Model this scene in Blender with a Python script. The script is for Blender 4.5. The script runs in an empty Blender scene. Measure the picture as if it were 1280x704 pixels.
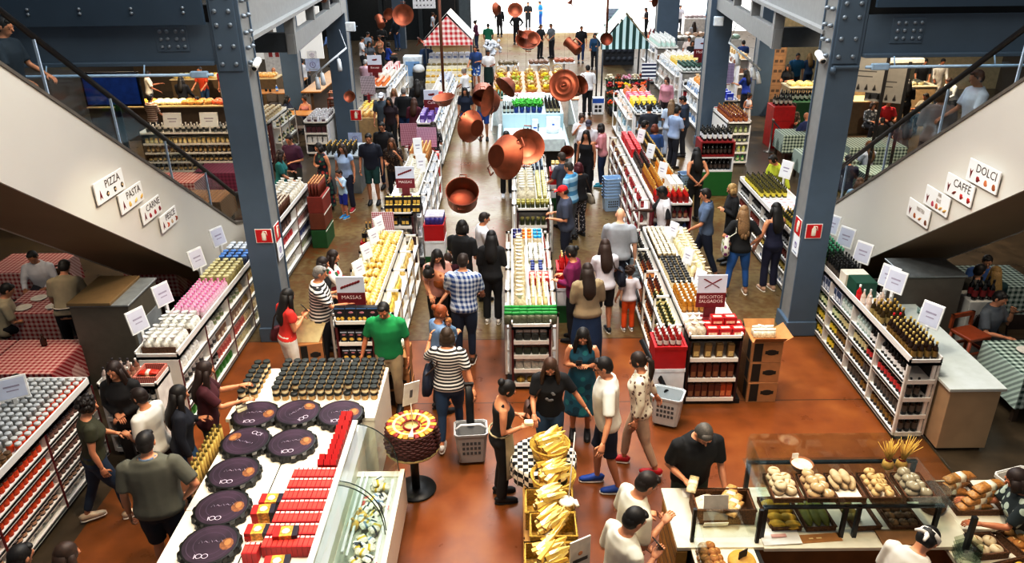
import bpy,math,random
from mathutils import Vector as V,Matrix,Euler
RN=random.Random(11)
SC=bpy.context.scene;COL=bpy.data.collections.new('hall')
PI=math.pi;rad=math.radians
#camera (fitted to the verticals and the aisle lines)
FPX=953.5;HC=6.074;_p,_y,_r=rad(24.692),rad(.2596),rad(.7035)
_fw=V((-math.sin(_y)*math.cos(_p),math.cos(_y)*math.cos(_p),-math.sin(_p)))
_rt0=V((math.cos(_y),math.sin(_y),0));_up0=_rt0.cross(_fw)
_rt=math.cos(_r)*_rt0-math.sin(_r)*_up0;_up=math.sin(_r)*_rt0+math.cos(_r)*_up0
EYE=V((0,0,HC))
def ray(x,y):return _fw+_rt*((x-640)/FPX)-_up*((y-352)/FPX)
def P(x,y,z=0.):
 d=ray(x,y);return EYE+d*((z-HC)/d.z)
def PY(x,y,Y):
 d=ray(x,y);return EYE+d*(Y/d.y)
def PX(x,y,X):
 d=ray(x,y);return EYE+d*(X/d.x)
cam=bpy.data.objects.new('camera',bpy.data.cameras.new('camera'));COL.objects.link(cam)
cam.data.sensor_width=36;cam.data.lens=36*FPX/1280;cam.data.clip_end=400
cam.matrix_world=Matrix(((_rt.x,_up.x,-_fw.x,EYE.x),(_rt.y,_up.y,-_fw.y,EYE.y),(_rt.z,_up.z,-_fw.z,EYE.z),(0,0,0,1)))
SC.camera=cam
#materials
def hexc(h):
 h=h.lstrip('#');c=[int(h[i:i+2],16)/255 for i in(0,2,4)]
 return tuple(((v+.055)/1.055)**2.4 if v>.04045 else v/12.92 for v in c)+(1,)
_mc={}
def _new(name):
 m=bpy.data.materials.new(name);m.use_nodes=True;nt=m.node_tree
 return m,nt,nt.nodes['Principled BSDF']
def M(h,rough=.55,metal=0.,var=.12,sc=9.,bump=0.,emit=0.,spec=.5,coat=0.):
 """plain procedural material: base colour gently varied by noise"""
 k=(h,rough,metal,var,sc,bump,emit,spec,coat)
 if k in _mc:return _mc[k]
 m,nt,b=_new('mat_'+h.lstrip('#'));c=hexc(h)
 b.inputs['Roughness'].default_value=rough;b.inputs['Metallic'].default_value=metal
 b.inputs['Specular IOR Level'].default_value=spec;b.inputs['Coat Weight'].default_value=coat
 if var or bump:
  tc=nt.nodes.new('ShaderNodeTexCoord');n=nt.nodes.new('ShaderNodeTexNoise')
  n.inputs['Scale'].default_value=sc;n.inputs['Detail'].default_value=2
  nt.links.new(tc.outputs['Object'],n.inputs['Vector'])
 if var:
  r=nt.nodes.new('ShaderNodeValToRGB');r.color_ramp.elements[0].position=.3;r.color_ramp.elements[1].position=.7
  r.color_ramp.elements[0].color=tuple(v*(1-var)for v in c[:3])+(1,);r.color_ramp.elements[1].color=tuple(min(1,v*(1+var))for v in c[:3])+(1,)
  nt.links.new(n.outputs['Fac'],r.inputs['Fac']);nt.links.new(r.outputs['Color'],b.inputs['Base Color'])
 else:b.inputs['Base Color'].default_value=c
 if bump:
  bp=nt.nodes.new('ShaderNodeBump');bp.inputs['Strength'].default_value=bump;bp.inputs['Distance'].default_value=.02
  nt.links.new(n.outputs['Fac'],bp.inputs['Height']);nt.links.new(bp.outputs['Normal'],b.inputs['Normal'])
 if emit:b.inputs['Emission Color'].default_value=c;b.inputs['Emission Strength'].default_value=emit
 _mc[k]=m;return m
def math_(nt,op,a,b=None):
 n=nt.nodes.new('ShaderNodeMath');n.operation=op
 for i,v in enumerate((a,b)):
  if v is None:continue
  if isinstance(v,(int,float)):n.inputs[i].default_value=v
  else:nt.links.new(v,n.inputs[i])
 return n.outputs[0]
def pattern(kind,c1,c2,scale=10.,c3=None,rough=.7):
 """cloth and print patterns in object space: stripe, vstripe, check (gingham), plaid, dots, floral, chevron"""
 k=(kind,c1,c2,scale,c3,rough)
 if k in _mc:return _mc[k]
 m,nt,b=_new('mat_'+kind);L=nt.links.new;b.inputs['Roughness'].default_value=rough
 tc=nt.nodes.new('ShaderNodeTexCoord');sp=nt.nodes.new('ShaderNodeSeparateXYZ');L(tc.outputs['Object'],sp.inputs[0])
 X,Y,Z=sp.outputs
 def band(s,sh=0):return math_(nt,'GREATER_THAN',math_(nt,'FRACT',math_(nt,'MULTIPLY_ADD',s,scale)),.5)
 def bandv(s):
  q=math_(nt,'MULTIPLY',s,scale);return math_(nt,'GREATER_THAN',math_(nt,'FRACT',q),.5)
 mix=nt.nodes.new('ShaderNodeMix');mix.data_type='RGBA';mix.inputs[6].default_value=hexc(c1);mix.inputs[7].default_value=hexc(c2)
 if kind=='stripe':f=bandv(Z)
 elif kind=='vstripe':f=bandv(X)
 elif kind=='ystripe':f=bandv(Y)
 elif kind=='check':
  h=math_(nt,'ADD',bandv(X),bandv(math_(nt,'ADD',Y,Z)));f=math_(nt,'MULTIPLY',h,.5)
 elif kind=='plaid':
  h=math_(nt,'ADD',bandv(math_(nt,'ADD',X,Y)),bandv(Z));f=math_(nt,'MULTIPLY',h,.5)
 elif kind=='dots' or kind=='floral':
  vo=nt.nodes.new('ShaderNodeTexVoronoi');vo.inputs['Scale'].default_value=scale;L(tc.outputs['Object'],vo.inputs['Vector'])
  f=math_(nt,'LESS_THAN',vo.outputs['Distance'],.32 if kind=='dots' else .42)
  if c3:
   m2=nt.nodes.new('ShaderNodeMix');m2.data_type='RGBA';m2.inputs[6].default_value=hexc(c2);m2.inputs[7].default_value=hexc(c3)
   sv=nt.nodes.new('ShaderNodeSeparateXYZ');L(vo.outputs['Color'],sv.inputs[0]);L(math_(nt,'GREATER_THAN',sv.outputs[0],.5),m2.inputs[0]);L(m2.outputs[2],mix.inputs[7])
 elif kind=='chevron':
  z=math_(nt,'ADD',math_(nt,'MULTIPLY',Z,scale),math_(nt,'PINGPONG',math_(nt,'MULTIPLY',X,scale*1.0),.5));f=math_(nt,'GREATER_THAN',math_(nt,'FRACT',z),.5)
 elif kind=='checker':
  ck=nt.nodes.new('ShaderNodeTexChecker');ck.inputs['Scale'].default_value=scale;L(tc.outputs['Object'],ck.inputs['Vector']);f=ck.outputs['Fac']
 L(f,mix.inputs[0]);L(mix.outputs[2],b.inputs['Base Color']);_mc[k]=m;return m
def glass_mat(tint='#f8fcfb',alpha=.12,name='clear_glass'):
 k=(tint,alpha,'glass')
 if k in _mc:return _mc[k]
 m=bpy.data.materials.new(name);m.use_nodes=True;nt=m.node_tree;nt.nodes.clear();L=nt.links.new
 o=nt.nodes.new('ShaderNodeOutputMaterial');mx=nt.nodes.new('ShaderNodeMixShader');t=nt.nodes.new('ShaderNodeBsdfTransparent');g=nt.nodes.new('ShaderNodeBsdfGlossy')
 fr=nt.nodes.new('ShaderNodeLayerWeight')
 g.inputs['Roughness'].default_value=.03;g.inputs['Color'].default_value=(.9,.95,1,1);t.inputs['Color'].default_value=hexc(tint)
 n=nt.nodes.new('ShaderNodeTexNoise');n.inputs['Scale'].default_value=2.
 L(math_(nt,'MAXIMUM',math_(nt,'MULTIPLY',math_(nt,'POWER',fr.outputs['Facing'],5.),.6),math_(nt,'MULTIPLY',n.outputs['Fac'],alpha)),mx.inputs[0]);L(t.outputs[0],mx.inputs[1]);L(g.outputs[0],mx.inputs[2]);L(mx.outputs[0],o.inputs[0])
 _mc[k]=m;return m
#mesh builder
class MB:
 def __init__(s):s.v=[];s.f=[];s.fm=[];s.fs=[];s.mats=[];s.cur=0;s.T=None
 def mat(s,m):
  if m not in s.mats:s.mats.append(m)
  s.cur=s.mats.index(m);return s
 def add(s,vs,fs,smooth=False):
  o=len(s.v)
  for p in vs:
   p=V(p);s.v.append(s.T@p if s.T else p)
  for f in fs:s.f.append([o+i for i in f]);s.fm.append(s.cur);s.fs.append(smooth)
  return s
 def box(s,x0,y0,z0,x1,y1,z1,ch=0.,R=None):
  """axis-aligned box, corners chamfered by ch"""
  if ch<=0:
   vs=[V((x,y,z))for z in(z0,z1)for y in(y0,y1)for x in(x0,x1)]
   fs=[(0,2,3,1),(4,5,7,6),(0,1,5,4),(2,6,7,3),(0,4,6,2),(1,3,7,5)]
  else:
   c=min(ch,(x1-x0)/2.01,(y1-y0)/2.01,(z1-z0)/2.01)
   vs=[];fs=[]
   for zz,i in((z0,c),(z0+c,0),(z1-c,0),(z1,c)):
    a,b,d,e=x0+i,x1-i,y0+i,y1-i
    k=c if i==0 else c*.4
    vs+=[V(q)for q in((a+k,d,zz),(b-k,d,zz),(b,d+k,zz),(b,e-k,zz),(b-k,e,zz),(a+k,e,zz),(a,e-k,zz),(a,d+k,zz))]
   for l in range(3):
    for i in range(8):j=(i+1)%8;fs.append((l*8+i,l*8+j,l*8+8+j,l*8+8+i))
   fs.append(tuple(range(7,-1,-1)));fs.append(tuple(range(24,32)))
  if R is not None:
   c0=V(((x0+x1)/2,(y0+y1)/2,(z0+z1)/2));vs=[c0+R@(p-c0)for p in vs]
  return s.add(vs,fs)
 def lathe(s,prof,n=16,c=(0,0,0),R=None,sq=1.,smooth=True,cap=True):
  c=V(c);vs=[];fs=[]
  for r,z in prof:
   for i in range(n):
    a=2*PI*i/n;p=V((r*math.cos(a),r*math.sin(a)*sq,z));vs.append(c+(R@p if R is not None else p))
  k=len(prof)
  for l in range(k-1):
   for i in range(n):j=(i+1)%n;fs.append((l*n+i,l*n+j,l*n+n+j,l*n+n+i))
  if cap:
   if prof[0][0]>1e-5:fs.append(tuple(range(n-1,-1,-1)))
   if prof[-1][0]>1e-5:fs.append(tuple(range((k-1)*n,k*n)))
  return s.add(vs,fs,smooth)
 def loft(s,rings,cap=True,smooth=True):
  n=len(rings[0]);vs=[p for r in rings for p in r];fs=[]
  for l in range(len(rings)-1):
   for i in range(n):j=(i+1)%n;fs.append((l*n+i,l*n+j,l*n+n+j,l*n+n+i))
  if cap:fs.append(tuple(range(n-1,-1,-1)));fs.append(tuple(range((len(rings)-1)*n,len(rings)*n)))
  return s.add(vs,fs,smooth)
 def tube(s,pts,r,n=8,ref=None,smooth=True):
  """tube through pts; r = radius, list of radii or list of (ra,rb)"""
  pts=[V(p)for p in pts];k=len(pts);rings=[]
  rr=r if isinstance(r,(list,tuple))else[r]*k
  for i in range(k):
   d=(pts[min(i+1,k-1)]-pts[max(i-1,0)]).normalized()
   q=V(ref)if ref else(V((0,1,0))if abs(d.y)<.9 else V((1,0,0)))
   u=d.cross(q).normalized();w=u.cross(d)
   ra,rb=rr[i]if isinstance(rr[i],(list,tuple))else(rr[i],rr[i])
   rings.append([pts[i]+u*(ra*math.cos(2*PI*t/n))-w*(rb*math.sin(2*PI*t/n))for t in range(n)])
  return s.loft(rings,True,smooth)
 def ell(s,c,r,n=12,m=8,R=None):
  if not isinstance(r,(list,tuple)):r=(r,r,r)
  c=V(c);vs=[];fs=[]
  for j in range(1,m):
   ph=PI*j/m
   for i in range(n):
    a=2*PI*i/n;p=V((r[0]*math.sin(ph)*math.cos(a),r[1]*math.sin(ph)*math.sin(a),-r[2]*math.cos(ph)));vs.append(c+(R@p if R is not None else p))
  for j in range(m-2):
   for i in range(n):k=(i+1)%n;fs.append((j*n+i,j*n+k,j*n+n+k,j*n+n+i))
  b=V((0,0,-r[2]));t=V((0,0,r[2]));vs+=[c+(R@b if R is not None else b),c+(R@t if R is not None else t)];o=(m-1)*n
  for i in range(n):k=(i+1)%n;fs.append((o,k,i));fs.append((o+1,(m-2)*n+i,(m-2)*n+k))
  return s.add(vs,fs,True)
 def prism(s,poly,h,axis='z',o=0.):
  """extrude a 2-D polygon (counter-clockwise) from o to o+h along an axis"""
  def q(p,t):return{'z':(p[0],p[1],t),'x':(t,p[0],p[1]),'y':(p[0],t,p[1])}[axis]
  n=len(poly);vs=[q(p,o)for p in poly]+[q(p,o+h)for p in poly]
  fs=[tuple(range(n-1,-1,-1)),tuple(range(n,2*n))]+[(i,(i+1)%n,n+(i+1)%n,n+i)for i in range(n)]
  if axis=='y':fs=[tuple(reversed(f))for f in fs]
  return s.add(vs,fs)
 def quad(s,a,b,c,d):return s.add([a,b,c,d],[(0,1,2,3)])
 def mesh(s,name):
  me=bpy.data.meshes.new(name);me.from_pydata([tuple(p)for p in s.v],[],s.f);me.update()
  for m in s.mats or[M('#888888')]:me.materials.append(m)
  me.polygons.foreach_set('material_index',s.fm);me.polygons.foreach_set('use_smooth',s.fs);return me
def link(name,me,parent=None,loc=(0,0,0),rz=0.):
 o=bpy.data.objects.new(name,me);COL.objects.link(o);o.location=loc
 if rz:o.rotation_euler=(0,0,rz)
 o.parent=parent;return o
def part(mb,name,parent,label=None,loc=(0,0,0),rz=0.):
 o=link(name,mb.mesh(name),parent,loc,rz)
 if label:o['label']=label
 return o
def tag(o,label,cat,group=None,kind=None):
 o['label']=label;o['category']=cat
 if group:o['group']=group
 if kind:o['kind']=kind
 return o
def thing(name,label,cat,loc=(0,0,0),rz=0.,group=None):
 o=bpy.data.objects.new(name,None);COL.objects.link(o);o.location=loc;o.rotation_euler=(0,0,rz);o.empty_display_size=.1
 return tag(o,label,cat,group)
def struct(mb,name):
 o=link(name,mb.mesh(name));o['kind']='structure';return o
def dup(o,loc,rz=0.,label=None,group=None,rot=None):
 r=o.copy();COL.objects.link(r);r.location=loc;r.rotation_euler=rot if rot else(0,0,rz)
 if label:r['label']=label
 if group:r['group']=group
 for ch in o.children:
  c=ch.copy();COL.objects.link(c);c.parent=r
  for g in ch.children:
   d=g.copy();COL.objects.link(d);d.parent=c
 return r
def rotm(ax,deg):return Matrix.Rotation(rad(deg),3,ax)
def text_mesh(txt,size,mat,align='CENTER',ext=.0008):
 cu=bpy.data.curves.new('lettering','FONT');cu.body=txt;cu.size=size;cu.align_x=align;cu.align_y='CENTER';cu.extrude=ext;cu.resolution_u=2
 ob=bpy.data.objects.new('tmp',cu);SC.collection.objects.link(ob);dg=bpy.context.evaluated_depsgraph_get();dg.update()
 me=bpy.data.meshes.new_from_object(ob.evaluated_get(dg));bpy.data.objects.remove(ob);bpy.data.curves.remove(cu)
 me.materials.clear();me.materials.append(mat);me.name='lettering';return me
#people
SKIN=['#c98f6c','#b87a56','#e0b193','#8a5638','#4a2c1e']
_tmp=None
def remesh(mb,vox,name,it=3):
 """union of the lofted limbs and trunk as one continuous smooth surface"""
 me=mb.mesh(name);ob=bpy.data.objects.new('tmp',me);SC.collection.objects.link(ob)
 md=ob.modifiers.new('r','REMESH');md.mode='VOXEL';md.voxel_size=vox;md.use_smooth_shade=True
 sm=ob.modifiers.new('s','SMOOTH');sm.iterations=it;sm.factor=.5
 dg=bpy.context.evaluated_depsgraph_get();dg.update()
 out=bpy.data.meshes.new_from_object(ob.evaluated_get(dg));bpy.data.objects.remove(ob);bpy.data.meshes.remove(me)
 out.name=name;out.polygons.foreach_set('use_smooth',[True]*len(out.polygons));return out
ARM={
'down':((.055,-.02,-.28),(.07,.05,-.53)),'out':((.10,-.03,-.27),(.16,.06,-.50)),'phone':((.05,.03,-.28),(-.08,.25,-.13)),
'hold':((.06,.0,-.28),(-.03,.24,-.25)),'reach':((.04,.18,-.21),(.02,.43,-.17)),'low':((.05,.10,-.26),(.03,.31,-.37)),
'back':((.07,-.13,-.25),(-.12,-.17,-.44)),'up':((.13,.14,-.16),(.09,.27,.05)),'pull':((.10,-.08,-.27),(.17,-.16,-.49)),
'fold':((.07,.06,-.27),(-.16,.20,-.20)),'face':((.05,.16,-.22),(-.06,.20,.04)),'table':((.07,.13,-.24),(-.03,.36,-.22)),
'hip':((.17,-.07,-.23),(.03,.02,-.40)),'side':((.16,.02,-.24),(.30,.10,-.42)),'strap':((.07,.06,-.27),(-.02,.17,-.04)),'cradle':((.07,.04,-.28),(-.10,.24,-.16)),'clasp':((.06,.02,-.28),(-.13,.18,-.34))}
def _rings(tab,off,wide,n=14,belly=0.):
 out=[]
 for z,rx,ry,cy in tab:
  b=belly*max(0,1-abs(z-1.06)/.22)
  out.append([V(((rx*wide+off)*math.cos(2*PI*i/n),cy+b*.6+(ry*(wide*.6+.4)+off+b)*math.sin(2*PI*i/n),z))for i in range(n)])
 return out
TOR_M=[(.80,.10,.08,0),(.86,.158,.105,-.005),(.93,.168,.112,-.01),(1.02,.155,.102,0),(1.10,.150,.10,.005),(1.22,.168,.112,.01),(1.32,.182,.116,.005),(1.40,.178,.098,-.01),(1.445,.12,.075,-.015),(1.48,.062,.06,-.015)]
TOR_F=[(.80,.11,.085,0),(.86,.168,.11,-.01),(.93,.176,.118,-.015),(1.02,.148,.10,0),(1.09,.132,.09,.005),(1.20,.148,.105,.015),(1.28,.158,.122,.02),(1.38,.160,.092,-.01),(1.435,.10,.065,-.015),(1.47,.055,.054,-.015)]
def person(px,py,h,hd,label,sk=0,hair=('short','#17100c'),top=('tee','#777777'),bot=('pants','#1c2438'),arms=('down','down'),legs='stand',wide=1.,lean=4.,nod=14.,turn=0.,shoe='#1d1d20',fem=False,pos=None,vox=.017,belly=0.,apron=None,collar=None,cat='person',glasses=False,group=None,zoff=0.):
 s=h/1.72;rz=-rad(hd)
 sit=legs=='sit';dz=-.47 if sit else 0.
 if pos is None:
  hz=h+dz*s;pos=P(px,py,hz+zoff);fx=math.sin(rad(hd));fy=math.cos(rad(hd));k=math.sin(rad(lean))*.78*s
  pos=V((pos.x-fx*k,pos.y-fy*k,zoff))
 root=thing('person',label,cat,pos,rz,group)
 tab=TOR_F if fem else TOR_M;shx=.165 if fem else .19;shx*=(.55+.45*wide);shz=1.385
 hip=V((0,0,.92));LM_=Matrix.Translation(hip)@Matrix.Rotation(-rad(lean),4,'X')@Matrix.Translation(-hip)
 up=Matrix.Translation((0,0,dz))@LM_;S=Matrix.Scale(s,4)
 UP=S@up;LO=S
 hs=1. if h>1.45 else min(1.38,1+.55*(1.5-h))
 headm=UP@Matrix.Translation((0,-.005,1.49))@Matrix.Rotation(-rad(turn),4,'Z')@Matrix.Rotation(-rad(nod),4,'X')@Matrix.Scale(hs,4)
 A=[]
 for sd,an in((1,arms[1]),(-1,arms[0])):
  e,w=ARM[an];sh=V((sd*shx,-.01,shz));k=.95 if fem else 1.
  A.append((sd,sh,sh+V((sd*e[0],e[1],e[2]))*k,sh+V((sd*w[0],w[1],w[2]))*k))
 Lg=[]
 for sd in(1,-1):
  hp=V((sd*.088*(.6+.4*wide),0,.88))
  if sit:kn=V((sd*.11,.41,.50));an=V((sd*.10,.36,.08));hp.z+=dz+.06
  else:
   f={'stand':.0,'walk':.20*sd,'walk2':-.20*sd,'apart':.03*sd,'step':.10*sd}[legs];w=.05 if legs=='apart' else .0
   kn=V((sd*(.095+w),f*.62+.025,.49));an=V((sd*(.10+w*1.8),f-(.05 if f*1<-.05 else .02),.085+(.03 if f<-.15 else 0)))
  Lg.append((sd,hp,kn,an))
 skin=M(SKIN[sk],.5,var=.06);b=MB().mat(skin)
 b.T=UP;b.loft(_rings(tab,0,wide,belly=belly))
 b.tube([(0,-.018,1.44),(0,-.005,1.50),(0,.004,1.565)],[.058,.052,.052],10)
 for sd,sh,el,wr in A:
  b.tube([sh+V((-sd*.03,0,.01)),sh.lerp(el,.25),sh.lerp(el,.6),el,el.lerp(wr,.35),el.lerp(wr,.75),wr],[.052*wide**.5,.050*wide**.5,.044*wide**.5,.037,.038,.030,.025],10)
 b.T=headm
 b.ell((0,.005,.125),(.073,.09,.098),14,10);b.ell((0,.032,.065),(.052,.058,.062),12,8);b.ell((0,.0,.075),(.058,.07,.07),12,8)
 b.T=LO
 for sd,hp,kn,an in Lg:
  b.tube([hp+V((0,0,.03)),hp.lerp(kn,.3),hp.lerp(kn,.7),kn,kn.lerp(an,.3),kn.lerp(an,.75),an],[.086*wide**.5,.082*wide**.5,.064,.052,.054,.038,.034],10)
  f=V((0,1,0));b.tube([an+V((0,-.045,-.045)),an+V((0,.03,-.045)),an+V((0,.12,-.058)),an+V((0,.17,-.062))],[(.03,.035),(.036,.036),(.042,.024),(.03,.016)],8,ref=(0,0,1))
 me=remesh(b,vox*.9,'body')
 d=MB();d.mats=[skin];d.T=headm
 dk=M('#140d0a',.4);wh=M('#d8d0c8',.4);lip=M('#8c4a40' if sk<3 else '#4a2622',.5);hm=M(hair[1],.55,var=.25,sc=60)
 d.mat(skin);d.tube([(0,.086,.125),(0,.106,.098),(0,.098,.086)],[(.009,.008),(.016,.012),(.012,.006)],8,ref=(1,0,0))
 for x in(1,-1):
  d.mat(skin);d.ell((x*.074,.0,.11),(.010,.020,.031),8,6)
  d.mat(wh);d.ell((x*.031,.082,.125),(.014,.008,.008),8,6);d.mat(dk);d.ell((x*.031,.0885,.125),(.0065,.004,.0065),8,6)
  d.mat(hm if hair[0]!='bald' else skin);d.tube([(x*.015,.090,.142),(x*.033,.088,.147),(x*.052,.074,.141)],[.003,.005,.003],6)
 d.mat(lip);d.ell((0,.086,.062),(.024,.008,.008),10,6)
 d.T=UP
 for sd,sh,el,wr in A:
  d.mat(skin);t=(wr-el).normalized();inn=V((-sd,.25,-.1))if abs(t.z)>.6 else V((0,0,-1)if sd else(0,0,-1))
  nrm=(inn-t*inn.dot(t)).normalized();sidev=t.cross(nrm).normalized()
  thumb=V((0,1,0))if abs(t.z)>.6 else V((-sd,0,.2));
  if sidev.dot(thumb)<0:sidev=-sidev
  d.tube([wr-t*.02,wr+t*.02,wr+t*.06,wr+t*.088],[(.024,.020),(.036,.017),(.043,.016),(.038,.013)],8,ref=nrm)
  for i,(o,l)in enumerate(((.031,.070),(.011,.080),(-.011,.074),(-.030,.058))):
   p0=wr+t*.082+sidev*o;d.tube([p0,p0+t*l*.42+nrm*l*.10,p0+t*l*.72+nrm*l*.34,p0+t*l*.86+nrm*l*.62],[.0095,.009,.008,.006],6)
  p0=wr+t*.03+sidev*.034;d.tube([p0,p0+sidev*.026+t*.022+nrm*.008,p0+sidev*.032+t*.052+nrm*.02],[.012,.011,.008],6)
 dm=d.mesh('x');import bmesh
 bm=bmesh.new();bm.from_mesh(me);nb=len(me.polygons)
 for f in bm.faces:f.material_index=0
 bm.from_mesh(dm);bm.to_mesh(me);bm.free();bpy.data.meshes.remove(dm)
 me.materials.clear()
 for m_ in d.mats:me.materials.append(m_)
 link('body',me,root)
 tk,tc=top;tm=tc if not isinstance(tc,str)else M(tc,.8,var=.1,sc=6,bump=.25)
 if tk!='none':
  g=MB().mat(tm);g.T=UP;off=.016
  zh={'dress':.80,'crop':.96}.get(tk,.84 if not fem else .86)
  tt=[r for r in tab if r[0]>=zh-.02];
  if tk in('dress','tunic'):tt=[r for r in tab if r[0]>=.9]
  if tk=='tank':tt=[r for r in tt if r[0]<1.41]
  tt=[(z-(.01 if i else .0),rx,ry,cy)for i,(z,rx,ry,cy)in enumerate(tt)]
  if tk in('tee','polo','long','cardigan','jacket'):
   off=.022;tt=[(z,max(rx,.150 if not fem else .135),max(ry,.10),cy)if z<1.2 else(z,rx,ry,cy)for z,rx,ry,cy in tt]
  if tk in('tee','polo','long','cardigan','jacket'):tt[-1]=(1.475 if not fem else 1.455,.075,.07,-.015)
  g.loft(_rings(tt,off,wide,belly=belly))
  ln={'tee':.82,'polo':.82,'long':2.,'cardigan':1.75,'jacket':2.,'tank':0,'dress':0,'tunic':.5,'cap':.35,'crop':.7}.get(tk,.8)
  for sd,sh,el,wr in A:
   if ln==0:
    g.tube([sh+V((-sd*.05,0,.03)),sh+V((-sd*.075,.0,.06))],[.03,.02],8);continue
   pts=[sh+V((-sd*.05,0,.015)),sh,sh.lerp(el,min(ln,1.)*.55),sh.lerp(el,min(ln,1.))];rr=[.068*wide**.5,.070*wide**.5,.066*wide**.5,.064*wide**.5 if ln<1 else .055]
   if ln>1:pts+=[el.lerp(wr,(ln-1)*.5),el.lerp(wr,(ln-1)*.98)];rr+=[.050,.042]
   g.tube(pts,rr,10)
  if tk in('dress',):
   g.T=LO;hl=.42
   g.loft([[V(((rx)*math.cos(2*PI*i/16),ry*math.sin(2*PI*i/16),z))for i in range(16)]for z,rx,ry in((hl,.25,.22),(.62,.225,.19),(.80,.205,.16),(.94,.19*wide,.14*wide),(1.02,.165*wide,.12*wide))])
  me=remesh(g,vox,'garment');me.materials.clear();me.materials.append(tm)
  link({'dress':'dress','jacket':'jacket','cardigan':'cardigan','polo':'polo_shirt','tank':'tank_top'}.get(tk,'shirt'),me,root)
  if tk=='polo' or collar:
   c=MB().mat(M(collar or tc if isinstance(collar or tc,str)else '#cccccc',.8));c.T=UP
   c.tube([(math.sin(a)*.068,-.015+math.cos(a)*.068,1.475-.035*max(0,math.cos(a)))for a in[rad(t)for t in range(20,345,27)]],[(.012,.02)]*12+[(.012,.02)]*0 if False else .014,6)
   part(c,'collar',root)
  if tk in('cardigan','jacket')and len(top)>1 and apron is None:
   pass
 bk,bc=bot;bmx=None if bk=='none' else bc if not isinstance(bc,str)else M(bc,.8,var=.12,sc=7,bump=.2)
 if bk!='none':
  g=MB().mat(bmx);g.T=S@Matrix.Translation((0,0,dz))if sit else LO
  w2=wide
  g.loft(_rings([r for r in tab if r[0]<1.03],.012,w2,belly=belly))
  g.T=LO
  if bk in('skirt','longskirt'):
   hl=.50 if bk=='skirt' else .12
   fl=.19 if bk=='skirt' else .25
   g.loft([[V(((rx)*math.cos(2*PI*i/16),ry*math.sin(2*PI*i/16)+(.2 if sit and z<.6 else 0),z))for i in range(16)]for z,rx,ry in((hl,fl,fl*.85),(hl*.5+.42,.21*w2,.16*w2),(.86,.178*w2,.122*w2),(.98,.138*w2,.098*w2))])
  else:
   for sd,hp,kn,an in Lg:
    pts=[hp+V((0,0,.05)),hp.lerp(kn,.35),hp.lerp(kn,.75)];rr=[.098*w2**.5,.096*w2**.5,.080*w2**.4]
    if bk=='shorts':pts.append(hp.lerp(kn,1.0)+V((0,0,.02)));rr.append(.085)
    elif bk=='miniskirt' or bk=='minishorts':pts=pts[:2];rr=rr[:2]
    else:
     fit=0 if bk=='jeans' else .008
     pts+=[kn,kn.lerp(an,.4),kn.lerp(an,.85 if bk=='jeans' else .95)];rr+=[.062+fit,.060+fit*1.6,.050+fit*2.4]
    g.tube(pts,rr,10)
  me=remesh(g,vox,'garment');me.materials.clear();me.materials.append(bmx)
  link({'skirt':'skirt','longskirt':'skirt','shorts':'shorts','minishorts':'shorts'}.get(bk,'trousers'),me,root)
 sm_=M(shoe,.5);sole=M('#e8e4dc' if shoe not in('#1d1d20','#1a1a1a')else '#151515',.7)
 for sd,hp,kn,an in Lg:
  g=MB();g.T=LO;g.mat(sm_);z=max(an.z-.085,0)
  c=V((an.x,an.y,z))
  g.tube([c+V((0,-.075,.05)),c+V((0,-.05,.06)),c+V((0,.02,.062)),c+V((0,.10,.045)),c+V((0,.17,.036)),c+V((0,.205,.03))],[(.022,.034),(.038,.048),(.043,.052),(.046,.034),(.042,.026),(.02,.016)],10,ref=(0,0,1))
  g.mat(sole);g.tube([c+V((0,-.08,.012)),c+V((0,-.04,.012)),c+V((0,.1,.012)),c+V((0,.18,.012)),c+V((0,.21,.012))],[(.02,.011),(.04,.012),(.048,.012),(.044,.012),(.02,.011)],10,ref=(0,0,1))
  part(g,'shoe',root)
 hk=hair[0]
 if hk!='bald' or len(hair)>2:
  g=MB().mat(hm);g.T=headm
  if hk not in('bald','cap'):
   f=1.0 if hk in('short','gray')else 1.04
   g.ell((0,-.012,.142),(.081*f,.094*f,.090*f),14,10);g.ell((0,-.035,.105),(.078*f,.068*f,.080),12,8)
   if fem or hk in('long','pony','bun','bob','wavy'):
    for x in(1,-1):g.ell((x*.058,.018,.125),(.026,.055,.070),8,8,rotm('Y',x*-8))
   if hk in('short',):g.ell((.01,.045,.195),(.055,.04,.028),10,6)
   if hk=='quiff':g.ell((0,.05,.205),(.06,.045,.034),10,6);g.ell((0,-.0,.205),(.066,.07,.036),10,6)
   sv=g.T;hng=UP@Matrix.Translation((0,-.005,1.49))@Matrix.Rotation(-rad(turn),4,'Z')@Matrix.Rotation(rad(lean),4,'X')@Matrix.Scale(hs,4)
   if hk in('long','wavy','bob','pony'):q=headm@V((0,-.03,.12));g.T=Matrix.Translation(q-hng@V((0,-.03,.12)))@hng
   if hk in('long','wavy'):
    g.tube([(0,-.045,.15),(0,-.07,.05),(0,-.105,-.05),(0,-.150,-.13),(0,-.172,-.23),(0,-.165,-.32)],[(.080,.055),(.092,.058),(.105,.056),(.108,.050),(.098,.040),(.05,.02)],12,ref=(0,1,0))
    for x in(1,-1):g.tube([(x*.066,.01,.13),(x*.078,.0,.04),(x*.095,-.01,-.05),(x*.10,.01,-.14)],[(.022,.035),(.03,.04),(.034,.036),(.018,.02)],8)
   if hk=='wavy':
    for i in range(9):z=RN.uniform(-.34,.02);g.ell((RN.uniform(-.09,.09),-.115+min(0,z)*.26,z),(.035,.03,.06),8,6)
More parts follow.
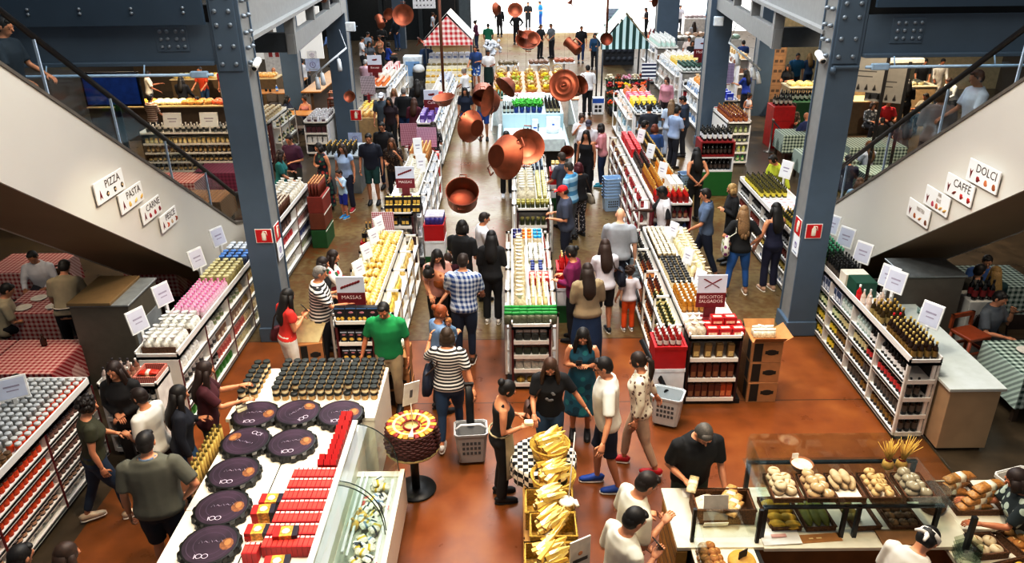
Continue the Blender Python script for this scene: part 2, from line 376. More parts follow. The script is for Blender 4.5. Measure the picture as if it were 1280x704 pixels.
   if hk=='bob':
    g.tube([(0,-.03,.15),(0,-.05,.06),(0,-.055,0)],[(.088,.06),(.10,.062),(.095,.05)],12,ref=(0,1,0))
    for x in(1,-1):g.tube([(x*.07,.02,.13),(x*.08,.01,.05),(x*.078,.005,.0)],[(.02,.045),(.026,.05),(.02,.04)],8)
   if hk=='pony':
    g.ell((0,-.105,.15),.03,8,6);g.tube([(0,-.10,.15),(0,-.16,.11),(0,-.175,.0),(0,-.165,-.12),(0,-.15,-.20)],[.028,.036,.036,.028,.01],10)
   g.T=sv
   if hk=='bun':g.ell((0,-.11,.17),(.05,.045,.045),10,8)
   if hk=='curly':
    for i in range(46):
     a=RN.uniform(0,2*PI);e=RN.uniform(-.25,1.);q=math.sqrt(max(0,1-e*e));y=math.sin(a)*q
     if y>.55 and e<.5:continue
     g.ell((math.cos(a)*q*.088,-.012+y*.10,.135+e*.10),.03,6,5)
  if hk=='cap':
   g.mat(M(hair[2],.7));g.ell((0,-.002,.152),(.083,.100,.078),14,10);g.tube([(0,.07,.165),(0,.12,.158),(0,.165,.145)],[(.072,.006),(.068,.006),(.04,.004)],10,ref=(0,0,1))
   g.mat(hm);g.ell((0,-.03,.10),(.080,.072,.06),12,8)
  if hk=='band':
   g.mat(M('#d8d4cc',.8));g.lathe([(.088,-.02),(.092,0),(.090,.022)],14,(0,-.005,.145),Matrix.Rotation(rad(-12),3,'X'),1.1);g.tube([(0,-.10,.13),(.03,-.14,.10),(.04,-.16,.05)],[.02,.02,.012],6);g.tube([(0,-.10,.13),(-.04,-.13,.12),(-.06,-.16,.09)],[.02,.02,.012],6)
  part(g,'cap' if hk=='cap' else 'hair',root)
 if glasses:
  g=MB().mat(M('#15110f',.3));g.T=headm
  for x in(1,-1):
   g.lathe([(.021,-.002),(.024,0),(.021,.002)],12,(x*.031,.099,.124),rotm('X',90),cap=False);g.tube([(x*.053,.095,.128),(x*.077,.0,.125)],.003,6)
  g.tube([(-.01,.1,.128),(.01,.1,.128)],.003,6);part(g,'eyeglasses',root)
 if apron:
  g=MB().mat(M(apron,.85,var=.1,bump=.2));g.T=LO
  rows=[]
  for z,rx,ry in((.42,.20,.17),(.62,.20,.165),(.80,.195,.15),(.93,.19,.14),(1.03,.17,.13)):
   rows.append([V((rx*wide*math.sin(a),ry*math.cos(a)+.012+belly,z))for a in[rad(t)for t in range(-80,81,16)]])
  n=len(rows[0]);vs=[p for r in rows for p in r];fs=[(i*n+j,i*n+j+1,i*n+n+j+1,i*n+n+j)for i in range(len(rows)-1)for j in range(n-1)]
  g.add(vs,fs,True);g.tube([V((.175*wide*math.sin(a),.138*math.cos(a),1.03))for a in[rad(t)for t in range(0,361,24)]],.012,6)
  part(g,'apron',root)
 if tk=='cardigan' and len(top)==2:
  pass
 Wm=Matrix.Translation(pos)@Matrix.Rotation(rz,4,'Z')@UP
 root['_']=0;del root['_']
 hands={}
 for sd,sh,el,wr in A:hands['R' if sd>0 else 'L']=Wm@(wr+(wr-el).normalized()*.10)
 return root,hands,Wm
#setting
def floor_mat():
 m,nt,b=_new('stained_concrete');L=nt.links.new
 tc=nt.nodes.new('ShaderNodeTexCoord');sp=nt.nodes.new('ShaderNodeSeparateXYZ');L(tc.outputs['Object'],sp.inputs[0])
 def noise(sc,d=4):
  n=nt.nodes.new('ShaderNodeTexNoise');n.inputs['Scale'].default_value=sc;n.inputs['Detail'].default_value=d;L(tc.outputs['Object'],n.inputs['Vector']);return n.outputs['Fac']
 def ramp(f,*st):
  r=nt.nodes.new('ShaderNodeValToRGB');e=r.color_ramp.elements
  while len(e)<len(st):e.new(.5)
  for i,(p,c)in enumerate(st):e[i].position=p;e[i].color=hexc(c)
  L(f,r.inputs['Fac']);return r.outputs['Color']
 def mix(f,a,c):
  x=nt.nodes.new('ShaderNodeMix');x.data_type='RGBA';L(f,x.inputs[0]);L(a,x.inputs[6]);L(c,x.inputs[7]);return x.outputs[2]
 n1=noise(.55);n2=noise(2.6,6);n3=noise(9.,5)
 warm=ramp(math_(nt,'ADD',math_(nt,'MULTIPLY',n1,.55),math_(nt,'MULTIPLY',n2,.45)),(.3,'#5a2f14'),(.5,'#7e481e'),(.7,'#955d29'))
 olive=ramp(math_(nt,'ADD',math_(nt,'MULTIPLY',n1,.6),math_(nt,'MULTIPLY',n3,.4)),(.38,'#70401a'),(.46,'#664c2a'),(.56,'#766442'),(.68,'#82734c'))
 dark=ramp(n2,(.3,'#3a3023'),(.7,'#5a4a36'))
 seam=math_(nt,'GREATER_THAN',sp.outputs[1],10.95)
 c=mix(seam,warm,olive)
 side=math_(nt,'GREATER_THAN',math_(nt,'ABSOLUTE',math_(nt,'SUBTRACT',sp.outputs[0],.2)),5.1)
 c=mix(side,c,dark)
 jx=math_(nt,'LESS_THAN',math_(nt,'ABSOLUTE',math_(nt,'SUBTRACT',sp.outputs[1],10.95)),.012)
 jy=math_(nt,'LESS_THAN',math_(nt,'FRACT',math_(nt,'MULTIPLY',sp.outputs[1],.22)),.004)
 blk=ramp(n3,(0,'#3d2412'),(1,'#4c3018'));c=mix(math_(nt,'MAXIMUM',jx,jy),c,blk)
 L(c,b.inputs['Base Color'])
 L(math_(nt,'MULTIPLY_ADD',n2,.25),b.inputs['Roughness']);b.inputs['Roughness'].default_value=.3
 mr=math_(nt,'ADD',math_(nt,'MULTIPLY',n2,.22),.20);L(mr,b.inputs['Roughness']);b.inputs['Specular IOR Level'].default_value=.45
 return m
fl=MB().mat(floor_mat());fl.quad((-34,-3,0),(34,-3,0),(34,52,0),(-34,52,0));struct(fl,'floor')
g=MB().mat(M('#e9e6e0',.8,var=.05,sc=1.));g.quad((-60,52,-.01),(60,52,-.01),(60,120,-.01),(-60,120,-.01));struct(g,'ground')
STEEL=M('#56697c',.42,metal=.0,var=.06,sc=3);STEELD=M('#3a4e62',.45,var=.06,sc=3);STEELL=M('#8d8f90',.5,var=.05);BOLT=M('#8b97a3',.35,metal=.3,var=.05);DARKB=M('#1b1b1c',.7)
def bolts(mb,pts,r=.032,d=(0,-1,0),ln=.03):
 D=V(d)
 for p in pts:
  p=V(p);mb.tube([p-D*.0,p+D*ln*.6,p+D*ln],[r,r,r*.55],8)
def column(x0,x1,y0,y1,top,label,plinth=True,plate=None,warm=True):
 c=thing('steel_column',label,'column',((x0+x1)/2,(y0+y1)/2,0));cx,cy=(x0+x1)/2,(y0+y1)/2
 a,b=x0-cx,x1-cx;e,f=y0-cy,y1-cy
 m=MB().mat(STEEL);m.box(a,e,0,b,e+.03,top);m.box(a,f-.03,0,b,f,top)
 m.mat(STEELL);m.box(a+.02,e+.03,0,a+.05,f-.03,top);m.box(b-.05,e+.03,0,b-.02,f-.03,top);part(m,'shaft',c)
 if plinth:
  m=MB().mat(STEEL);m.box(a-.03,e-.03,0,b+.03,f+.03,.26,.012);part(m,'plinth',c)
 return c,cx,cy
c,cx,cy=column(-4.14,-3.72,10.95,11.42,6.6,'big steel column at the foot of the PIZZA stairway, with red extinguisher sign')
CL=c
def splice(c,a,b,e,z0,z1,side):
 m=MB().mat(STEEL);m.box(a+.03,e-.025,z0,b-.05,e,z1,.006);part(m,'splice_plate',c)
 m=MB().mat(BOLT);bolts(m,[(x,e-.025,z)for z in(z0+.10,z0+.34,z0+.62,z0+.80,z0+.98,z0+1.16)if z<z1 for x in(a+.10,b-.13)]);
 xs=b if side>0 else a;bolts(m,[(xs,y,z)for z in(z0+.10,z0+.3,z0+.5,z0+.72,z0+.92,z0+1.1)for y in(e+.1,e+.3)],.03,(side,0,0),.06);part(m,'bolt_heads',c)
splice(c,-.21,.21,-.235,4.33,5.35,1)
c,cx,cy=column(4.43,4.86,10.98,11.45,6.6,'big steel column beside the bottle shelves, with red extinguisher sign');CR=c
splice(c,-.215,.215,-.235,4.33,5.35,-1)
m=MB().mat(STEEL);m.box(-.17,-.29,4.27,.2,-.255,4.31,.01);m.tube([(-.16,-.27,4.29),(-.16,-.27,4.2)],.04,8);part(m,'clamp',c)
c2l,_,_=column(-5.42,-4.84,23.2,23.75,7,'steel column carrying a small copper pan and red extinguisher sign')
c2r,_,_=column(5.62,6.27,22.8,23.35,7,'steel column rising behind the stacked bottle crates')
column(-8.05,-7.45,27.2,27.7,7,'steel column between the cafe tables',False);column(8.45,9.0,27.1,27.6,7,'steel column behind the girl in white',False)
column(-6.75,-6.1,45.3,45.8,8,'far steel column by the dark glazed entrance',False);column(6.75,7.75,37.4,38.,8,'broad steel column behind the green striped stall',False)
def edge_beam(sg,x0,x1,lab,zf):
 t=thing('edge_beam',lab,'beam',((x0+x1)/2,11.,0));k=(x1-x0)/2
 m=MB().mat(STEEL);m.box(-k,-.02,4.47,k,.02,4.98);part(m,'web',t)
 m=MB().mat(STEEL);m.box(-k,-.13,4.42,k,.13,4.47,.006);part(m,'bottom_flange',t)
 m=MB().mat(DARKB);m.box(-k,.05,4.82,k,.4,5.2);part(m,'painted_shadow_gap',t)  # near-black bar stands in for the shade in the recess above the beam
 m=MB().mat(STEELD);m.box(-k,-.22,zf,k,-.16,6.3);
 part(m,'fascia_panel',t)
 m=MB().mat(BOLT)
 for i in range(8):
  x=-k+.35+i*(2*k-.6)/7
  for z in(zf+.16,zf+.22):bolts(m,[(x,-.22,z)],.022)
 part(m,'fascia_bolts',t)
 xx=(k-.78)if sg<0 else(-k+.34);m=MB().mat(STEEL);m.box(xx,-.035,4.60,xx+.45,-.02,4.93,.004)
 m.mat(BOLT);bolts(m,[(xx+.08+.095*i+(.03 if i>1 else 0),-.035,4.67+.1*j)for i in range(4)for j in range(3)],.026);part(m,'bolted_plate',t)
 m=MB().mat(M('#a9c4de',.4));m.tube([(-k,-.2,4.31),(k,-.2,4.31)],.022,8)
 for i in range(4):m.tube([(-k+.4+i*k*.5,-.2,4.31),(-k+.4+i*k*.5,-.13,4.44)],.012,6)
 m.box(-.12+sg*-k*.93,-.23,4.27,.12+sg*-k*.93,-.17,4.36,.01);part(m,'conduit',t)
edge_beam(-1,-9.6,-4.15,'blue-grey edge beam above the restaurant with red checked tablecloths',4.97)
edge_beam(1,4.87,10.4,'blue-grey edge beam above the restaurant with green checked tablecloths',5.09)
m=MB().mat(STEELD);m.box(-7.75,7.2,4.97,-7.6,10.78,6.3);t=struct(m,'trim_1')
m=MB().mat(M('#4b4740',.9));m.box(-20,11.42,4.99,-5.15,23.,5.2);m.box(6.15,11.42,4.99,19.6,23,5.2);struct(m,'ceiling')
def girder(sg,a,b,lab):
 """a, b: plan points of the two columns the girder spans"""
 t=thing('lattice_girder',lab,'girder',(0,0,0));a=V(a+(0,));b=V(b+(0,));d=(b-a).normalized();n=V((-d.y,d.x,0))
 def bar(mb,p,q,z0,z1,w,z2=None,z3=None):
  z2=z0 if z2 is None else z2;z3=z1 if z3 is None else z3
  A=[p+n*w,p-n*w,q-n*w,q+n*w];zz=[(z0,z1),(z0,z1),(z2,z3),(z2,z3)]
  vs=[V((A[i].x,A[i].y,zz[i][0]))for i in range(4)]+[V((A[i].x,A[i].y,zz[i][1]))for i in range(4)]
  fs=[(0,3,2,1),(4,5,6,7),(0,1,5,4),(1,2,6,5),(2,3,7,6),(3,0,4,7)]
  mb.add(vs,fs if(n.cross(d)).z<9 else fs)
 L=(b-a).length
 m=MB().mat(STEELL);bar(m,a,b,4.74,5.75,.02);part(m,'web',t)
 m=MB().mat(STEELL);bar(m,a,b,4.68,4.74,.14);bar(m,a,b,5.75,5.82,.16);part(m,'flanges',t)
 s0=a+d*(L*.30);m=MB().mat(STEELL);bar(m,s0,b,4.0,4.36,.07);part(m,'lower_chord',t)
 for k in(.31,.52,.73,.9):
  m=MB().mat(STEELL);p=a+d*(L*k);bar(m,p-d*.09,p+d*.09,4.0 if k<.32 else 4.36,4.68,.09);part(m,'post',t)
 m=MB().mat(M('#3c434a',.5));p=a+d*(L*.31);x0,x1=sorted((p.x,p.x+sg*3.4));m.box(x0,p.y-.08,4.03,x1,p.y+.08,4.38);part(m,'cross_beam',t)
 return t
girder(-1,(-3.86,11.3),(-4.9,23.3),'grey girder with open posts running back from the column with the copper pans')
girder(1,(4.56,11.35),(5.85,22.9),'grey girder with open posts running back above the wine shoppers')
def floodlight(x,y,z,lab,hd):
 t=thing('floodlight',lab,'floodlight',(x,y,z),rad(hd));m=MB().mat(M('#c8d4e0',.35));m.box(-.14,-.16,-.13,.14,-.04,.13,.02);m.mat(M('#eef4fa',.2));m.box(-.12,-.18,-.11,.12,-.155,.11);part(m,'lamp_head',t)
 m=MB().mat(STEELD);m.tube([(-.16,-.1,0),(-.17,.02,0),(.17,.02,0),(.16,-.1,0)],.015,6);m.tube([(0,.02,0),(0,.12,0)],.02,6);part(m,'bracket',t)
q=PY(439,33,22.9);floodlight(q.x,q.y,q.z,'white floodlight on the column with the copper pan',0)
q=PY(898,26,22.6);floodlight(q.x,q.y,q.z,'white floodlight on the column behind the crates',-10)
def spot_track(A,B,lab,top):
 A=V(A);B=V(B);t=thing('spotlight_track',lab,'spotlight track',A)
 m=MB().mat(M('#dfe6ec',.4));m.tube([(0,0,0),B-A],.03,8);m.tube([(0,0,0),V(top)-A],.014,6);part(m,'track',t)
 for k in(.25,.75,.9):
  p=(B-A)*k;s=MB().mat(M('#e8edf2',.4));s.tube([p,p+V((0,0,-.12))],.012,6);s.tube([p+V((0,0,-.12)),p+V((.02,-.05,-.2)),p+V((.05,-.14,-.42))],[.05,.06,.07],10);part(s,'spotlight',t)
A=PY(433,60,22.5);B=PY(391,95,22.0);spot_track(A,B,'white track of spotlights hung beside the cafe bar',PY(424,37,23.1))
A=PY(911,53,22.4);B=PY(951,88,22.0);spot_track(A,B,'white track of spotlights above the girl in white',PY(921,30,22.8))
def sign_on(parent_lab,p,w,h,rz,kind,lab,cat='sign'):
 t=thing('wall_sign',lab,cat,p,rz)
 m=MB().mat(M({'fire':'#f2efec','paper':'#e9edf3','blue':'#aebfe0'}[kind],.6));m.box(-w/2,-.008,-h/2,w/2,0,h/2);part(m,'panel',t)
 if kind=='fire':
  m=MB().mat(M('#c4161c',.5));m.box(-w/2+.012,-.012,-h/2+.012,w/2-.012,-.008,h/2-.012);part(m,'red_field',t)
  m=MB().mat(M('#f4efe0',.6));m.T=Matrix.Translation((0,-.012,0));k=h*.9
  m.lathe([(.02*k/.3,-.11*k/.3),(.05*k/.3,-.10*k/.3),(.05*k/.3,.05*k/.3),(.025*k/.3,.09*k/.3),(.018*k/.3,.12*k/.3)],12,sq=.12);m.tube([(0,0,.11*k/.3),(.06*k/.3,0,.11*k/.3),(.075*k/.3,0,.02*k/.3)],.008,6);part(m,'extinguisher_symbol',t)
 else:
  m=MB().mat(M('#6d5c9c',.6));m.lathe([(w*.17,-.002),(w*.2,0),(w*.17,.002)],16,(0,-.011,0),rotm('X',90),cap=False);m.box(-w*.02,-.011,-h*.12,w*.02,-.009,h*.12);m.mat(M('#9aa3b5'));m.box(-w*.3,-.011,-h*.4,w*.3,-.009,-h*.33);part(m,'printing',t)
def onY(px,py,Y,w,h,kind,lab):sign_on('',PY(px,py,Y),w,h,0,kind,lab)
onY(330,295,10.94,.26,.23,'fire','red fire extinguisher sign facing the cheese counter on the pizza-side column')
onY(1017,289,10.97,.25,.24,'fire','red fire extinguisher sign facing the wine shelves on the dolci-side column')
onY(445,144,23.19,.34,.32,'fire','red fire extinguisher sign below the small copper pan');onY(444,173,23.19,.42,.36,'blue','pale notice on the column by the light blue shirt woman')
onY(899,140,22.79,.33,.32,'fire','red fire extinguisher sign above the bottle crates');onY(898,157,22.79,.42,.32,'blue','pale notice under the extinguisher sign by the crates')
onY(390,69,27.19,.34,.3,'paper','small white notice, upper of two on the cafe column');onY(391,81,27.19,.5,.42,'blue','pale lilac notice, lower of two on the cafe column')
def side_sign(px,py,X,w,h,rz,kind,lab):sign_on('',PX(px,py,X),w,h,rz,kind,lab)
side_sign(346,290,-3.715,.26,.28,PI/2,'fire','red fire sign on the side of the pizza-side column, seen edge-on');side_sign(350,312,-3.715,.26,.30,PI/2,'paper','white notice on the side of the pizza-side column')
side_sign(998,283,4.425,.26,.28,-PI/2,'fire','red fire sign on the aisle flank of the dolci-side column');side_sign(995,306,4.425,.26,.32,-PI/2,'paper','white notice on the aisle flank of the dolci-side column')
def cctv(x,y,z,sg,lab):
 t=thing('security_camera',lab,'security camera',(x,y,z));m=MB().mat(M('#e9e9e6',.4));m.tube([(0,.1,.05),(0,-.12,-.02),(0,-.14,-.03)],[.05,.055,.05],10);m.mat(M('#111111',.2));m.ell((0,-.14,-.03),(.035,.02,.035),10,6);part(m,'camera_head',t)
 m=MB().mat(M('#dcdcd8',.4));m.tube([(0,.05,.02),(-sg*.08,.08,-.06),(-sg*.1,.1,-.22)],.014,6);part(m,'mount',t)
q=PY(321,81,11.2);cctv(q.x,q.y,q.z,1,'white security camera on the pizza-side column');q=PY(1025,72,11.2);cctv(q.x,q.y,q.z,-1,'white security camera on the dolci-side column')
#escalators
CLAD=M('#d5d1ca',.5,var=.02,sc=1.);SOFF=M('#8a6f52',.55,var=.05,sc=2);RAIL=M('#14100f',.35)
def escalator(sg,xf,lab):
 """runs down along +Y; xf: plane of the aisle-side flank, sg: which way the body extends"""
 w=1.35*sg;xb=xf+w;k=-.687;zt=lambda y:4.85+k*(y-8.25);zb=lambda y:3.74+k*(y-7.72)
 t=thing('escalator',lab,'escalator',(xf,9,0));D=V((xf,9,0))
 def pr(mb,poly,x0,x1):
  a,b=sorted((x0,x1));mb.prism([(y-9,z)for y,z in poly],b-a,'x',a-xf)
 y0,y1=5.6,13.9
 poly=[(y0,zb(y0)),(13.15,0.0),(14.3,.0),(14.3,.85),(y1,zt(y1)),(y0,zt(y0))]
 m=MB().mat(CLAD);pr(m,poly,xf,xf+.03*sg);part(m,'side_panel',t)
 m=MB().mat(CLAD);pr(m,poly,xb-.03*sg,xb);part(m,'side_panel',t)
 m=MB().mat(SOFF);pr(m,[(y0,zb(y0)+.012),(13.15,.012),(13.15,.06),(y0,zb(y0)+.06)],xf+.03*sg,xb-.03*sg)
 m.mat(M('#4b3a28'));part(m,'soffit',t)
 m=MB().mat(M('#55504a',.4,metal=.6));
 n=20
 for i in range(n):
  ya=y0+.5+i*(y1-y0-1)/n;yb=ya+(y1-y0-1)/n;z=zt(ya)-.32;x0,x1=sorted((xf+.15*sg,xb-.15*sg));m.box(x0-xf,ya-9,z-.25,x1-xf,yb-9,z)
 part(m,'steps',t)
 m=MB().mat(M('#6d675f',.45));pr(m,[(y0,zt(y0)),(y1,zt(y1)),(14.3,.85),(14.3,.90),(y1,zt(y1)+.05),(y0,zt(y0)+.05)],xf-.015*sg,xf+.22*sg);pr(m,[(y0,zt(y0)),(y1,zt(y1)),(14.3,.85),(14.3,.90),(y1,zt(y1)+.05),(y0,zt(y0)+.05)],xb-.2*sg,xb);part(m,'deck_trim',t)
 for xx in(xf+.08*sg,xb-.1*sg):
  m=MB().mat(glass_mat('#f6fafb',.06));pr(m,[(y0,zt(y0)+.05),(y1,zt(y1)+.05),(14.6,.95),(14.75,1.25),(14.5,1.35),(y1,zt(y1)+.74),(y0,zt(y0)+.74)],xx,xx+.012*sg);part(m,'glass_balustrade',t)
  m=MB().mat(RAIL);pts=[(xx-xf,y-9,zt(y)+.77)for y in(y0,8,10,12,13.6)]+[(xx-xf,y-9,z)for y,z in((14.3,1.45),(14.6,1.38),(14.8,1.22),(14.75,1.02),(14.55,.92))];m.tube(pts,[(.04,.03)]*len(pts),10,ref=(1,0,0));part(m,'handrail',t)
  for y in(7.0,9.08,10.45,11.8,13.1):m=MB().mat(M('#b9cbe0',.3));m.box(xx-xf-.008,y-9-.012,zt(y)+.03,xx-xf+.02,y-9+.012,zt(y)+.73);part(m,'glass_joint',t)
 return t
escalator(-1,-5.4,'escalator on the near restaurant side, with PIZZA and PASTA signs on its pale flank');escalator(1,5.8,'escalator with DOLCI sign on its pale flank, above the bottle shelves')
INK='#4a4446';MAR='#6e1f28'
def esc_sign(sg,px,py,X,word,w,h,pics,lab,wc=INK):
 c=PX(px,py,X);rz=PI/2 if sg<0 else-PI/2;th=0.
 t=thing('direction_sign',lab,'sign',(c.x,c.y,c.z),rz)
 t.rotation_euler=(0,0,rz)
 m=MB().mat(M('#efedeb',.55,var=.02));m.box(-w/2,-.02,-h/2,w/2,0,h/2,.003);part(m,'panel',t)
 me=text_mesh(word,h*.52 if len(word)<7 else h*.30,M(wc,.6));o=link('lettering',me,t,(w*.10,-.022,h*.20));o.rotation_euler=(PI/2,0,0)
 if len(word)>=5:o.scale=(min(1,.70*w/(h*.52*.62*len(word))),1,1)
 m=MB().mat(M(MAR,.6));u=h*.16;s_=1 if sg<0 else-1;ax=-w*.36;az=-h*.12
 m.T=Matrix.Translation((ax,-.022,az));A=[(0,s_*u*1.5),(u*.75,-s_*u*1.3),(0,-s_*u*.5),(-u*.75,-s_*u*1.3)];A=A if s_<0 else A[::-1]
 m.prism(A,.002,'y',-.002);part(m,'arrow',t)
 for i,(pk,pc)in enumerate(pics):
  m=MB().mat(M(pc,.6));m.T=Matrix.Translation((-w*.12+i*w*.52/max(1,len(pics)-1),-.022,-h*.24));r=h*.13
  if pk=='disc':m.lathe([(r,-.002),(r*.9,-.004)],14,R=rotm('X',-90)if 0 else rotm('X',90));m.mat(M('#e8c9a0'));m.lathe([(r*.5,.003),(r*.45,.005)],10,R=rotm('X',90))
  elif pk=='blob':m.ell((0,0,0),(r*.9,.004,r*1.1),10,6);m.ell((r*.6,0,-r*.4),(r*.6,.004,r*.6),8,6)
  elif pk=='cup':m.lathe([(r*.55,-r),(r*.9,r*.2),(r*.7,r*.9)],10,sq=.05);m.tube([(r*.8,0,r*.2),(r*1.3,0,0),(r*.7,0,-r*.4)],.006,6)
  elif pk=='stick':m.tube([(-r,0,-r*.6),(0,0,0),(r,0,r*.7)],[.008,.02,.006],6)
  elif pk=='hook':m.tube([(-r*.5,0,r),(r*.5,0,r*.4),(r*.3,0,-r*.5),(-r*.6,0,-r)],[.006,.018,.016,.006],6)
  part(m,'pictogram',t)
XL=-5.375
esc_sign(-1,136,233,XL,"PIZZA",.76,.29,[("disc","#b4703c")]*3,"white PIZZA sign with three pizzas on the escalator flank");esc_sign(-1,163,247,XL,"PASTA",.68,.28,[("blob","#d9b46c"),("stick","#d9b46c"),("stick","#caa050")],"white PASTA sign on the escalator flank")
esc_sign(-1,188,262,XL,"CARNE",.62,.27,[("blob","#9a2530"),("blob","#a8303a"),("blob","#8a1f2a")],"white CARNE sign with meat pictures on the escalator flank");esc_sign(-1,210,274,XL,"PESCE",.58,.26,[("hook","#c2603a"),("blob","#b9a08a"),("hook","#a4563c")],"white PESCE sign with fish pictures on the escalator flank")
XR=5.775
esc_sign(1,1230,220,XR,"DOLCI",.66,.28,[("cup","#8a2a2a"),("blob","#c07850"),("blob","#a06038")],"white DOLCI sign with cake pictures on the escalator flank");esc_sign(1,1200,237,XR,"CAFFÈ",.64,.28,[("stick","#6a2a20"),("cup","#b02a2a"),("cup","#b02a2a")],"white CAFFÈ sign with coffee cups on the escalator flank")
esc_sign(1,1172,251,XR,"PANINI\nINSALATE",.62,.27,[("blob","#b04a60"),("blob","#b06a50"),("stick","#caa060"),("stick","#caa060")],"white sandwich and salad sign on the escalator flank","#a49c98");esc_sign(1,1149,266,XR,"PANETTERIA",.60,.27,[("blob","#a06038"),("stick","#b07a48"),("blob","#7a4a30")],"white PANETTERIA sign with loaves on the escalator flank","#a49c98")
#far ends and side walls
m=MB().mat(M('#25292b',.5,var=.1));m.box(-34,51.5,0,-13,51.9,9);struct(m,'wall_far')
m=MB().mat(M('#3a3128',.8));m.box(-16.3,5,0,-16,51.5,9);struct(m,'wall_left')
m=MB().mat(M('#c9b58c',.7));m.box(10.6,31.6,0,19.7,31.8,4.9);struct(m,'wall_kitchen')
m=MB().mat(M('#6a5236',.8));m.box(-16,33.,0,-11.6,33.2,4.9);struct(m,'wall_deli')
m=MB().mat(M('#4a3d30',.8));m.box(19.7,5,0,20,51.5,9);struct(m,'wall_right')
GL=glass_mat('#2e3c40',.35)
m=MB().mat(M('#30383c',.4));
for x in(-12.9,-10.4,-8.,-5.6,-3.2):m.box(x-.12,48.9,0,x+.12,49.15,7.5)
m.box(-13,48.9,3.4,-3.1,49.1,3.6);m.box(-13,48.9,7.2,-3.1,49.1,7.5);m.mat(M('#1d2326',.25));m.box(-13,49.2,0,-3.2,49.25,7.3);struct(m,'window_1')
m=MB().mat(M('#5b6a74',.4));m.box(-3.2,48.5,0,-2.5,49.2,8);struct(m,'trim_2')
#goods: one mesh per kind, shared by every copy
_pc={}
def _cache(f):
 def w(*a):
  k=(f.__name__,)+a
  if k not in _pc:_pc[k]=f(*a)
  return _pc[k]
 return w
@_cache
def bottle(h,r,glass,cap,label):
 m=MB();m.mat(M(glass,.12,var=.03,spec=.6));m.lathe([(r*.92,0),(r,h*.03),(r,h*.58),(r*.82,h*.66),(r*.42,h*.75),(r*.36,h*.88)],10)
 m.mat(M(cap,.4,var=.03));m.lathe([(r*.40,h*.86),(r*.42,h*.87),(r*.42,h*.99),(r*.36,h)],10)
 if label:m.mat(M(label,.6,var=.08,sc=40));m.lathe([(r*1.03,h*.18),(r*1.03,h*.50)],10,cap=False)
 return m.mesh('bottle')
@_cache
def jar(h,r,body,lid,label):
 m=MB();m.mat(M(body,.15,var=.12,sc=30));m.lathe([(r*.9,0),(r,h*.05),(r,h*.68),(r*.85,h*.78)],10)
 m.mat(M(lid,.4,var=.04));m.lathe([(r*.92,h*.77),(r*.95,h*.79),(r*.95,h*.97),(r*.88,h)],10)
 if label:m.mat(M(label,.6,var=.06));m.lathe([(r*1.03,h*.2),(r*1.03,h*.6)],10,cap=False)
 return m.mesh('jar')
@_cache
def tin(h,r,body,lid):
 m=MB();m.mat(M(body,.35,var=.1,sc=25));m.lathe([(r*.95,0),(r,h*.04),(r,h*.82)],12);m.mat(M(lid,.35,var=.04));m.lathe([(r*1.03,h*.82),(r*1.03,h*.98),(r*.95,h)],12)
 return m.mesh('tin')
@_cache
def box(w,d,h,face,side,win):
 m=MB();m.mat(M(side,.5,var=.04));m.box(-w/2,-d/2,0,w/2,d/2,h,.002);m.mat(M(face,.5,var=.08,sc=20))
 m.box(-w*.46,-d/2-.002,h*.05,w*.46,-d/2,h*.95);m.box(-w*.46,d/2,h*.05,w*.46,d/2+.002,h*.95);m.box(-w*.46,-d*.46,h,w*.46,d*.46,h+.002)
 if win:m.mat(M(win,.5,var=.25,sc=50));m.box(-w*.34,-d/2-.004,h*.14,w*.34,-d/2-.002,h*.5);m.box(-w*.34,-d*.3,h+.002,w*.34,d*.1,h+.004)
 return m.mesh('box')
@_cache
def bag(w,h,col,tuft):
 m=MB();m.mat(M(col,.35,var=.3,sc=28,bump=.4));m.lathe([(w*.38,0),(w*.5,h*.12),(w*.5,h*.4),(w*.40,h*.6),(w*.12,h*.74)],10,sq=.72)
 m.mat(M(tuft,.3,var=.1));m.lathe([(w*.10,h*.73),(w*.10,h*.77),(w*.3,h*.95),(w*.34,h)],10,sq=.6,cap=False);m.lathe([(w*.11,h*.72),(w*.13,h*.75),(w*.11,h*.78)],8,sq=.8)
 return m.mesh('bag')
@_cache
def pouch(w,d,h,col,head):
 def rr(z,a,b):return[V((x*a/2,y*b/2,z))for x,y in((-1,-.6),(-.8,-1),(.8,-1),(1,-.6),(1,.6),(.8,1),(-.8,1),(-1,.6))]
 m=MB();m.mat(M(col,.35,var=.3,sc=35,bump=.3));m.loft([rr(0,w*.9,d*.8),rr(h*.12,w,d),rr(h*.5,w,d*.9),rr(h*.74,w,d*.4)]);m.mat(M(head,.4,var=.06));m.loft([rr(h*.735,w*1.01,d*.38),rr(h*.86,w*1.01,d*.2),rr(h,w*1.01,d*.06)])
 return m.mesh('packet')
@_cache
def pack(w,d,h,col,lab):
 """soft packet lying flat, with a paper band"""
 def rr(x,b,t):return[V((x,y*b/2,h/2+z*t/2))for y,z in((-1,-.5),(-.7,-1),(.7,-1),(1,-.5),(1,.5),(.7,1),(-.7,1),(-1,.5))]
 m=MB();m.mat(M(col,.4,var=.28,sc=32,bump=.5));m.loft([rr(-w/2,d*.95,h*.1),rr(-w*.42,d,h*.5),rr(-w*.2,d,h),rr(w*.2,d,h),rr(w*.42,d,h*.5),rr(w/2,d*.95,h*.1)])
 if lab:m.mat(M(lab,.5));m.loft([rr(-w*.1,d*1.02,h*1.04),rr(w*.1,d*1.02,h*1.04)])
 return m.mesh('packet')
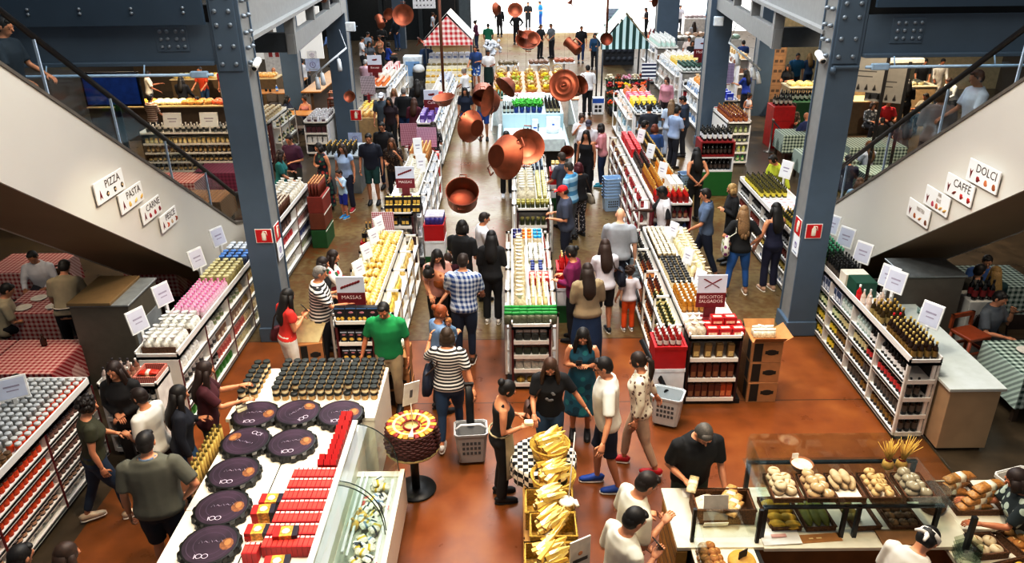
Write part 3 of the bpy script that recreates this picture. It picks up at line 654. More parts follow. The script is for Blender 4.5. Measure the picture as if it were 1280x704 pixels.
@_cache
def stick(l,w,col,tip):
 m=MB();m.mat(M(col,.5,var=.2,sc=30));m.tube([(0,0,0),(0,0,l*.9)],[w*.5,w*.42],8);m.mat(M(tip,.5));m.tube([(0,0,l*.88),(0,0,l)],[w*.44,w*.3],8)
 return m.mesh('packet')
def put(me,name,lab,cat,grp,pts,rz=0.,jr=.06,jp=.004):
 for p in pts:
  o=link(name,me,None,(p[0]+RN.uniform(-jp,jp),p[1]+RN.uniform(-jp,jp),p[2]),rz+RN.uniform(-jr,jr)+1e-4);tag(o,lab,cat,grp)
ORD=['lowest','second lowest','third','fourth','fifth','sixth']
BD=M('#eceae6',.45,var=.02);KICK=M('#141314',.6)
class Gondola:
 """display unit: tray on top, stepped shelves along the W and E flanks, shelves in the S end"""
 def __init__(s,lab,where,x0,x1,y0,y1,h,W=0.,E=0.,S=True,levs=3,bay=.9,trim='#5e1418',send=.32,slev=3,name='display_gondola',lip=.06,top=True,sz=None,back=None,frame=False):
  s.w=where;s.x0,s.x1,s.y0,s.y1,s.h=x0,x1,y0,y1,h;s.W,s.E=W,E;cx=(x0+x1)/2
  t=thing(name,lab,'display shelf',(cx,y0,0));s.t=t;T=Matrix.Translation((-cx,-y0,0))
  def mb(m):q=MB().mat(m);q.T=T;return q
  full=top=='full';a,b=(x0,x1)if full else(x0+W,x1-E);ys=y0+(send if S else 0)
  q=mb(KICK);q.box(x0+.03,y0+.03,0,x1-.03,y1-.03,.07);part(q,'kick_base',t)
  q=mb(M(back,.6)if back else BD)
  if full and W:q.box(b-.04,ys,.07,b,y1,h-.06)
  elif full and E:q.box(a,ys,.07,a+.04,y1,h-.06)
  else:q.box(a,ys,.07,b,y1,h-.06)
  part(q,'back_panel',t)
  ta,tb=a,b;s.a,s.b=a,b;s.full=full
  s.ta,s.tb=ta,tb
  if top:
   q=mb(BD);q.box(ta,y0,h-.06,tb,y1,h-.02);q.box(ta,y0,h-.06,ta+.02,y1,h+lip);q.box(tb-.02,y0,h-.06,tb,y1,h+lip);q.box(ta,y0,h-.06,tb,y0+.02,h+lip*.4);q.box(ta,y1-.02,h-.06,tb,y1,h+lip);part(q,'top_tray',t)
  s.zt=h-.018;s.lz=[]
  hh=h-.06 if top=='full' else h
  for i in range(levs):s.lz.append(.075+i*(hh-.09)/levs)
  if not full and levs>1:s.lz=[.075+i*(h-.31)/(levs-1)for i in range(levs)]
  for sd,wd in((-1,W),(1,E)):
   if not wd:continue
   p,r=(x0,a)if sd<0 else(b,x1)
   if full:p,r=(x0,x1-.04)if sd<0 else(x0+.04,x1)
   for z in s.lz:
    q=mb(BD);q.box(p,ys,z,r,y1,z+.028);lx=p if sd<0 else r-.012;q.box(lx,ys,z-.012,lx+.012,y1,z+.045);part(q,'shelf',t)
   n=max(1,round((y1-ys)/bay));s.cuts=[ys+i*(y1-ys)/n for i in range(n+1)]
   for y in s.cuts:
    q=mb(BD);zz=h-.06 if full else h+.03
    if frame and y==s.cuts[0]:q.box(p,y-.014,.07,p+.04,y+.014,zz);q.box(r-.04,y-.014,.07,r,y+.014,zz)
    elif full:q.box(p,y-.014,.07,r,y+.014,zz)
    else:
     o_,i_=(p,r)if sd<0 else(r-.035,p+.035)
     q.box(o_,y-.014,.07,o_+.035,y+.014,h-.0);q.box(i_-.035,y-.014,.07,i_,y+.014,h);q.box(p,y-.014,h-.035,r,y+.014,h)
    q.mat(M(trim,.5));lx=p-.004 if sd<0 else r;q.box(lx,y-.016,.07,lx+.004,y+.016,h-.06 if top=='full' else h+.03);part(q,'upright',t)
  s.ez=[]
  if S:
   for x in(a,b-.03):q=mb(M(trim,.5));q.box(x,y0+.005,.07,x+.03,ys,h-.06);part(q,'end_panel',t)
   for i in range(slev):
    z=.075+i*(h-.13)/slev;s.ez.append(z+.028);q=mb(BD);q.box(a+.03,y0+.01,z,b-.03,ys,z+.028);q.box(a+.03,y0,z-.015,b-.03,y0+.012,z+.045);part(q,'shelf',t)
  s.ys=ys
 def side(s,sd,i,items,pitch,dx=.0,rows=0,rp=0,rz=None,y0=None,y1=None,jr=.06):
  """items: list of (noun, mesh, description, category) laid in equal sections along the shelf"""
  y0=y0 or s.ys+.05;y1=y1 or s.y1-.05;z=s.lz[i]+.029
  xe=s.x0 if sd<0 else s.x1
  n=int((y1-y0)/pitch);secs={};wd=(s.W if sd<0 else s.E);rp=rp or pitch*.95;rows=rows or(max(1,int((wd-.02)/rp))if not s.full and i==len(s.lz)-1 else 1)
  for k in range(n):
   y=y0+(k+.5)*(y1-y0)/n
   if any(abs(y-c)<pitch*.5+.016 for c in s.cuts):continue
   it=items[min(len(items)-1,int(k*len(items)/n))]
   for r_ in range(rows):secs.setdefault(id(it),(it,[]))[1].append((xe-sd*(pitch*.55+.014+dx+r_*rp),y,z))
  for it,pts in secs.values():
   nm,me,ds,ct=it;lb=f"{ds}, {ORD[i] if i<len(s.lz)-1 or len(s.lz)<2 else 'highest'} shelf of {s.w}"
   put(me,nm,lb,ct,f"{ds}, {s.w} shelf {i+1}",pts,(PI/2 if sd>0 else-PI/2)if rz is None else rz,jr)
 def end(s,i,it,pitch,rows=1,x0=None,x1=None,dy=.0,rp=.1,z=None,jr=.05):
  nm,me,ds,ct=it;a=x0 or s.a+.05;b=x1 or s.b-.05;n=max(1,int((b-a)/pitch));pts=[(a+(k+.5)*(b-a)/n,s.y0+.02+pitch*.5+dy+r*rp,z or s.ez[i])for k in range(n)for r in range(rows)]
  put(me,nm,f"{ds}, {ORD[i] if i<len(s.ez)-1 else 'highest'} end shelf of {s.w}",ct,f"{ds}, {s.w} end shelf {i+1}",pts,0,jr)
 def grid(s,it,px,py,x0,x1,y0,y1,z=None,jr=.1,rz=0.,skip=0.,where=None,jp=.006):
  nm,me,ds,ct=it;nx=max(1,int((x1-x0)/px+.001));ny=max(1,int((y1-y0)/py+.001))
  pts=[(x0+(i+.5)*(x1-x0)/nx,y0+(j+.5)*(y1-y0)/ny,z or s.zt)for j in range(ny)for i in range(nx)if RN.random()>=skip]
  put(me,nm,f"{ds} on top of {s.w}" if not where else f"{ds} {where}",ct,f"{ds}, top of {s.w}",pts,rz,jr,jp)
def price_card(x,y,z,rz,lab,w=.26,h=.22,col='#eef0f4',leg=.16,tilt=-12,frame='#f4f4f2',name='price_card'):
 """framed card on a short stand"""
 t=thing(name,lab,'price card',(x,y,z),rz);R=rotm('X',tilt)
 m=MB().mat(M(frame,.4));m.T=Matrix.Translation((0,0,leg))@R.to_4x4();m.box(-w/2,-.012,0,w/2,.012,h,.004);part(m,'frame',t)
 m=MB().mat(M(col,.5,var=.03));m.T=Matrix.Translation((0,0,leg))@R.to_4x4();m.box(-w*.43,-.016,h*.08,w*.43,-.012,h*.92);m.mat(M('#a9a4b8',.6));m.box(-w*.25,-.0175,h*.55,w*.25,-.016,h*.62);m.box(-w*.18,-.0175,h*.38,w*.2,-.016,h*.43);part(m,'printed_sheet',t)
 m=MB().mat(M(frame,.4));m.box(-.02,-.02,0,.02,.02,leg+.02);m.box(-.06,-.05,0,.06,.05,.01);part(m,'stand',t)
def header_sign(x,y,z,word,lab,motif,w=.40,h=.48,rz=0,size=.085,motif_col='#7c1a22'):
 """two-tone category sign: pale picture above, maroon band with white lettering below, maroon foot"""
 t=thing('category_sign',lab,'sign',(x,y,z),rz)
 m=MB().mat(M('#d6dceb',.5,var=.02));m.box(-w/2,-.012,h*.46,w/2,.012,h);part(m,'picture_panel',t)
 m=MB().mat(M('#7c1a22',.5,var=.04));m.box(-w/2,-.013,h*.02,w/2,.013,h*.46);part(m,'maroon_band',t)
 m=MB().mat(M('#6b141b',.5));m.box(-w*.2,-.02,-.14,w*.2,.02,h*.02);m.box(-w*.28,-.06,-.16,w*.28,.06,-.14);part(m,'foot',t)
 me=text_mesh(word,size,M('#f0e9e6',.5));o=link('lettering',me,t,(0,-.015,h*.30 if '\n' not in word else h*.27));o.rotation_euler=(PI/2,0,0)
 m=MB().mat(M(motif_col,.5,var=.2,sc=30));m.T=Matrix.Translation((0,-.014,h*.74))
 if motif=='twist':
  for i in range(7):m.ell((-.12+i*.04,0,-.045+i*.015),(.03,.004,.018),8,6,rotm('Y',-40))
 elif motif=='wheat':
  for sg in(1,-1):
   m.tube([(-sg*.10,0,-.06),(sg*.10,0,.07)],.005,5)
   for i in range(5):m.ell((sg*(.03+i*.02),0,.02+i*.012),(.017,.003,.009),8,6,rotm('Y',-sg*15))
 else:m.ell((0,0,0),(.09,.004,.03),10,6);m.ell((.06,0,.02),(.04,.004,.02),8,6)
 part(m,'picture',t)
def placard(x,y,z,lab,rz=0.,w=.34,h=.42,c1='#a3273c',c2='#e9dde0',leg=.1,kind='plaid',sc=26,tilt=-6):
 t=thing('patterned_placard',lab,'sign',(x,y,z),rz);m=MB().mat(pattern(kind,c1,c2,sc));m.T=Matrix.Translation((0,0,leg))@rotm('X',tilt).to_4x4();m.box(-w/2,-.01,0,w/2,.01,h);part(m,'board',t)
 m=MB().mat(M('#8a1c26',.5));m.box(-w*.3,-.03,0,w*.3,.03,.02);m.box(-.03,-.008,0,.03,.008,leg+.05);part(m,'foot',t)
def tricolor(x0,x1,y0,y1,lab,where,cols=('#1d5a2c','#dfe3ea','#b3121a'),h=.98,open_=True):
 """stack of three painted crates"""
 z=0
 for i,c in enumerate(cols):
  hh=h/3;cx,cy=(x0+x1)/2,(y0+y1)/2;nm=('green','white','red')[i]if len(cols)==3 else('maroon','red')[i]
  t=thing('display_crate',f"{nm} painted crate of the stack {lab}",'crate',(cx,cy,z));a,b=(x1-x0)/2,(y1-y0)/2;m=MB().mat(M(c,.5,var=.05));
  m.box(-a,-b,0,a,b,.02)
  for q in((-a,-b,-a+.02,b),(a-.02,-b,a,b),(-a+.02,-b,a-.02,-b+.02),(-a+.02,b-.02,a-.02,b)):m.box(q[0],q[1],.02,q[2],q[3],hh-.001)
  m.box(-a+.02,-b+.02,hh-.05,a-.02,b-.02,hh-.03);part(m,'crate_body',t)
  m=MB().mat(M(c,.45));m.box(-a-.008,-b-.008,hh-.05,a+.008,-b,hh-.001);m.box(-a-.008,-b,hh-.05,-a,b,hh-.001);m.box(a,-b,hh-.05,a+.008,b,hh-.001);part(m,'rim',t);z+=hh
 return z-.03
def carton(w,d,h,col='#a9794a',tape='#1c1713'):
 m=MB();m.mat(M(col,.75,var=.08));m.box(-w/2,-d/2,0,w/2,d/2,h,.004)
 m.mat(M(tape,.6));m.box(-w/2-.002,-d/2-.003,h*.30,w*.1,-d/2,h*.62)if False else None
 m.box(-w*.42,-d/2-.002,h*.06,-w*.14,-d/2,h*.94);m.box(-w*.05,-d/2-.002,h*.42,w*.38,-d/2,h*.58);m.ell((w*.16,-d/2-.001,h*.5),(w*.2,.003,h*.14),12,6)
 m.box(w/2,-d*.4,h*.06,w/2+.002,-d*.1,h*.94);m.box(-w/2-.002,-d*.4,h*.06,-w/2,-d*.1,h*.94)
 return m.mesh('carton')
#near shelves
u=Gondola('white jar shelf beside the red checked tables, stocked with orange labelled jars','jar shelf at the tables',-5.95,-5.2,4.9,7.95,1.14,E=.3,S=False,levs=6,bay=1.02,top='full',back='#3a3430')
rj=jar(.105,.036,'#c8421c','#5a3a28','#d8551f');bj=jar(.105,.036,'#5b3a33','#2c2326','#8d6a5c');gj=jar(.11,.037,'#8a8a86','#b9bcbe',None);sj=jar(.11,.036,'#d2542a','#c9c9c6','#d24a1e');tj=jar(.10,.037,'#8c6a45','#6b5238',None)
for i in range(1,6):u.side(1,i,[('jar',rj,'orange jar with brown lid','jar')]*2+[('jar',bj,'dark jar with grey label','jar')]if i>1 else[('jar',jar(.1,.036,'#3b2a2a','#d8cfc8','#cfa98a'),'small pale-lidded jar','jar')],.083)
u.side(1,0,[('packet',pouch(.13,.08,.14,'#d9d2c8','#dd4a1c'),'clear packet with orange header','packet')],.16)
u.grid(('jar',gj,'glass jar with silver lid','jar'),.085,.085,-5.9,-5.42,6.55,7.9);u.grid(('jar',sj,'orange jar with silver lid','jar'),.085,.085,-5.40,-5.22,6.55,7.9);u.grid(('jar',tj,'squat brown jar','jar'),.085,.085,-5.9,-5.24,5.5,6.5)
price_card(-5.72,7.35,u.zt,.5,'white framed price card above the silver-lidded jars',.32,.27,'#d8dff0',.16)
u=Gondola('corner shelf with dark bottles behind the woman in black, between two long shelves','corner shelf',-5.15,-4.42,7.98,8.38,1.06,S=True,levs=3,send=.36,slev=4,trim='#e8e4de',lip=.03)
for i,(n,d)in enumerate((('#1f2c5c','navy bottle'),('#5a1f5c','purple bottle'),('#6a2320','wine-red bottle'),('#17130f','dark bottle'))):u.end(i,('bottle',bottle(.2,.036,n,'#222222','#8a6f5c' if i!=3 else '#cfcfcf'),d,'bottle'),.085)
u.grid(('bottle',bottle(.22,.034,'#b9a9a2','#3a3436','#e6e0da'),'pale grey bottle with dark cap','bottle'),.08,.085,-5.12,-4.82,8.02,8.34);u.grid(('bottle',bottle(.22,.034,'#8a5f4c','#d8d4cc','#c9a48c'),'rose-brown bottle with pale cap','bottle'),.08,.085,-4.81,-4.74,8.02,8.34)
t=thing('display_tray','red tray of packets on the end of the corner shelf','tray',(-4.57,8.19,u.zt));m=MB().mat(M('#8c1d1c',.5));m.box(-.145,-.17,0,.145,.17,.012);m.mat(pattern('check','#9c2320','#d9a090',40));
for q in((-.145,-.17,.145,-.155),(-.145,.155,.145,.17),(-.145,-.155,-.13,.155),(.13,-.155,.145,.155)):m.box(q[0],q[1],.012,q[2],q[3],.10)
part(m,'tray_body',t)
put(pack(.24,.10,.05,'#b08c66','#e9dcc4'),'packet','brown packet in the red tray on the corner shelf','packet','packets in the red tray',[(-4.57,8.09+.115*i,u.zt+.014)for i in range(2)]);put(pack(.24,.10,.05,'#c23a22','#e8d8c8'),'packet','red packet in the red tray on the corner shelf','packet',None,[(-4.57,8.32-.015,u.zt+.014)]if 0 else[(-4.57,8.15,u.zt+.07)])
u=Gondola('long white shelf below the PIZZA and PASTA signs, with pink bottles on top','shelf below PIZZA sign',-4.92,-4.36,8.55,12.25,1.14,E=.3,S=False,levs=4,bay=.93,top='full',back='#6a645c')
u.side(1,0,[('packet',pouch(.12,.08,.17,'#2f7a1f','#7aa03a'),'green packet','packet'),('packet',pouch(.12,.08,.16,'#cfc49a','#d8d0b0'),'pale packet','packet')],.13)
u.side(1,1,[('bottle',bottle(.2,.034,'#231d1b','#b9b9b9','#9c9c98'),'dark bottle with silver cap','bottle'),('bottle',bottle(.2,.036,'#d08a7c','#e8d8d0','#b5544c'),'coral bottle','bottle'),('packet',pouch(.14,.08,.17,'#c9b184','#b98a4a'),'tan packet','packet')],.09)
u.side(1,2,[('jar',jar(.13,.04,'#c2bdb8','#d9d6d2','#3f3a38'),'white jar','jar'),('box',box(.1,.09,.15,'#8e6b52','#b79c86','#d9cdb9'),'brown gift box','box'),('packet',pouch(.13,.08,.16,'#c9a65a','#d0b070'),'golden packet','packet')],.125)
u.side(1,3,[('bag',bag(.16,.19,'#e6e2dc','#ffffff'),'white tied bag','bag'),('jar',jar(.11,.04,'#c0b9a8','#8b8d7c','#7e8a5c'),'olive-labelled jar','jar'),('packet',pouch(.13,.08,.15,'#a98c4c','#b99a4c'),'ochre packet','packet')],.14)
for k,(ya,yb)in enumerate(((8.62,9.1),(9.12,9.55))):
 t=thing('wicker_tray',('nearer' if k==0 else 'farther')+' wicker tray of white tied bags below the PIZZA signs','tray',(-4.62,(ya+yb)/2,u.zt));m=MB().mat(M('#5d3c22',.8,var=.4,sc=60,bump=.8));b=(yb-ya)/2
 m.box(-.24,-b+.01,0,.2,b-.01,.012);
 for q in((-.24,-b+.01,-.225,b-.01),(.185,-b+.01,.2,b-.01),(-.225,-b+.01,.185,-b+.025),(-.225,b-.025,.185,b-.01)):m.box(q[0],q[1],.012,q[2],q[3],.09)
 part(m,'tray_body',t)
 put(bag(.15,.21,'#e9e4da','#fdfcf8'),'bag','white tied bag of sweets in the '+('nearer' if k==0 else 'farther')+' wicker tray below the PIZZA signs','bag','white bags in wicker trays '+str(k),[(-4.80+.115*i,ya+.08+.105*j,u.zt+.014)for i in range(4)for j in range(4 if k==0 else 3)],0,.8)
u.grid(('bottle',bottle(.19,.036,'#e3b4c8','#ef8fc0','#e9d5de'),'pink-capped bottle','bottle'),.083,.083,-4.86,-4.39,9.62,10.62);u.grid(('tin',tin(.17,.042,'#8d8457','#cfc79a'),'olive tin with cream lid','tin'),.10,.10,-4.88,-4.40,10.68,11.45);u.grid(('tin',tin(.16,.045,'#2a3450','#5f8fd0'),'navy tin with blue lid','tin'),.10,.105,-4.88,-4.40,11.5,11.85);u.grid(('tin',tin(.16,.045,'#6a7078','#dfe6ee'),'grey tin with white lid','tin'),.10,.105,-4.88,-4.40,11.88,12.2)
for y,l in((8.95,'white framed card above the white tied bags'),(9.75,'white framed card beside the pink-capped bottles'),(11.05,'white framed card beside the cream-lidded tins'),(12.0,'white framed card above the white-lidded tins')):price_card(-4.98,y,u.zt-.1,1.12,l,.28,.32,'#d4d4e2',.26)
u=Gondola('white shelf behind the pizza-side column, topped with chocolate biscuits','biscuit stick shelf',-4.98,-4.36,13.35,15.55,1.2,E=.3,S=False,levs=4,bay=1.1,top='full')
u.side(1,0,[('packet',pouch(.15,.08,.17,'#cfcabc','#c9c9a8'),'cream packet','packet'),('packet',pouch(.15,.08,.17,'#b9bc9a','#8f9a6a'),'pale green packet','packet')],.17);u.side(1,1,[('packet',pouch(.15,.08,.18,'#d8d2c0','#e8e4d8'),'cream packet with white head','packet'),('packet',pouch(.15,.08,.18,'#3f4f8a','#d9dce8'),'blue and white packet','packet')],.17)
u.side(1,2,[('packet',pouch(.15,.08,.18,'#b91f22','#d8403c'),'bright red packet','packet'),('packet',pouch(.15,.08,.18,'#c98f86','#e8d6d0'),'rose packet','packet')],.17);u.side(1,3,[('box',box(.14,.09,.17,'#3a2018','#4a2c22','#7a5a42'),'chocolate box','box'),('packet',pouch(.15,.08,.17,'#a89884','#c9bfae'),'beige packet','packet')],.17)
u.grid(('packet',stick(.26,.05,'#5a3016','#e8d8c4'),'chocolate and cream biscuit stick','packet'),.07,.07,-4.93,-4.40,13.42,14.35);u.grid(('bag',bag(.17,.24,'#ddd5c6','#f8f6f0'),'white cellophane bag','bag'),.135,.14,-4.93,-4.40,14.42,15.5,jr=.8)
price_card(-4.95,14.3,u.zt,.7,'white card standing behind the cellophane bags',.34,.3,leg=.3)
for k,(c,z)in enumerate((('#1f5a2a',0),('#7a3a22',.42),('#8a2f22',.78))):
 t=thing('display_crate',('green','brown','red-brown')[k]+' crate stacked against the end of the biscuit shelf','crate',(-4.12,15.35,z));m=MB().mat(M(c,.6));m.box(-.16,-.35,0,.16,.35,.4 if k==0 else .355,.006);m.mat(M('#e8e4da'));m.box(.16,-.35,.36 if k==0 else .31,.163,.35,.385 if k==0 else .34);part(m,'crate_body',t)
put(stick(.3,.05,'#7a3020','#d8a070'),'packet','long red-brown packet standing in the crates by the biscuit shelf','packet','long packets in the end crates',[(-4.22+.065*i,15.05+.07*j,1.136)for i in range(4)for j in range(9)],0,.1)
BRN=bottle(.25,.034,'#2a160a','#c9b06a','#8a6a2c');GRN=bottle(.29,.037,'#0d1f10','#0f3a1c','#c9c39a');DRK=bottle(.28,.036,'#0c0b0b','#151515','#5c5148');GRC=bottle(.28,.038,'#12301c','#4fae84','#88a85c');YEL=bottle(.25,.036,'#4d4a10','#1c3a1c','#d8c43c')
CLR=bottle(.25,.035,'#d9c2b4','#d8d4d0','#e9d9cf');REDB=bottle(.27,.038,'#c4161c','#f2f0ec','#d02a2a');BRED=bottle(.25,.035,'#2a160a','#d0222a','#d9c9a0')
u=Gondola('long white bottle shelf beside the pale wooden counter, packed with dark bottles','dark bottle shelf',4.87,5.27,8.15,12.3,1.18,W=.3,S=True,levs=4,bay=.78,top='full',send=.03,slev=4,trim='#d9d6d0',back='#1d1a17',frame=True)
for i,its in enumerate(([('bottle',BRN,'brown bottle with gold cap','bottle'),('bottle',DRK,'black bottle','bottle'),('bottle',YEL,'olive oil bottle with yellow label','bottle'),('bottle',GRN,'green wine bottle','bottle')],[('bottle',DRK,'black bottle','bottle'),('bottle',BRN,'brown bottle with gold cap','bottle'),('bottle',YEL,'olive oil bottle with yellow label','bottle'),('bottle',GRN,'green wine bottle','bottle')],[('bottle',bottle(.24,.036,'#20130d','#d8d0c8','#c23c3c'),'dark bottle with red label','bottle'),('bottle',GRN,'green wine bottle','bottle'),('bottle',bottle(.25,.036,'#1a3a1c','#1a2a1a','#cfd8b0'),'green bottle with pale label','bottle'),('bottle',YEL,'olive oil bottle with yellow label','bottle')],[('bottle',bottle(.22,.036,'#1a1412','#c8c8c8','#e4e4e4'),'dark bottle with white label','bottle'),('bottle',bottle(.22,.036,'#a8b8b4','#e8e8e8','#d4dcd8'),'clear bottle','bottle'),('box',box(.08,.09,.2,'#3c4a6c','#c9ccd8','#dfe3ee'),'blue and white carton','box'),('bottle',GRN,'green wine bottle','bottle')])):u.side(-1,i,its,.088)
for i,d in((0,'black bottle'),(1,'black bottle'),(2,'tall dark bottle')):u.end(i,('bottle',DRK,d,'bottle'),.09,x0=4.93,x1=5.12 if i==2 else 5.2)
u.grid(('bottle',BRN,'brown bottle with gold cap','bottle'),.078,.080,4.90,5.25,8.2,8.95);u.grid(('bottle',BRED,'brown bottle with red cap','bottle'),.08,.08,4.98,5.16,8.975,9.06);u.grid(('bottle',bottle(.27,.036,'#3a2a0c','#b99a4a','#a8945c'),'amber bottle with paper label','bottle'),.082,.082,4.90,5.25,9.08,9.45)
u.grid(('bottle',CLR,'clear rose bottle','bottle'),.085,.085,4.90,5.25,9.48,9.8,skip=.15);put(REDB,'bottle','red bottle with white cap on top of the bottle shelf','bottle',None,[(4.93,9.87,u.zt)])
put(box(.3,.3,.24,'#0f4a38','#12553f',None),'box','dark green carton on top of the bottle shelf','box',None,[(5.08,10.13,u.zt)],0,0);put(box(.34,.22,.22,'#e4dccb','#e9e2d4',None),'box','cream carton behind the dark green carton','box',None,[(5.08,10.42,u.zt)],0,0)
u.grid(('bottle',DRK,'black bottle','bottle'),.082,.082,4.90,5.25,10.56,11.1);u.grid(('bottle',GRC,'bottle with mint green cap','bottle'),.085,.085,4.90,5.25,11.15,12.25)
for y,l,lg in((8.75,'white framed card above the gold-capped brown bottles',.3),(9.75,'white framed card beside the dark green carton',.32),(9.95,'plain white card behind the framed one by the green carton',.3),(10.85,'white framed card above the black bottles',.3),(11.5,'white framed card between the mint-capped bottles and stairway',.3),(12.1,'white framed card at the far end of the mint-capped bottles',.3)):price_card(5.34,y,u.zt-.12,-1.0,l,.28,.33,'#cfd2e2',lg)
u=Gondola('white wine shelf behind the dolci-side column, woman in navy standing at it','navy woman wine shelf',4.87,5.6,12.6,15.9,1.15,W=.3,S=False,levs=4,bay=.85,top='full',trim='#cfcac2')
u.side(-1,0,[('box',box(.1,.1,.16,'#dcdcdc','#e8e8e8','#5a6a8a'),'white carton','box')],.13);u.side(-1,1,[('bottle',bottle(.2,.036,'#6a5a1c','#3a3a1a','#cfb85a'),'amber bottle','bottle')],.1);u.side(-1,2,[('bottle',bottle(.2,.036,'#6a1c14','#2a1a14','#8a3a2c'),'dark red bottle','bottle')],.1);u.side(-1,3,[('bottle',DRK if 0 else bottle(.19,.036,'#14110f','#3a3a3a','#c9c9c9'),'dark bottle with white label','bottle')],.1)
u.grid(('bottle',bottle(.22,.036,'#5a5414','#1a1a12','#d8cc5a'),'yellow-green bottle','bottle'),.10,.10,4.92,5.5,14.6,15.8);u.grid(('box',box(.12,.16,.05,'#e4e0e2','#ece8ea','#d8a0a0'),'flat white box','box'),.14,.18,4.92,5.5,13.6,14.5);u.grid(('bottle',bottle(.24,.036,'#2c2c10','#b9a040','#c9bc4a'),'olive bottle with gold cap','bottle'),.1,.1,4.92,5.5,12.66,13.5)
price_card(5.5,15.0,u.zt,-1.0,'white card by the yellow-green bottles',.28,.36,leg=.3);price_card(5.52,13.9,u.zt,-1.0,'white card by the flat white boxes',.28,.36,leg=.3)
#central shelf
WPK=pouch(.12,.10,.2,'#7a7466','#d6d6cc');GPK=pouch(.11,.08,.19,'#5d5f48','#2f9a4c')
u=Gondola('central shelf topped with pasta sticks and green-headed packets, seen end-on','central packet shelf',-.16,.62,9.42,13.1,1.06,W=.10,E=.12,levs=3,slev=4,trim='#5a1a1c',send=.34)
u.end(3,('packet',pouch(.10,.06,.16,'#3b3a34','#dcdcd8'),'black and white packet','packet'),.105);u.end(2,('packet',pouch(.10,.06,.15,'#3a3f2c','#5a3a2a'),'dark herb packet','packet'),.11);u.end(1,('packet',pouch(.11,.06,.16,'#b9b4aa','#dcd8d0'),'pale grey packet','packet'),.11);u.end(0,('packet',pack(.12,.10,.07,'#9a7a2c','#c8a84a'),'golden packet','packet'),.13)
put(GPK,'packet','green-headed packet on top of the central shelf','packet','green-headed packets',[(-.10+.105*i,9.52+.10*j,u.zt)for i in range(7)for j in range(3)],0,.12)
PST=stick(.26,.055,'#e2cfa2','#f2ead2');CRM=bag(.19,.27,'#d8c8a6','#f0e8d4')
u.grid(('bag',CRM,'cream bag','bag'),.12,.15,-.04,.18,9.85,12.4,jr=.9);u.grid(('packet',PST,'bundle of pale pasta sticks','packet'),.07,.075,.22,.48,9.85,10.75)
put(box(.10,.14,.12,'#b9231f','#a81c1c','#e8d0b0'),'box','red carton among the goods on the central shelf','box','red cartons on the central shelf',[(.27+.105*i,10.85+.15*j,u.zt)for i in range(3)for j in range(2)])
WL=jar(.12,.036,'#d9d4c8','#e9e6dc','#8a8a6a');NL=jar(.12,.036,'#dcd8d0','#2a3a7a','#e8e4dc')
u.grid(('jar',NL,'jar with navy lid','jar'),.09,.09,.22,.48,11.15,11.55);u.grid(('jar',WL,'jar with cream lid','jar'),.085,.085,.22,.48,11.6,12.3)
for x,c,d in((-.0,'#2a2a6c','violet'),(.17,'#ee8a22','orange'),(.36,'#2aa0d8','sky blue')):put(jar(.17,.04,'#d9cdb8',c,'#cbbfa6'),'jar',f'tall cream jar with {d} lid near the far end of the central shelf','jar',f'{d}-lidded jars',[(x+.09*i,12.5+.16*j,u.zt)for i in range(2 if d!='sky blue' else 1)for j in range(3)]if d!='sky blue' else[(x+.0+.08*i,12.5+.16*j,u.zt)for i in range(2)for j in range(3)])
m=MB().mat(BD);t=thing('divider_board','white divider running along the top of the central shelf','divider',(.195,9.9,u.zt));m.box(-.012,0,0,.012,2.9,.2);part(m,'board',t)
for i in range(3):u.side(1,i,[('packet',pouch(.11,.06,.16,'#c9beae','#b0222a'),'pale packet with red head','packet')],.13);u.side(-1,i,[('packet',pouch(.11,.05,.16,'#d8d0c0','#e8e2d4'),'cream packet','packet')],.14)
z=tricolor(.70,1.08,11.5,11.95,'beside the central shelf','x');
put(bottle(.26,.04,'#b3221f','#c8b478','#b81a1c'),'bottle','red bottle with gold cap in the crate beside the central shelf','bottle','red bottles in the crate',[(.78+.1*i,11.6+.1*j,z)for i in range(3)for j in range(3)])
u=Gondola('central shelf with olive jars, behind the one with green-headed packets','central olive shelf',-.05,.78,14.2,18.2,1.1,W=.10,E=.10,levs=3,slev=3,trim='#4a1618')
OJ=jar(.15,.04,'#6f6a24','#a8a050','#3a3c14')
for i in(1,2):u.end(i,('jar',jar(.17,.038,'#4c5220','#a09a5a','#2c3418'),'dark green jar','jar'),.09)
u.end(0,('jar',jar(.15,.04,'#8a6a2a','#c0b080','#5a4a1c'),'ochre jar','jar'),.1)
u.grid(('jar',OJ,'olive jar with gold lid','jar'),.088,.10,.03,.70,14.25,14.5);u.grid(('bag',bag(.21,.34,'#d4ccb6','#f2f0e8'),'tall white bag','bag'),.17,.17,.06,.42,14.6,16.4,jr=.8);u.grid(('jar',jar(.17,.04,'#8c8a4a','#d0c68a','#e0d8b0'),'pale green jar','jar'),.095,.1,.45,.68,14.6,16.4);u.grid(('bottle',bottle(.24,.034,'#3a3f4c','#9ab0c0','#c9d4dc'),'slate blue bottle','bottle'),.09,.10,.06,.68,16.5,18.1)
for i in range(3):u.side(1,i,[('jar',jar(.15,.04,'#7a6a3a','#d9d2b4','#e8e4d4'),'cream-labelled jar','jar')],.14)
z=tricolor(.84,1.2,17.2,17.6,'beside the olive-jar shelf','x');put(tin(.2,.045,'#d8d8d8','#b79c4c'),'tin','gold-topped tin in the crate beside the olive-jar shelf','tin','gold-topped tins',[(.92+.1*i,17.3+.1*j,z)for i in range(3)for j in range(3)])
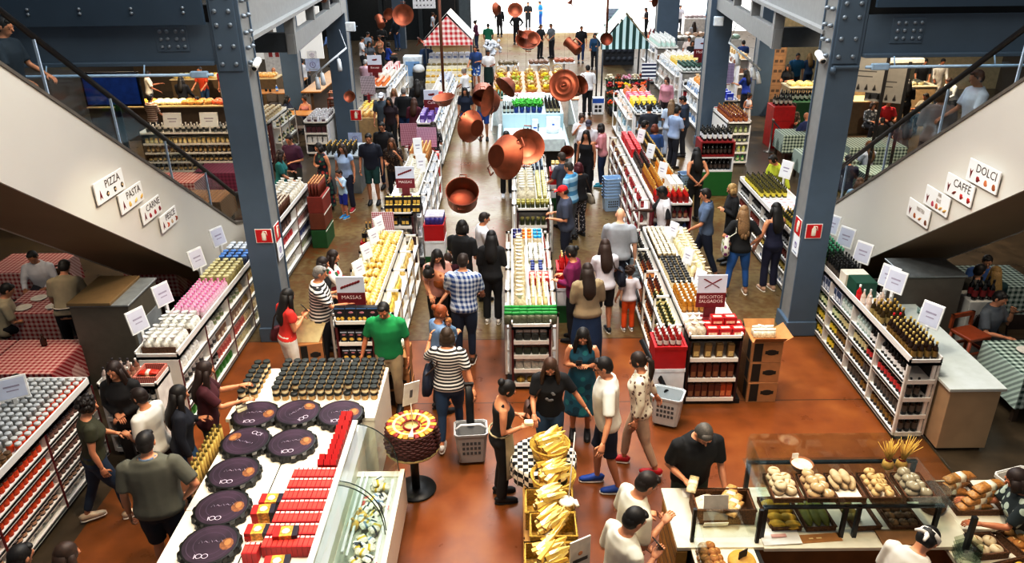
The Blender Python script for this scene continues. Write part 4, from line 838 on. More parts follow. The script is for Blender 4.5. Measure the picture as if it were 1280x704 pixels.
#pasta shelf with the MASSAS sign
u=Gondola('pasta shelf heaped with yellow packets, MASSAS sign above black boxes','MASSAS pasta shelf',-2.72,-1.78,9.62,13.1,1.02,W=.14,E=.26,levs=3,slev=3,trim='#5a1418',lip=.09)
YP=pack(.17,.12,.09,'#d8bc74','#eee2bc');YP2=pack(.17,.12,.09,'#d0ac5c','#ead8a0')
DBX=box(.15,.06,.21,'#16151a','#1c1b20','#d9b052');
m=MB();m.mat(M('#17161b',.45));m.box(-.075,-.04,0,.075,.04,.25);m.mat(M('#5f86b8'));m.box(-.072,-.0415,.225,.072,-.04,.243);m.mat(M('#c98a94'));m.ell((0,-.0405,.17),(.035,.002,.018),10,6);m.mat(M('#dcb44e',.6,var=.3,sc=60));m.ell((-.03,-.0405,.07),(.026,.004,.03),10,6);m.ell((.03,-.0405,.075),(.03,.004,.032),10,6);pbx=m.mesh('box')
put(pbx,'box','black pasta box with pasta picture on the front of the pasta shelf','box','black pasta boxes',[(-2.50+.158*i,9.70,u.zt)for i in range(5)],0,.02)
m=MB();m.mat(M('#17161b',.45));m.box(-.05,-.04,0,.05,.04,.20);m.mat(M('#c8d4e8'));m.box(-.046,-.0415,.15,.046,-.04,.17);m.mat(M('#c98a94'));m.ell((0,-.0405,.12),(.03,.002,.014),10,6);m.mat(M('#e0bc5c'));m.ell((0,-.0405,.05),(.035,.003,.026),10,6);pb2=m.mesh('box')
for i in range(3):u.end(i,('box',pb2,'small black pasta box','box'),.108,rows=2,rp=.09)
header_sign(-2.36,9.9,u.zt+.162,'MASSAS','maroon MASSAS sign with twisted pasta picture, nearer of the two','twist',.40,.46,0,.083)
YS=pack(.13,.10,.08,'#d8bc74','#eee2bc');u.grid(('packet',YS,'yellow pasta packet','packet'),.115,.105,-2.42,-2.06,10.0,13.0,jr=.5);u.grid(('packet',pack(.13,.10,.08,'#d0ac5c','#ead8a0'),'golden pasta packet','packet'),.115,.11,-2.42,-2.06,10.05,13.0,z=u.zt+.075,jr=.6,skip=.15)
u.grid(('packet',YP,'yellow packet at the aisle edge','packet'),.14,.12,-2.06+.0,-2.05+.0,10.1,13.0,z=u.zt+.0)if 0 else None
u.grid(('packet',pouch(.16,.09,.2,'#e6d494','#f0e8c8'),'upright yellow pasta packet','packet'),.14,.13,-2.57,-2.43,10.2,13.0,jr=.3);
for i,y in enumerate((10.9,11.6,12.3,12.9)):price_card(-2.42,y,u.zt,1.05,('nearest','second','third','farthest')[i]+' white card standing in the yellow pasta packets',.24,.26,leg=.18)
for i in range(3):u.side(1,i,[('packet',pouch(.20,.11,.24,'#d9b85a','#e8dcae'),'bagged yellow pasta','packet'),('packet',pouch(.18,.10,.2,'#cfae6a','#e4d8b8'),'bagged beige pasta','packet')],.19);u.side(-1,i,[('packet',pouch(.16,.08,.2,'#d8c07a','#e8e0c0'),'pale yellow packet','packet')],.2)
put(bag(.2,.2,'#d8d4c4','#f2f0e6'),'bag','clear bag of pasta on the carton stack','bag','clear pasta bags',[(-1.74,9.16,.80),(-1.62,9.3,.80),(-1.74,9.38,.80)],0,.8)
CT=carton(.36,.44,.262)
for i in range(3):put(CT,'carton',('bottom','middle','top')[i]+' brown carton of the stack behind the man in green','carton',None,[(-1.66,9.26,.265*i)],0,.05,.01)
for i in range(2):put(carton(.34,.4,.36),'carton',('lower','upper')[i]+' brown carton beside the woman in red','carton',None,[(-2.98,9.75,.363*i)],.2,.05,.01)
m=MB().mat(M('#d9c8a0',.8));
for i in range(5):m.add([V((-.15,-.15+.06*i,0)),V((.15,-.15+.06*i,0)),V((.22,-.10+.06*i,.2)),V((-.2,-.10+.06*i,.26))],[(0,1,2,3)])
t=tag(link('paper_sheets',m.mesh('paper_sheets'),None,(-2.98,9.75,.728)),'cream paper sheets sticking out of the carton by the woman in red','paper')
u=Gondola('shelf of black boxes with yellow pasta squares, behind the nearer MASSAS sign','black-box placard shelf',-2.62,-1.80,13.9,18.4,1.16,W=.10,E=.16,levs=3,slev=4,trim='#4a1418',lip=.03)
m=MB();m.mat(M('#17171a',.45));m.box(-.085,-.05,0,.085,.05,.16);m.mat(M('#e4c060',.6,var=.2,sc=50));m.box(-.065,-.052,.03,-.008,-.05,.10);m.box(.008,-.052,.03,.065,-.05,.10);m.box(-.065,-.03,.16,-.008,.03,.162);m.box(.008,-.03,.16,.065,.03,.162);bxy=m.mesh('box')
put(bxy,'box','black box with two yellow squares on top of the black-box shelf','box','black boxes in two rows',[(-2.42+.175*i,13.98+.13*j,u.zt+(.0 if j==0 else 0))for i in range(4)for j in range(1)],0,.02);put(bxy,'box','black box with two yellow squares in the raised back row','box','black boxes in the raised row',[(-2.42+.175*i,14.12,u.zt+.12)for i in range(4)],0,.02)
m=MB().mat(M('#17171a'));t=thing('riser','black riser under the back row of black boxes','riser',(-2.16,14.13,u.zt));m.box(-.36,-.055,0,.36,.055,.118);part(m,'riser_body',t)
u.end(3,('box',bxy,'black box with two yellow squares','box'),.19);u.end(2,('bag',bag(.15,.19,'#cfc4b0','#e8e4da'),'clear bag of pale biscuits','bag'),.16);u.end(1,('packet',pouch(.13,.08,.17,'#b8b46a','#d8d8c0'),'pale green pasta packet','packet'),.15);u.end(0,('packet',pouch(.13,.08,.17,'#c0a85a','#7a90b8'),'blue-headed packet','packet'),.15)
header_sign(-2.22,15.0,u.zt+.162,'MASSAS','maroon MASSAS sign with pasta picture, farther one over black boxes','twist',.38,.46,0,.08)
z=tricolor(-3.02,-2.66,13.9,14.4,'with gold sticks at the corner of the black-box shelf','x',('#5a1418','#b3121a'),.84)
put(box(.06,.05,.2,'#1b1a1c','#232224','#d8b04a'),'box','slim black carton in the red crate by the black-box shelf','box','slim black cartons',[(-2.96+.07*i,13.98+.08*j,z)for i in range(4)for j in range(4)]);put(stick(.3,.04,'#2a2418','#d8a84a'),'packet','dark stick with gold tip behind the slim black cartons','packet','gold-tipped sticks',[(-2.96+.07*i,14.33,z)for i in range(4)])
placard(-2.52,13.72,.62,'red chequered placard in front of the black boxes',0,.42,.55,'#a3273c','#e9dde0',.06)
m=MB().mat(M('#b3121a',.5));t=thing('placard_stand','red stand holding the chequered placard','stand',(-2.52,13.72,0));m.box(-.2,-.1,0,.2,.1,.03);m.box(-.05,-.04,.03,.05,.04,.59);m.box(-.2,-.1,.59,.2,.1,.618);part(m,'stand_body',t)
z=tricolor(-1.74,-1.36,13.7,14.2,'beside the black-box shelf','x');put(pouch(.10,.08,.2,'#3a2f78','#dcd8ec'),'packet','purple packet in the crate beside the black-box shelf','packet','purple packets',[(-1.67+.085*i,13.8+.10*j,z)for i in range(4)for j in range(4)],0,.3)
u.grid(('bag',bag(.15,.3,'#e6dfcc','#f6f2e8'),'tall cream bag','bag'),.125,.14,-2.4,-1.98,15.2,17.2,jr=.9);u.grid(('packet',stick(.34,.06,'#b8834a','#d8b078'),'breadstick bundle','packet'),.085,.09,-2.45,-1.98,17.3,18.3,jr=.5)
for i in range(3):u.side(1,i,[('packet',pouch(.13,.08,.18,'#c8ccd4','#e4e8f0'),'white and blue packet','packet')],.16)
price_card(-2.0,16.0,u.zt,.3,'tall white card in the cream bags',.2,.4,leg=.2);price_card(-2.2,17.2,u.zt,.3,'tall white card before the breadsticks',.2,.4,leg=.25)
for x in(-2.42,-2.0):m=MB().mat(M('#e23a34',.6));t=thing('display_box','red topped box at the '+('wall' if x<-2.2 else 'aisle')+' corner behind the breadsticks','box',(x,18.75,0));m.box(-.11,-.16,0,.11,.16,.98,.01);m.mat(M('#f05048'));m.box(-.13,-.18,.98,.13,.18,1.04,.02);part(m,'box_body',t)
placard(-2.2,19.05,1.05,'purple dotted placard behind the breadsticks',0,.5,.5,'#8a4a7c','#e0c8d8',.05);m=MB().mat(M('#7a1c22'));t=thing('placard_stand','dark red pillar under the purple dotted placard','stand',(-2.2,19.05,0));m.box(-.18,-.12,0,.18,.12,1.045,.01);part(m,'pillar',t)
#shelf with the BISCOITOS sign
u=Gondola('long shelf with the BISCOITOS SALGADOS sign and red cartons on its end','BISCOITOS shelf',2.08,3.16,9.0,13.1,1.08,W=.26,E=.1,levs=3,slev=3,trim='#2e1214',send=.36,lip=.05)
KB=box(.095,.07,.2,'#8a6c3c','#6a4c28','#c9b478');RB_=box(.085,.07,.21,'#5a2418','#4a1c14','#8a5a38');RB2=box(.085,.07,.21,'#a8401c','#8a3014','#c87a48')
u.end(2,('box',KB,'brown biscuit packet','box'),.125);u.end(1,('box',RB_,'dark red biscuit carton','box'),.092);u.end(0,('box',RB_,'dark red biscuit carton','box'),.092,x1=2.85);put(RB2,'box','orange-red biscuit carton at the end of the lowest row','box','orange-red cartons',[(2.88+.09*i,9.075,u.ez[0])for i in range(2)],0,.03)
REDX=box(.17,.13,.10,'#b5121c','#a01018','#e8c8b0')
put(REDX,'box','red biscuit carton beside the BISCOITOS sign','box','red cartons on the end of the shelf',[(2.66+.175*i,9.13+.14*j,u.zt+.005)for i in range(3)for j in range(2)]+[(2.75+.175*i,9.26,u.zt+.107)for i in range(2)],0,.03)
put(bag(.15,.2,'#d8c8b4','#f2ece2'),'bag','white-topped bag of biscuits left of the red cartons','bag','biscuit bags',[(2.40+.10*i,9.09+.13*j,u.zt)for i in range(2)for j in range(3)],0,.5)
header_sign(2.72,9.55,u.zt+.19,'BISCOITOS\nSALGADOS','maroon BISCOITOS SALGADOS sign with crossed wheat ears','wheat',.40,.50,0,.066)
WC=bottle(.17,.036,'#3a2410','#ece8de','#8a6a2c');BC=jar(.13,.038,'#c9b99a','#17140f','#d8ccb0');OC=bottle(.19,.04,'#9a6a1c','#e8e2d2','#b98a3a')
u.grid(('bottle',OC,'amber bottle with white cap','bottle'),.085,.085,2.38,2.72,9.75,10.5);u.grid(('jar',BC,'jar with black lid','jar'),.085,.09,2.38,2.72,10.55,11.6);u.grid(('jar',jar(.12,.036,'#8a7a5c','#d8d0bc','#3a2c1c'),'jar with cream lid','jar'),.08,.085,2.38,2.70,11.7,13.0)
u.grid(('bag',bag(.14,.24,'#6a3a24','#d8ccb8'),'brown bag with pale tie','bag'),.125,.13,2.76,3.05,9.9,10.9,jr=.9);u.grid(('bag',bag(.15,.24,'#ecd9b0','#f6ecd4'),'cream bag with pale tie','bag'),.12,.12,2.76,3.05,11.0,12.6,jr=.9)
for y,l in((10.35,'white card beside the brown bags'),(11.2,'white card between cream bags and black-lidded jars'),(12.4,'white card by the cream-lidded jars')):price_card(2.74,y,u.zt,-1.0,l,.2,.26,leg=.14)
for i in range(3):u.side(-1,i,[('bottle',bottle(.19,.036,'#2c3012','#c9c290','#cfc08a'),'olive bottle','bottle'),('bottle',bottle(.19,.036,'#5a2410','#1c1410','#c98a4a'),'rust bottle','bottle'),('bottle',bottle(.19,.036,'#16140f','#2a2a2a','#a8a08a'),'black bottle','bottle')],.1)
z=tricolor(1.86,2.28,8.86,9.28,'at the corner of the BISCOITOS shelf','x',h=1.02)
put(bottle(.2,.036,'#8a1c18','#f0eeea','#d8d4d0'),'bottle','small red bottle with white cap in the corner crates','bottle','small red bottles with white caps',[(1.93+.085*i,8.94+.085*j,z)for i in range(4)for j in range(4)]);
for i in range(3):put(carton(.42,.44,.318),'carton',('bottom','middle','top')[i]+' brown carton with black print beside the BISCOITOS shelf','carton',None,[(3.44,9.28,.32*i)],0,.03,.008)
m=MB().mat(M('#a9794a',.75));
for a,b,c,d in(((-.2,-.21,0),(.2,-.21,0),(.22,-.3,.1),(-.22,-.3,.1)),((.2,-.21,0),(.2,.21,0),(.32,.22,.08),(.32,-.22,.08)),((-.2,.21,0),(.2,.21,0),(.22,.3,.1),(-.22,.3,.1))):m.quad(a,b,c,d)
tag(link('carton_flaps',m.mesh('carton_flaps'),None,(3.44,9.28,.955)),'open flaps on the top brown carton beside the BISCOITOS shelf','carton flaps');put(pouch(.12,.06,.14,'#d8d0bc','#efece2'),'packet','white packet poking out of the open top carton','packet','packets in the open carton',[(3.32+.09*i,9.2+.1*j,.957)for i in range(3)for j in range(2)],0,.6)
u=Gondola('long shelf topped with red and golden bottles, shop clerk at its end','red-and-gold bottle shelf',2.46,3.44,14.0,19.3,1.24,W=.22,E=.0,levs=4,slev=4,trim='#7a1424',send=.34,lip=.05)
for i,(c,d)in enumerate((('#5a0f18','dark red bottle'),('#7a1420','red bottle'),('#2a3a6a','navy bottle'),('#6a1018','crimson bottle'))):u.end(i,('bottle',bottle(.22,.038,c,'#c8c8c8' if i==2 else '#2a1a1a','#9aa0b8' if i==2 else '#a87a5a'),d,'bottle'),.10)
u.grid(('bottle',bottle(.28,.042,'#b0221c','#c9b070','#8a1a18'),'red bottle with gold top','bottle'),.105,.105,2.72,3.40,14.06,14.4);u.grid(('bottle',bottle(.28,.042,'#a8742a','#c89a3a','#8a3a1c'),'golden bottle','bottle'),.105,.11,2.72,3.02,14.5,16.0);u.grid(('bottle',bottle(.26,.042,'#2a1a18','#7a2a22','#6a5a50'),'brown-black bottle','bottle'),.11,.11,2.72,3.02,16.1,17.3);u.grid(('box',box(.10,.12,.2,'#d0242c','#b81a22',None),'scarlet carton','box'),.115,.14,2.72,3.02,17.4,19.2);u.grid(('bottle',bottle(.26,.042,'#241a10','#c9a85a','#8a6a3a'),'black bottle with gold top','bottle'),.11,.11,3.08,3.40,16.6,19.2);u.grid(('bottle',bottle(.26,.042,'#c07a1c','#d8c8a0','#d89a3a'),'orange bottle','bottle'),.11,.11,3.08,3.40,15.4,16.5);u.grid(('box',box(.11,.11,.24,'#e6e2da','#efece4',None),'tall white carton','box'),.12,.12,3.10,3.38,14.6,15.25)
for y,l in((15.3,'white card beside the tall white cartons'),(16.8,'white card by the brown-black bottles'),(18.2,'white card by the scarlet cartons')):price_card(3.05,y,u.zt,-1.0,l,.24,.32,leg=.16)
for i in range(4):u.side(-1,i,[('bottle',bottle(.2,.04,'#8a1a20','#d8d0c8','#b8484a'),'crimson bottle','bottle'),('bottle',bottle(.2,.04,'#5a2a18','#d8c8a8','#a87a4a'),'chestnut bottle','bottle')],.13)
#cheese counter
WH=M('#e9e4d6',.4,var=.02);
t=thing('cheese_counter','white cheese counter with black wheels and red cartons, glass case along its aisle side','counter',(-2.5,6.2,0));T=Matrix.Translation((2.5,-6.2,0))
def mbt(m,T=T):q=MB().mat(m);q.T=T;return q
m=mbt(WH);m.box(-3.22,4.2,.02,-1.80,7.38,.90);m.box(-3.36,7.40,.02,-1.66,8.50,.90);part(m,'cabinet',t)
m=mbt(M('#f1ecde',.3,var=.02));
for x0,x1,y0,y1 in((-3.25,-2.515,4.2,5.85),(-3.25,-2.515,5.855,7.39),(-2.505,-1.80,4.2,7.39),(-3.39,-1.65,7.395,8.52)):m.box(x0,y0,.90,x1,y1,.95,.004)
m.mat(M('#2a2622'));m.box(-2.514,4.2,.93,-2.506,6.9,.951);part(m,'countertop',t)
m=mbt(KICK);m.box(-3.18,4.2,0,-1.7,8.45,.02);part(m,'kick_base',t)
ZC=.951
m=MB();m.mat(M('#b99a6c',.15,var=.2,sc=40));m.lathe([(.038,0),(.042,.006),(.042,.055),(.036,.064)],12);m.mat(M('#e4d8b8',.6,var=.15,sc=60));m.lathe([(.0430,.012),(.0430,.045)],12,cap=False);jbody=m.mesh('jar')
m=MB();m.mat(M('#1c1f1d',.45,var=.05));m.lathe([(.044,.062),(.046,.065),(.046,.086),(.042,.090)],14);m.mat(M('#2c302d',.6));m.lathe([(.038,.0901),(.0,.0908)],14,cap=False);jlid=m.mesh('lid')
m=MB();m.mat(M('#b99a6c',.15,var=.2,sc=40));m.lathe([(.038,0),(.042,.006),(.042,.055),(.036,.064)],10);m.mat(M('#1c1f1d',.45));m.lathe([(.044,.062),(.046,.065),(.046,.086),(.042,.090)],10);jlow=m.mesh('jar')
def jars(pts,lab,grp,top=True):
 for x,y,z in pts:
  o=link('jar',jbody if top else jlow,None,(x+RN.uniform(-.006,.006),y+RN.uniform(-.006,.006),z),RN.uniform(0,6));tag(o,lab,'jar',grp)
  if top:link('lid',jlid,o)
A=[(-2.90+.1075*i,7.80+.105*j)for i in range(12)for j in range(7)];B=[(-3.29+.105*i,7.62+.112*j)for i in range(2)for j in range(8)if not(i==1 and j<2)]
jars([(x,y,ZC)for x,y in A],'black-lidded jar in the lower layer of the block behind the cheese wheels','jars, lower layer of the block',False);jars([(x,y,ZC+.0915)for x,y in A if y>7.81 or RN.random()<.85],'black-lidded jar in the upper layer of the block behind the cheese wheels','jars, upper layer of the block')
jars([(x,y,ZC)for x,y in B],'black-lidded jar in the lower layer of the row at the counter corner','jars, lower layer of the row',False);jars([(x,y,ZC+.0915)for x,y in B if y>7.7],'black-lidded jar in the upper layer of the row at the counter corner','jars, upper layer of the row')
def wheel_meshes():
 n=84;rim=[];m=MB().mat(M('#15140f',.35,var=.1,bump=.15,sc=14))
 rings=[]
 for z,k in((0,.93),(.012,1.0),(.06,1.0),(.078,.95),(.080,.90)):
  rings.append([V(((.272*k+(.011*(1 if(i//3)%2 else-1)if .005<z<.07 else 0))*math.cos(2*PI*i/n),(.272*k+(.011*(1 if(i//3)%2 else-1)if .005<z<.07 else 0))*math.sin(2*PI*i/n),z))for i in range(n)])
 m.loft(rings,True,False);body=m.mesh('rim')
 d=MB();d.mat(M('#3c2a38',.4,var=.35,sc=5));d.lathe([(.240,.0805),(.0,.0815)],40,cap=False);d.mat(M('#5c4a5e',.5));
 for r in(.2,.14):d.lathe([(r,.0818),(r+.004,.0820)],40,cap=False)
 d.mat(M('#8a5a34',.5,var=.5,sc=20));d.lathe([(.0,.0825),(.05,.0822),(.062,.0818)],10,(.155,-.02,0),sq=1.25,cap=False)
 d.mat(M('#b07848',.5));d.lathe([(.0,.0828),(.03,.0826)],9,(.16,.0,0),sq=1.4,cap=False);d.mat(M('#cfc6d2',.5));
 d.lathe([(.024,.0824),(.030,.0826)],14,(-.06,-.15,0),cap=False);d.lathe([(.024,.0824),(.030,.0826)],14,(-.005,-.155,0),cap=False);d.box(-.10,-.178,.0822,-.094,-.125,.0828);lab=d.mesh('printed_disc')
 s=MB().mat(M('#a79cae',.5));
 for i in range(5):s.tube([(-.10+.045*i,.01+.01*(i%2),.0826),(-.085+.045*i,.045-.012*(i%2),.0826),(-.066+.045*i,.012,.0826)],.004,5)
 return body,lab,s.mesh('script_mark')
wb,wl,ws=wheel_meshes()
WL_=['nearest the row of jars at the counter corner','in the back row, between two others','beside the upright red packets','second row, nearer the woman in maroon','second row, over the black counter seam','alone below the second row, third from the front','second from the front edge of the counter','nearest the front edge of the counter']
for(px,py,rz),l in zip(((319,517,.1),(372,515,.9),(425,516,.2),(307,551,2.8),(364,553,.25),(292,590,.1),(277,634,.15),(262,680,.1)),WL_):
 p=P(px,py,1.03);t=thing('cheese_round','black fluted cheese wheel '+l,'cheese',(p.x,p.y,ZC),rz);link('rim',wb,t);link('printed_disc',wl,t);link('script_mark',ws,t)
m=MB();m.mat(M('#b0161a',.45,var=.04));m.box(-.0225,-.075,0,.0225,.075,.12,.002);m.mat(M('#d2473a',.45));m.box(-.019,-.06,.12,.019,.03,.1212);m.mat(M('#efe0cf'));m.box(-.017,.042,.12,.017,.066,.1214);m.mat(M('#7a1014'));m.box(-.0228,-.0755,0,-.0205,.0755,.1205);rc=m.mesh('carton')
RO=['farthest','second farthest','third','fourth','fifth','sixth','nearest']
for j in range(7):
 y=6.27-.162*j;x0=-2.05-.004*j
 put(rc,'carton','slim red carton in the '+RO[j]+' row of red cartons on the cheese counter','carton','slim red cartons, row '+str(j+1),[(x0-.215+.0465*i,y,ZC)for i in range(10)],0,.0,.001)
m=MB();m.mat(M('#b3161a',.45,var=.05));m.box(-.03,-.04,0,.03,.04,.12,.002);m.add([(-.03,-.04,.12),(.03,-.04,.12),(.03,.04,.12),(-.03,.04,.12),(-.03,0,.165),(.03,0,.165)],[(0,1,5,4),(2,3,4,5),(1,2,5),(3,0,4)]);m.mat(M('#e6d9c8'));m.box(-.02,-.0415,.03,.02,-.04,.08);ru=m.mesh('carton')
put(ru,'carton','upright red carton with folded top beside the glass case','carton','upright red cartons',[(-1.97+.066*i,6.42+.087*j,ZC)for i in range(2)for j in range(11)]+[(-2.04,6.42,ZC),(-2.04,6.51,ZC)],0,.06,.003)
m=MB();m.mat(M('#c4241e',.45));m.box(-.11,-.065,0,-.05,.065,.04);m.mat(M('#d8a040',.45,var=.45,sc=30));m.box(-.05,-.065,0,.06,.065,.04);m.mat(M('#2a2230',.4));m.box(.06,-.065,0,.11,.065,.04);m.mat(M('#efe4cc',.45,var=.3,sc=60));m.ell((.0,.0,.04),(.04,.04,.004),10,4);fl_=m.mesh('carton')
for(x,y,n,l)in((-2.42,5.93,2,'farthest'),(-2.43,5.73,3,'second'),(-2.43,5.50,2,'third'),(-2.12,5.38,1,'rightmost'),(-2.10,5.02,1,'nearest')):
 for k in range(n):
  z0=ZC+(.122 if l in('rightmost','nearest')else 0)
  put(fl_,'carton',('top ' if k==n-1 else 'lower ' if k==0 else 'middle ')+'flat red and yellow carton of the '+l+' stack on the cheese counter','carton',None,[(x,y,z0+.0412*k)],.05,.05,.003)
put(rc,'carton','slim red carton in the row at the black counter seam','carton','slim red cartons at the seam',[(-2.44+.0465*i,5.22,ZC)for i in range(3)],0,0,.001)
t=thing('glass_case','curved glass cheese case on the aisle side of the white counter','display case',(-1.5,5.5,0));T2=Matrix.Translation((1.5,-5.5,0))
m=mbt(WH,T2);m.box(-1.80,4.2,.06,-1.27,6.95,.50);m.box(-1.32,4.2,.50,-1.27,6.95,.56);m.box(-1.80,6.86,.50,-1.27,6.95,.53);part(m,'base_cabinet',t)
m=mbt(KICK,T2);m.box(-1.8,4.2,0,-1.33,6.9,.06);part(m,'kick_base',t)
m=mbt(M('#b9bfb4',.35),T2);m.box(-1.79,4.2,.50,-1.32,6.86,.515);part(m,'deck',t)
m=mbt(M('#cfd2cc',.3,metal=.4),T2);m.box(-1.80,4.2,.95,-1.765,6.97,1.19);m.box(-1.80,4.2,1.19,-1.74,6.97,1.215);part(m,'rear_frame',t)
def cur(k):a=k*PI/2;return(-1.765+.43*math.sin(a)**1.1,.56+.63*(math.cos(a)**.8))
CG_=glass_mat('#f4faf8',.12)
for y0,y1 in((4.2,5.93),(5.97,6.93)):
 m=mbt(CG_,T2);pr=[cur(i/10)for i in range(11)];
 m.add([(x,y,z)for y in(y0,y1)for x,z in pr],[(i,i+1,12+i,11+i)for i in range(10)],True);part(m,'curved_pane',t)
for y in(5.92,5.98,6.93):
 m=mbt(CG_,T2);pr=[cur(i/10)for i in range(11)];m.add([(x,y,z)for x,z in pr]+[(-1.765,y,.56)],[tuple(range(12))]);m.mat(M('#2c3a36',.2));m.tube([(x,y,z)for x,z in pr],.006,6);part(m,'end_pane',t)
m=mbt(M('#dfe4e2',.3),T2);
for x,z in((-1.70,.62),(-1.66,.57)):m.box(x-.012,5.6,z,x+.012,6.8,z+.03)
m.box(-1.40,4.3,.516,-1.37,6.8,.54);m.mat(M('#c23a3a'));m.box(-1.372,6.3,.54,-1.36,6.36,.552);m.box(-1.372,5.5,.54,-1.36,5.56,.552);part(m,'price_rail',t)
CHZ=[pack(.11,.09,.05,'#d8dcd4','#7c93b0'),pack(.12,.09,.05,'#cfd0c0','#c9b040'),pack(.1,.09,.05,'#e6e4d8','#3c4a5a')]
for i in range(3):put(CHZ[i],'cheese_packet',('blue-banded','yellow-banded','dark-banded')[i]+' white cheese packet heaped in the glass case','cheese',('blue-banded','yellow-banded','dark-banded')[i]+' cheeses in the glass case',[(RN.uniform(-1.60,-1.43),RN.uniform(4.9,6.75),.516+.05*k)for k in range(2)for _ in range(13)],0,1.5)
m=MB().mat(M('#e0b45a',.5,var=.1));m.lathe([(.02,0),(.058,.02),(.065,.05),(.05,.085),(.02,.10),(.012,.12),(.02,.135),(.0,.14)],14);m.mat(M('#c9c0a0'));m.lathe([(.022,.108),(.022,.114)],8);cz=m.mesh('cheese')
put(cz,'round_cheese','round yellow cheese tied at the neck, in the glass case','cheese','round yellow cheeses',[(-1.68,6.05+.0,.516),(-1.56,6.10,.516),(-1.63,6.20,.516)],0,1)
put(pack(.16,.09,.03,'#c8605a','#e4e0d8'),'meat_packet','flat pink packet beside the price rail in the glass case','packet',None,[(-1.62,6.45,.516)],1.4)
t=thing('basket_shelf','narrow shelf of twig packets hung on the aisle-side flank by the woman in maroon','shelf',(-3.33,6.9,0));m=MB().mat(M('#8a6a44',.7));m.box(-.16,-.45,0,.0,.45,.62,.01);part(m,'shelf_body',t)
put(stick(.36,.04,'#c9b06a','#8a7a3a'),'packet','packet of dried twigs standing in the narrow counter-side shelf','packet','twig packets',[(-3.46+.06*i,6.5+.075*j,.622)for i in range(2)for j in range(11)],0,.3)
put(pouch(.12,.06,.16,'#cfc8a8','#e8e4d0'),'packet','small clear packet with black oval at the counter edge','packet','small clear packets',[(-3.20,7.45+.1*j,ZC)for j in range(1)],.6,.2)
m=MB().mat(M('#e8e4da',.6));
for i in range(5):m.add([V((0,.02*i,0)),V((.02,.02*i+.09,0)),V((.03,.02*i+.09,.16)),V((-.01,.02*i,.14))],[(0,1,2,3)])
m.box(-.01,-.0,-.10,.03,.18,0);tag(link('paper_bags',m.mesh('paper_bags'),None,(-3.26,6.02,.78)),'white paper bags hanging on the counter edge by the gray polo man','paper bags')
#round basket on a stand
p=V((-1.21,7.27,0));t=thing('basket_stand','round dark wicker basket of golden packets on a black pedestal','basket stand',p)
m=MB().mat(M('#141414',.4));m.lathe([(.235,0),(.24,.012),(.235,.025),(.05,.035)],28);part(m,'foot_disc',t);m=MB().mat(M('#141414',.4));m.tube([(0,0,.03),(0,0,.62)],.05,14);part(m,'pole',t)
m=MB().mat(M('#4e1f1a',.6,var=.35,sc=40));
for k in range(11):
 z=.66+.026*k;r=.30+.012*math.sin(k*.5);pts=[((r+.008*(1 if(i+k)%2 else-1))*math.cos(2*PI*i/40),(r+.008*(1 if(i+k)%2 else-1))*math.sin(2*PI*i/40),z)for i in range(41)];m.tube(pts,.015,5,smooth=True)
part(m,'wicker_side',t);m=MB().mat(M('#c8b47a',.5));m.lathe([(.30,.61),(.315,.62),(.315,.645),(.30,.65)],28);m.lathe([(0,.90),(.30,.90),(.0,.91)],24,cap=False);part(m,'tray',t)
m=MB().mat(M('#8a1f22',.5));m.lathe([(.10,.912),(.10,.94),(.085,.94)],18,cap=False);part(m,'inner_ring',t)
for k in range(26):
 a=2*PI*k/26;o=link('packet',pack(.17,.055,.035,('#d8a83a','#8a2a22','#e0b850','#b07c2a')[k%4],'#e9d8a0'),None,(p.x+.205*math.cos(a),p.y+.205*math.sin(a),.915));o.rotation_euler=(0,-.12,a);tag(o,('golden','maroon','yellow','bronze')[k%4]+' packet fanned out in the round wicker basket','packet',('golden','maroon','yellow','bronze')[k%4]+' packets in the round basket')
o=tag(link('paper_wedge',MB().mat(M('#efe6cc',.6)).prism([(-.03,-.09),(.03,-.09),(.0,.1)],.02).mesh('paper_wedge'),None,(p.x+.03,p.y-.19,.952)),'cream paper wedge lying on the round basket','paper')
t=thing('price_card','white card on a thin stick rising from the round basket','price card',(p.x+.01,p.y+.03,.91));m=MB().mat(M('#e4e0d8',.4));m.tube([(0,0,0),(.0,0,.30)],.006,6);part(m,'stick',t);m=MB().mat(M('#e9e6e2',.5));m.T=Matrix.Translation((-.01,0,.28))@rotm('Y',8).to_4x4()@rotm('Z',38).to_4x4();m.box(-.10,-.006,0,.10,.006,.30,.003);m.mat(M('#6a6668'));m.box(-.02,-.0075,.10,.015,-.006,.2);part(m,'card',t)
#wheeled basket of the striped-shirt woman
def basket_mesh(w,d,h,col,name,grid=True):
 m=MB().mat(M(col,.45,var=.03));k=.82
 def rr(z,s,i=0):return[V((x*(w/2*s-i),y*(d/2*s-i),z))for x,y in((-1,-.8),(-.8,-1),(.8,-1),(1,-.8),(1,.8),(.8,1),(-.8,1),(-1,.8))]
 a=[rr(0,k),rr(h,1.)];b=[rr(h,1.,.015),rr(.02,k,.015)];m.loft(a+b,True,False)
 m.loft([rr(h-.02,1.04),rr(h+.012,1.05),rr(h+.012,.97),rr(h-.02,.97)],False,False)
 if grid:
  m.mat(M('#4a4c50',.6))
  for r_ in range(3):
   for i in range(5):
    z=h*.3+r_*h*.18;sy=(k+(1-k)*z/h)*d/2;x=(-2+i)*w*.12;m.box(x-w*.04,-sy-.003,z,x+w*.04,-sy+.002,z+h*.10)
 return m.mesh(name)
p=P(590,574,0);t=thing('wheeled_basket','grey wheeled shopping basket pulled by the woman in stripes','shopping basket',(p.x,p.y,0),.08);link('basket_body',basket_mesh(.40,.32,.42,'#a7a8aa','basket_body'),t,(0,0,.05))
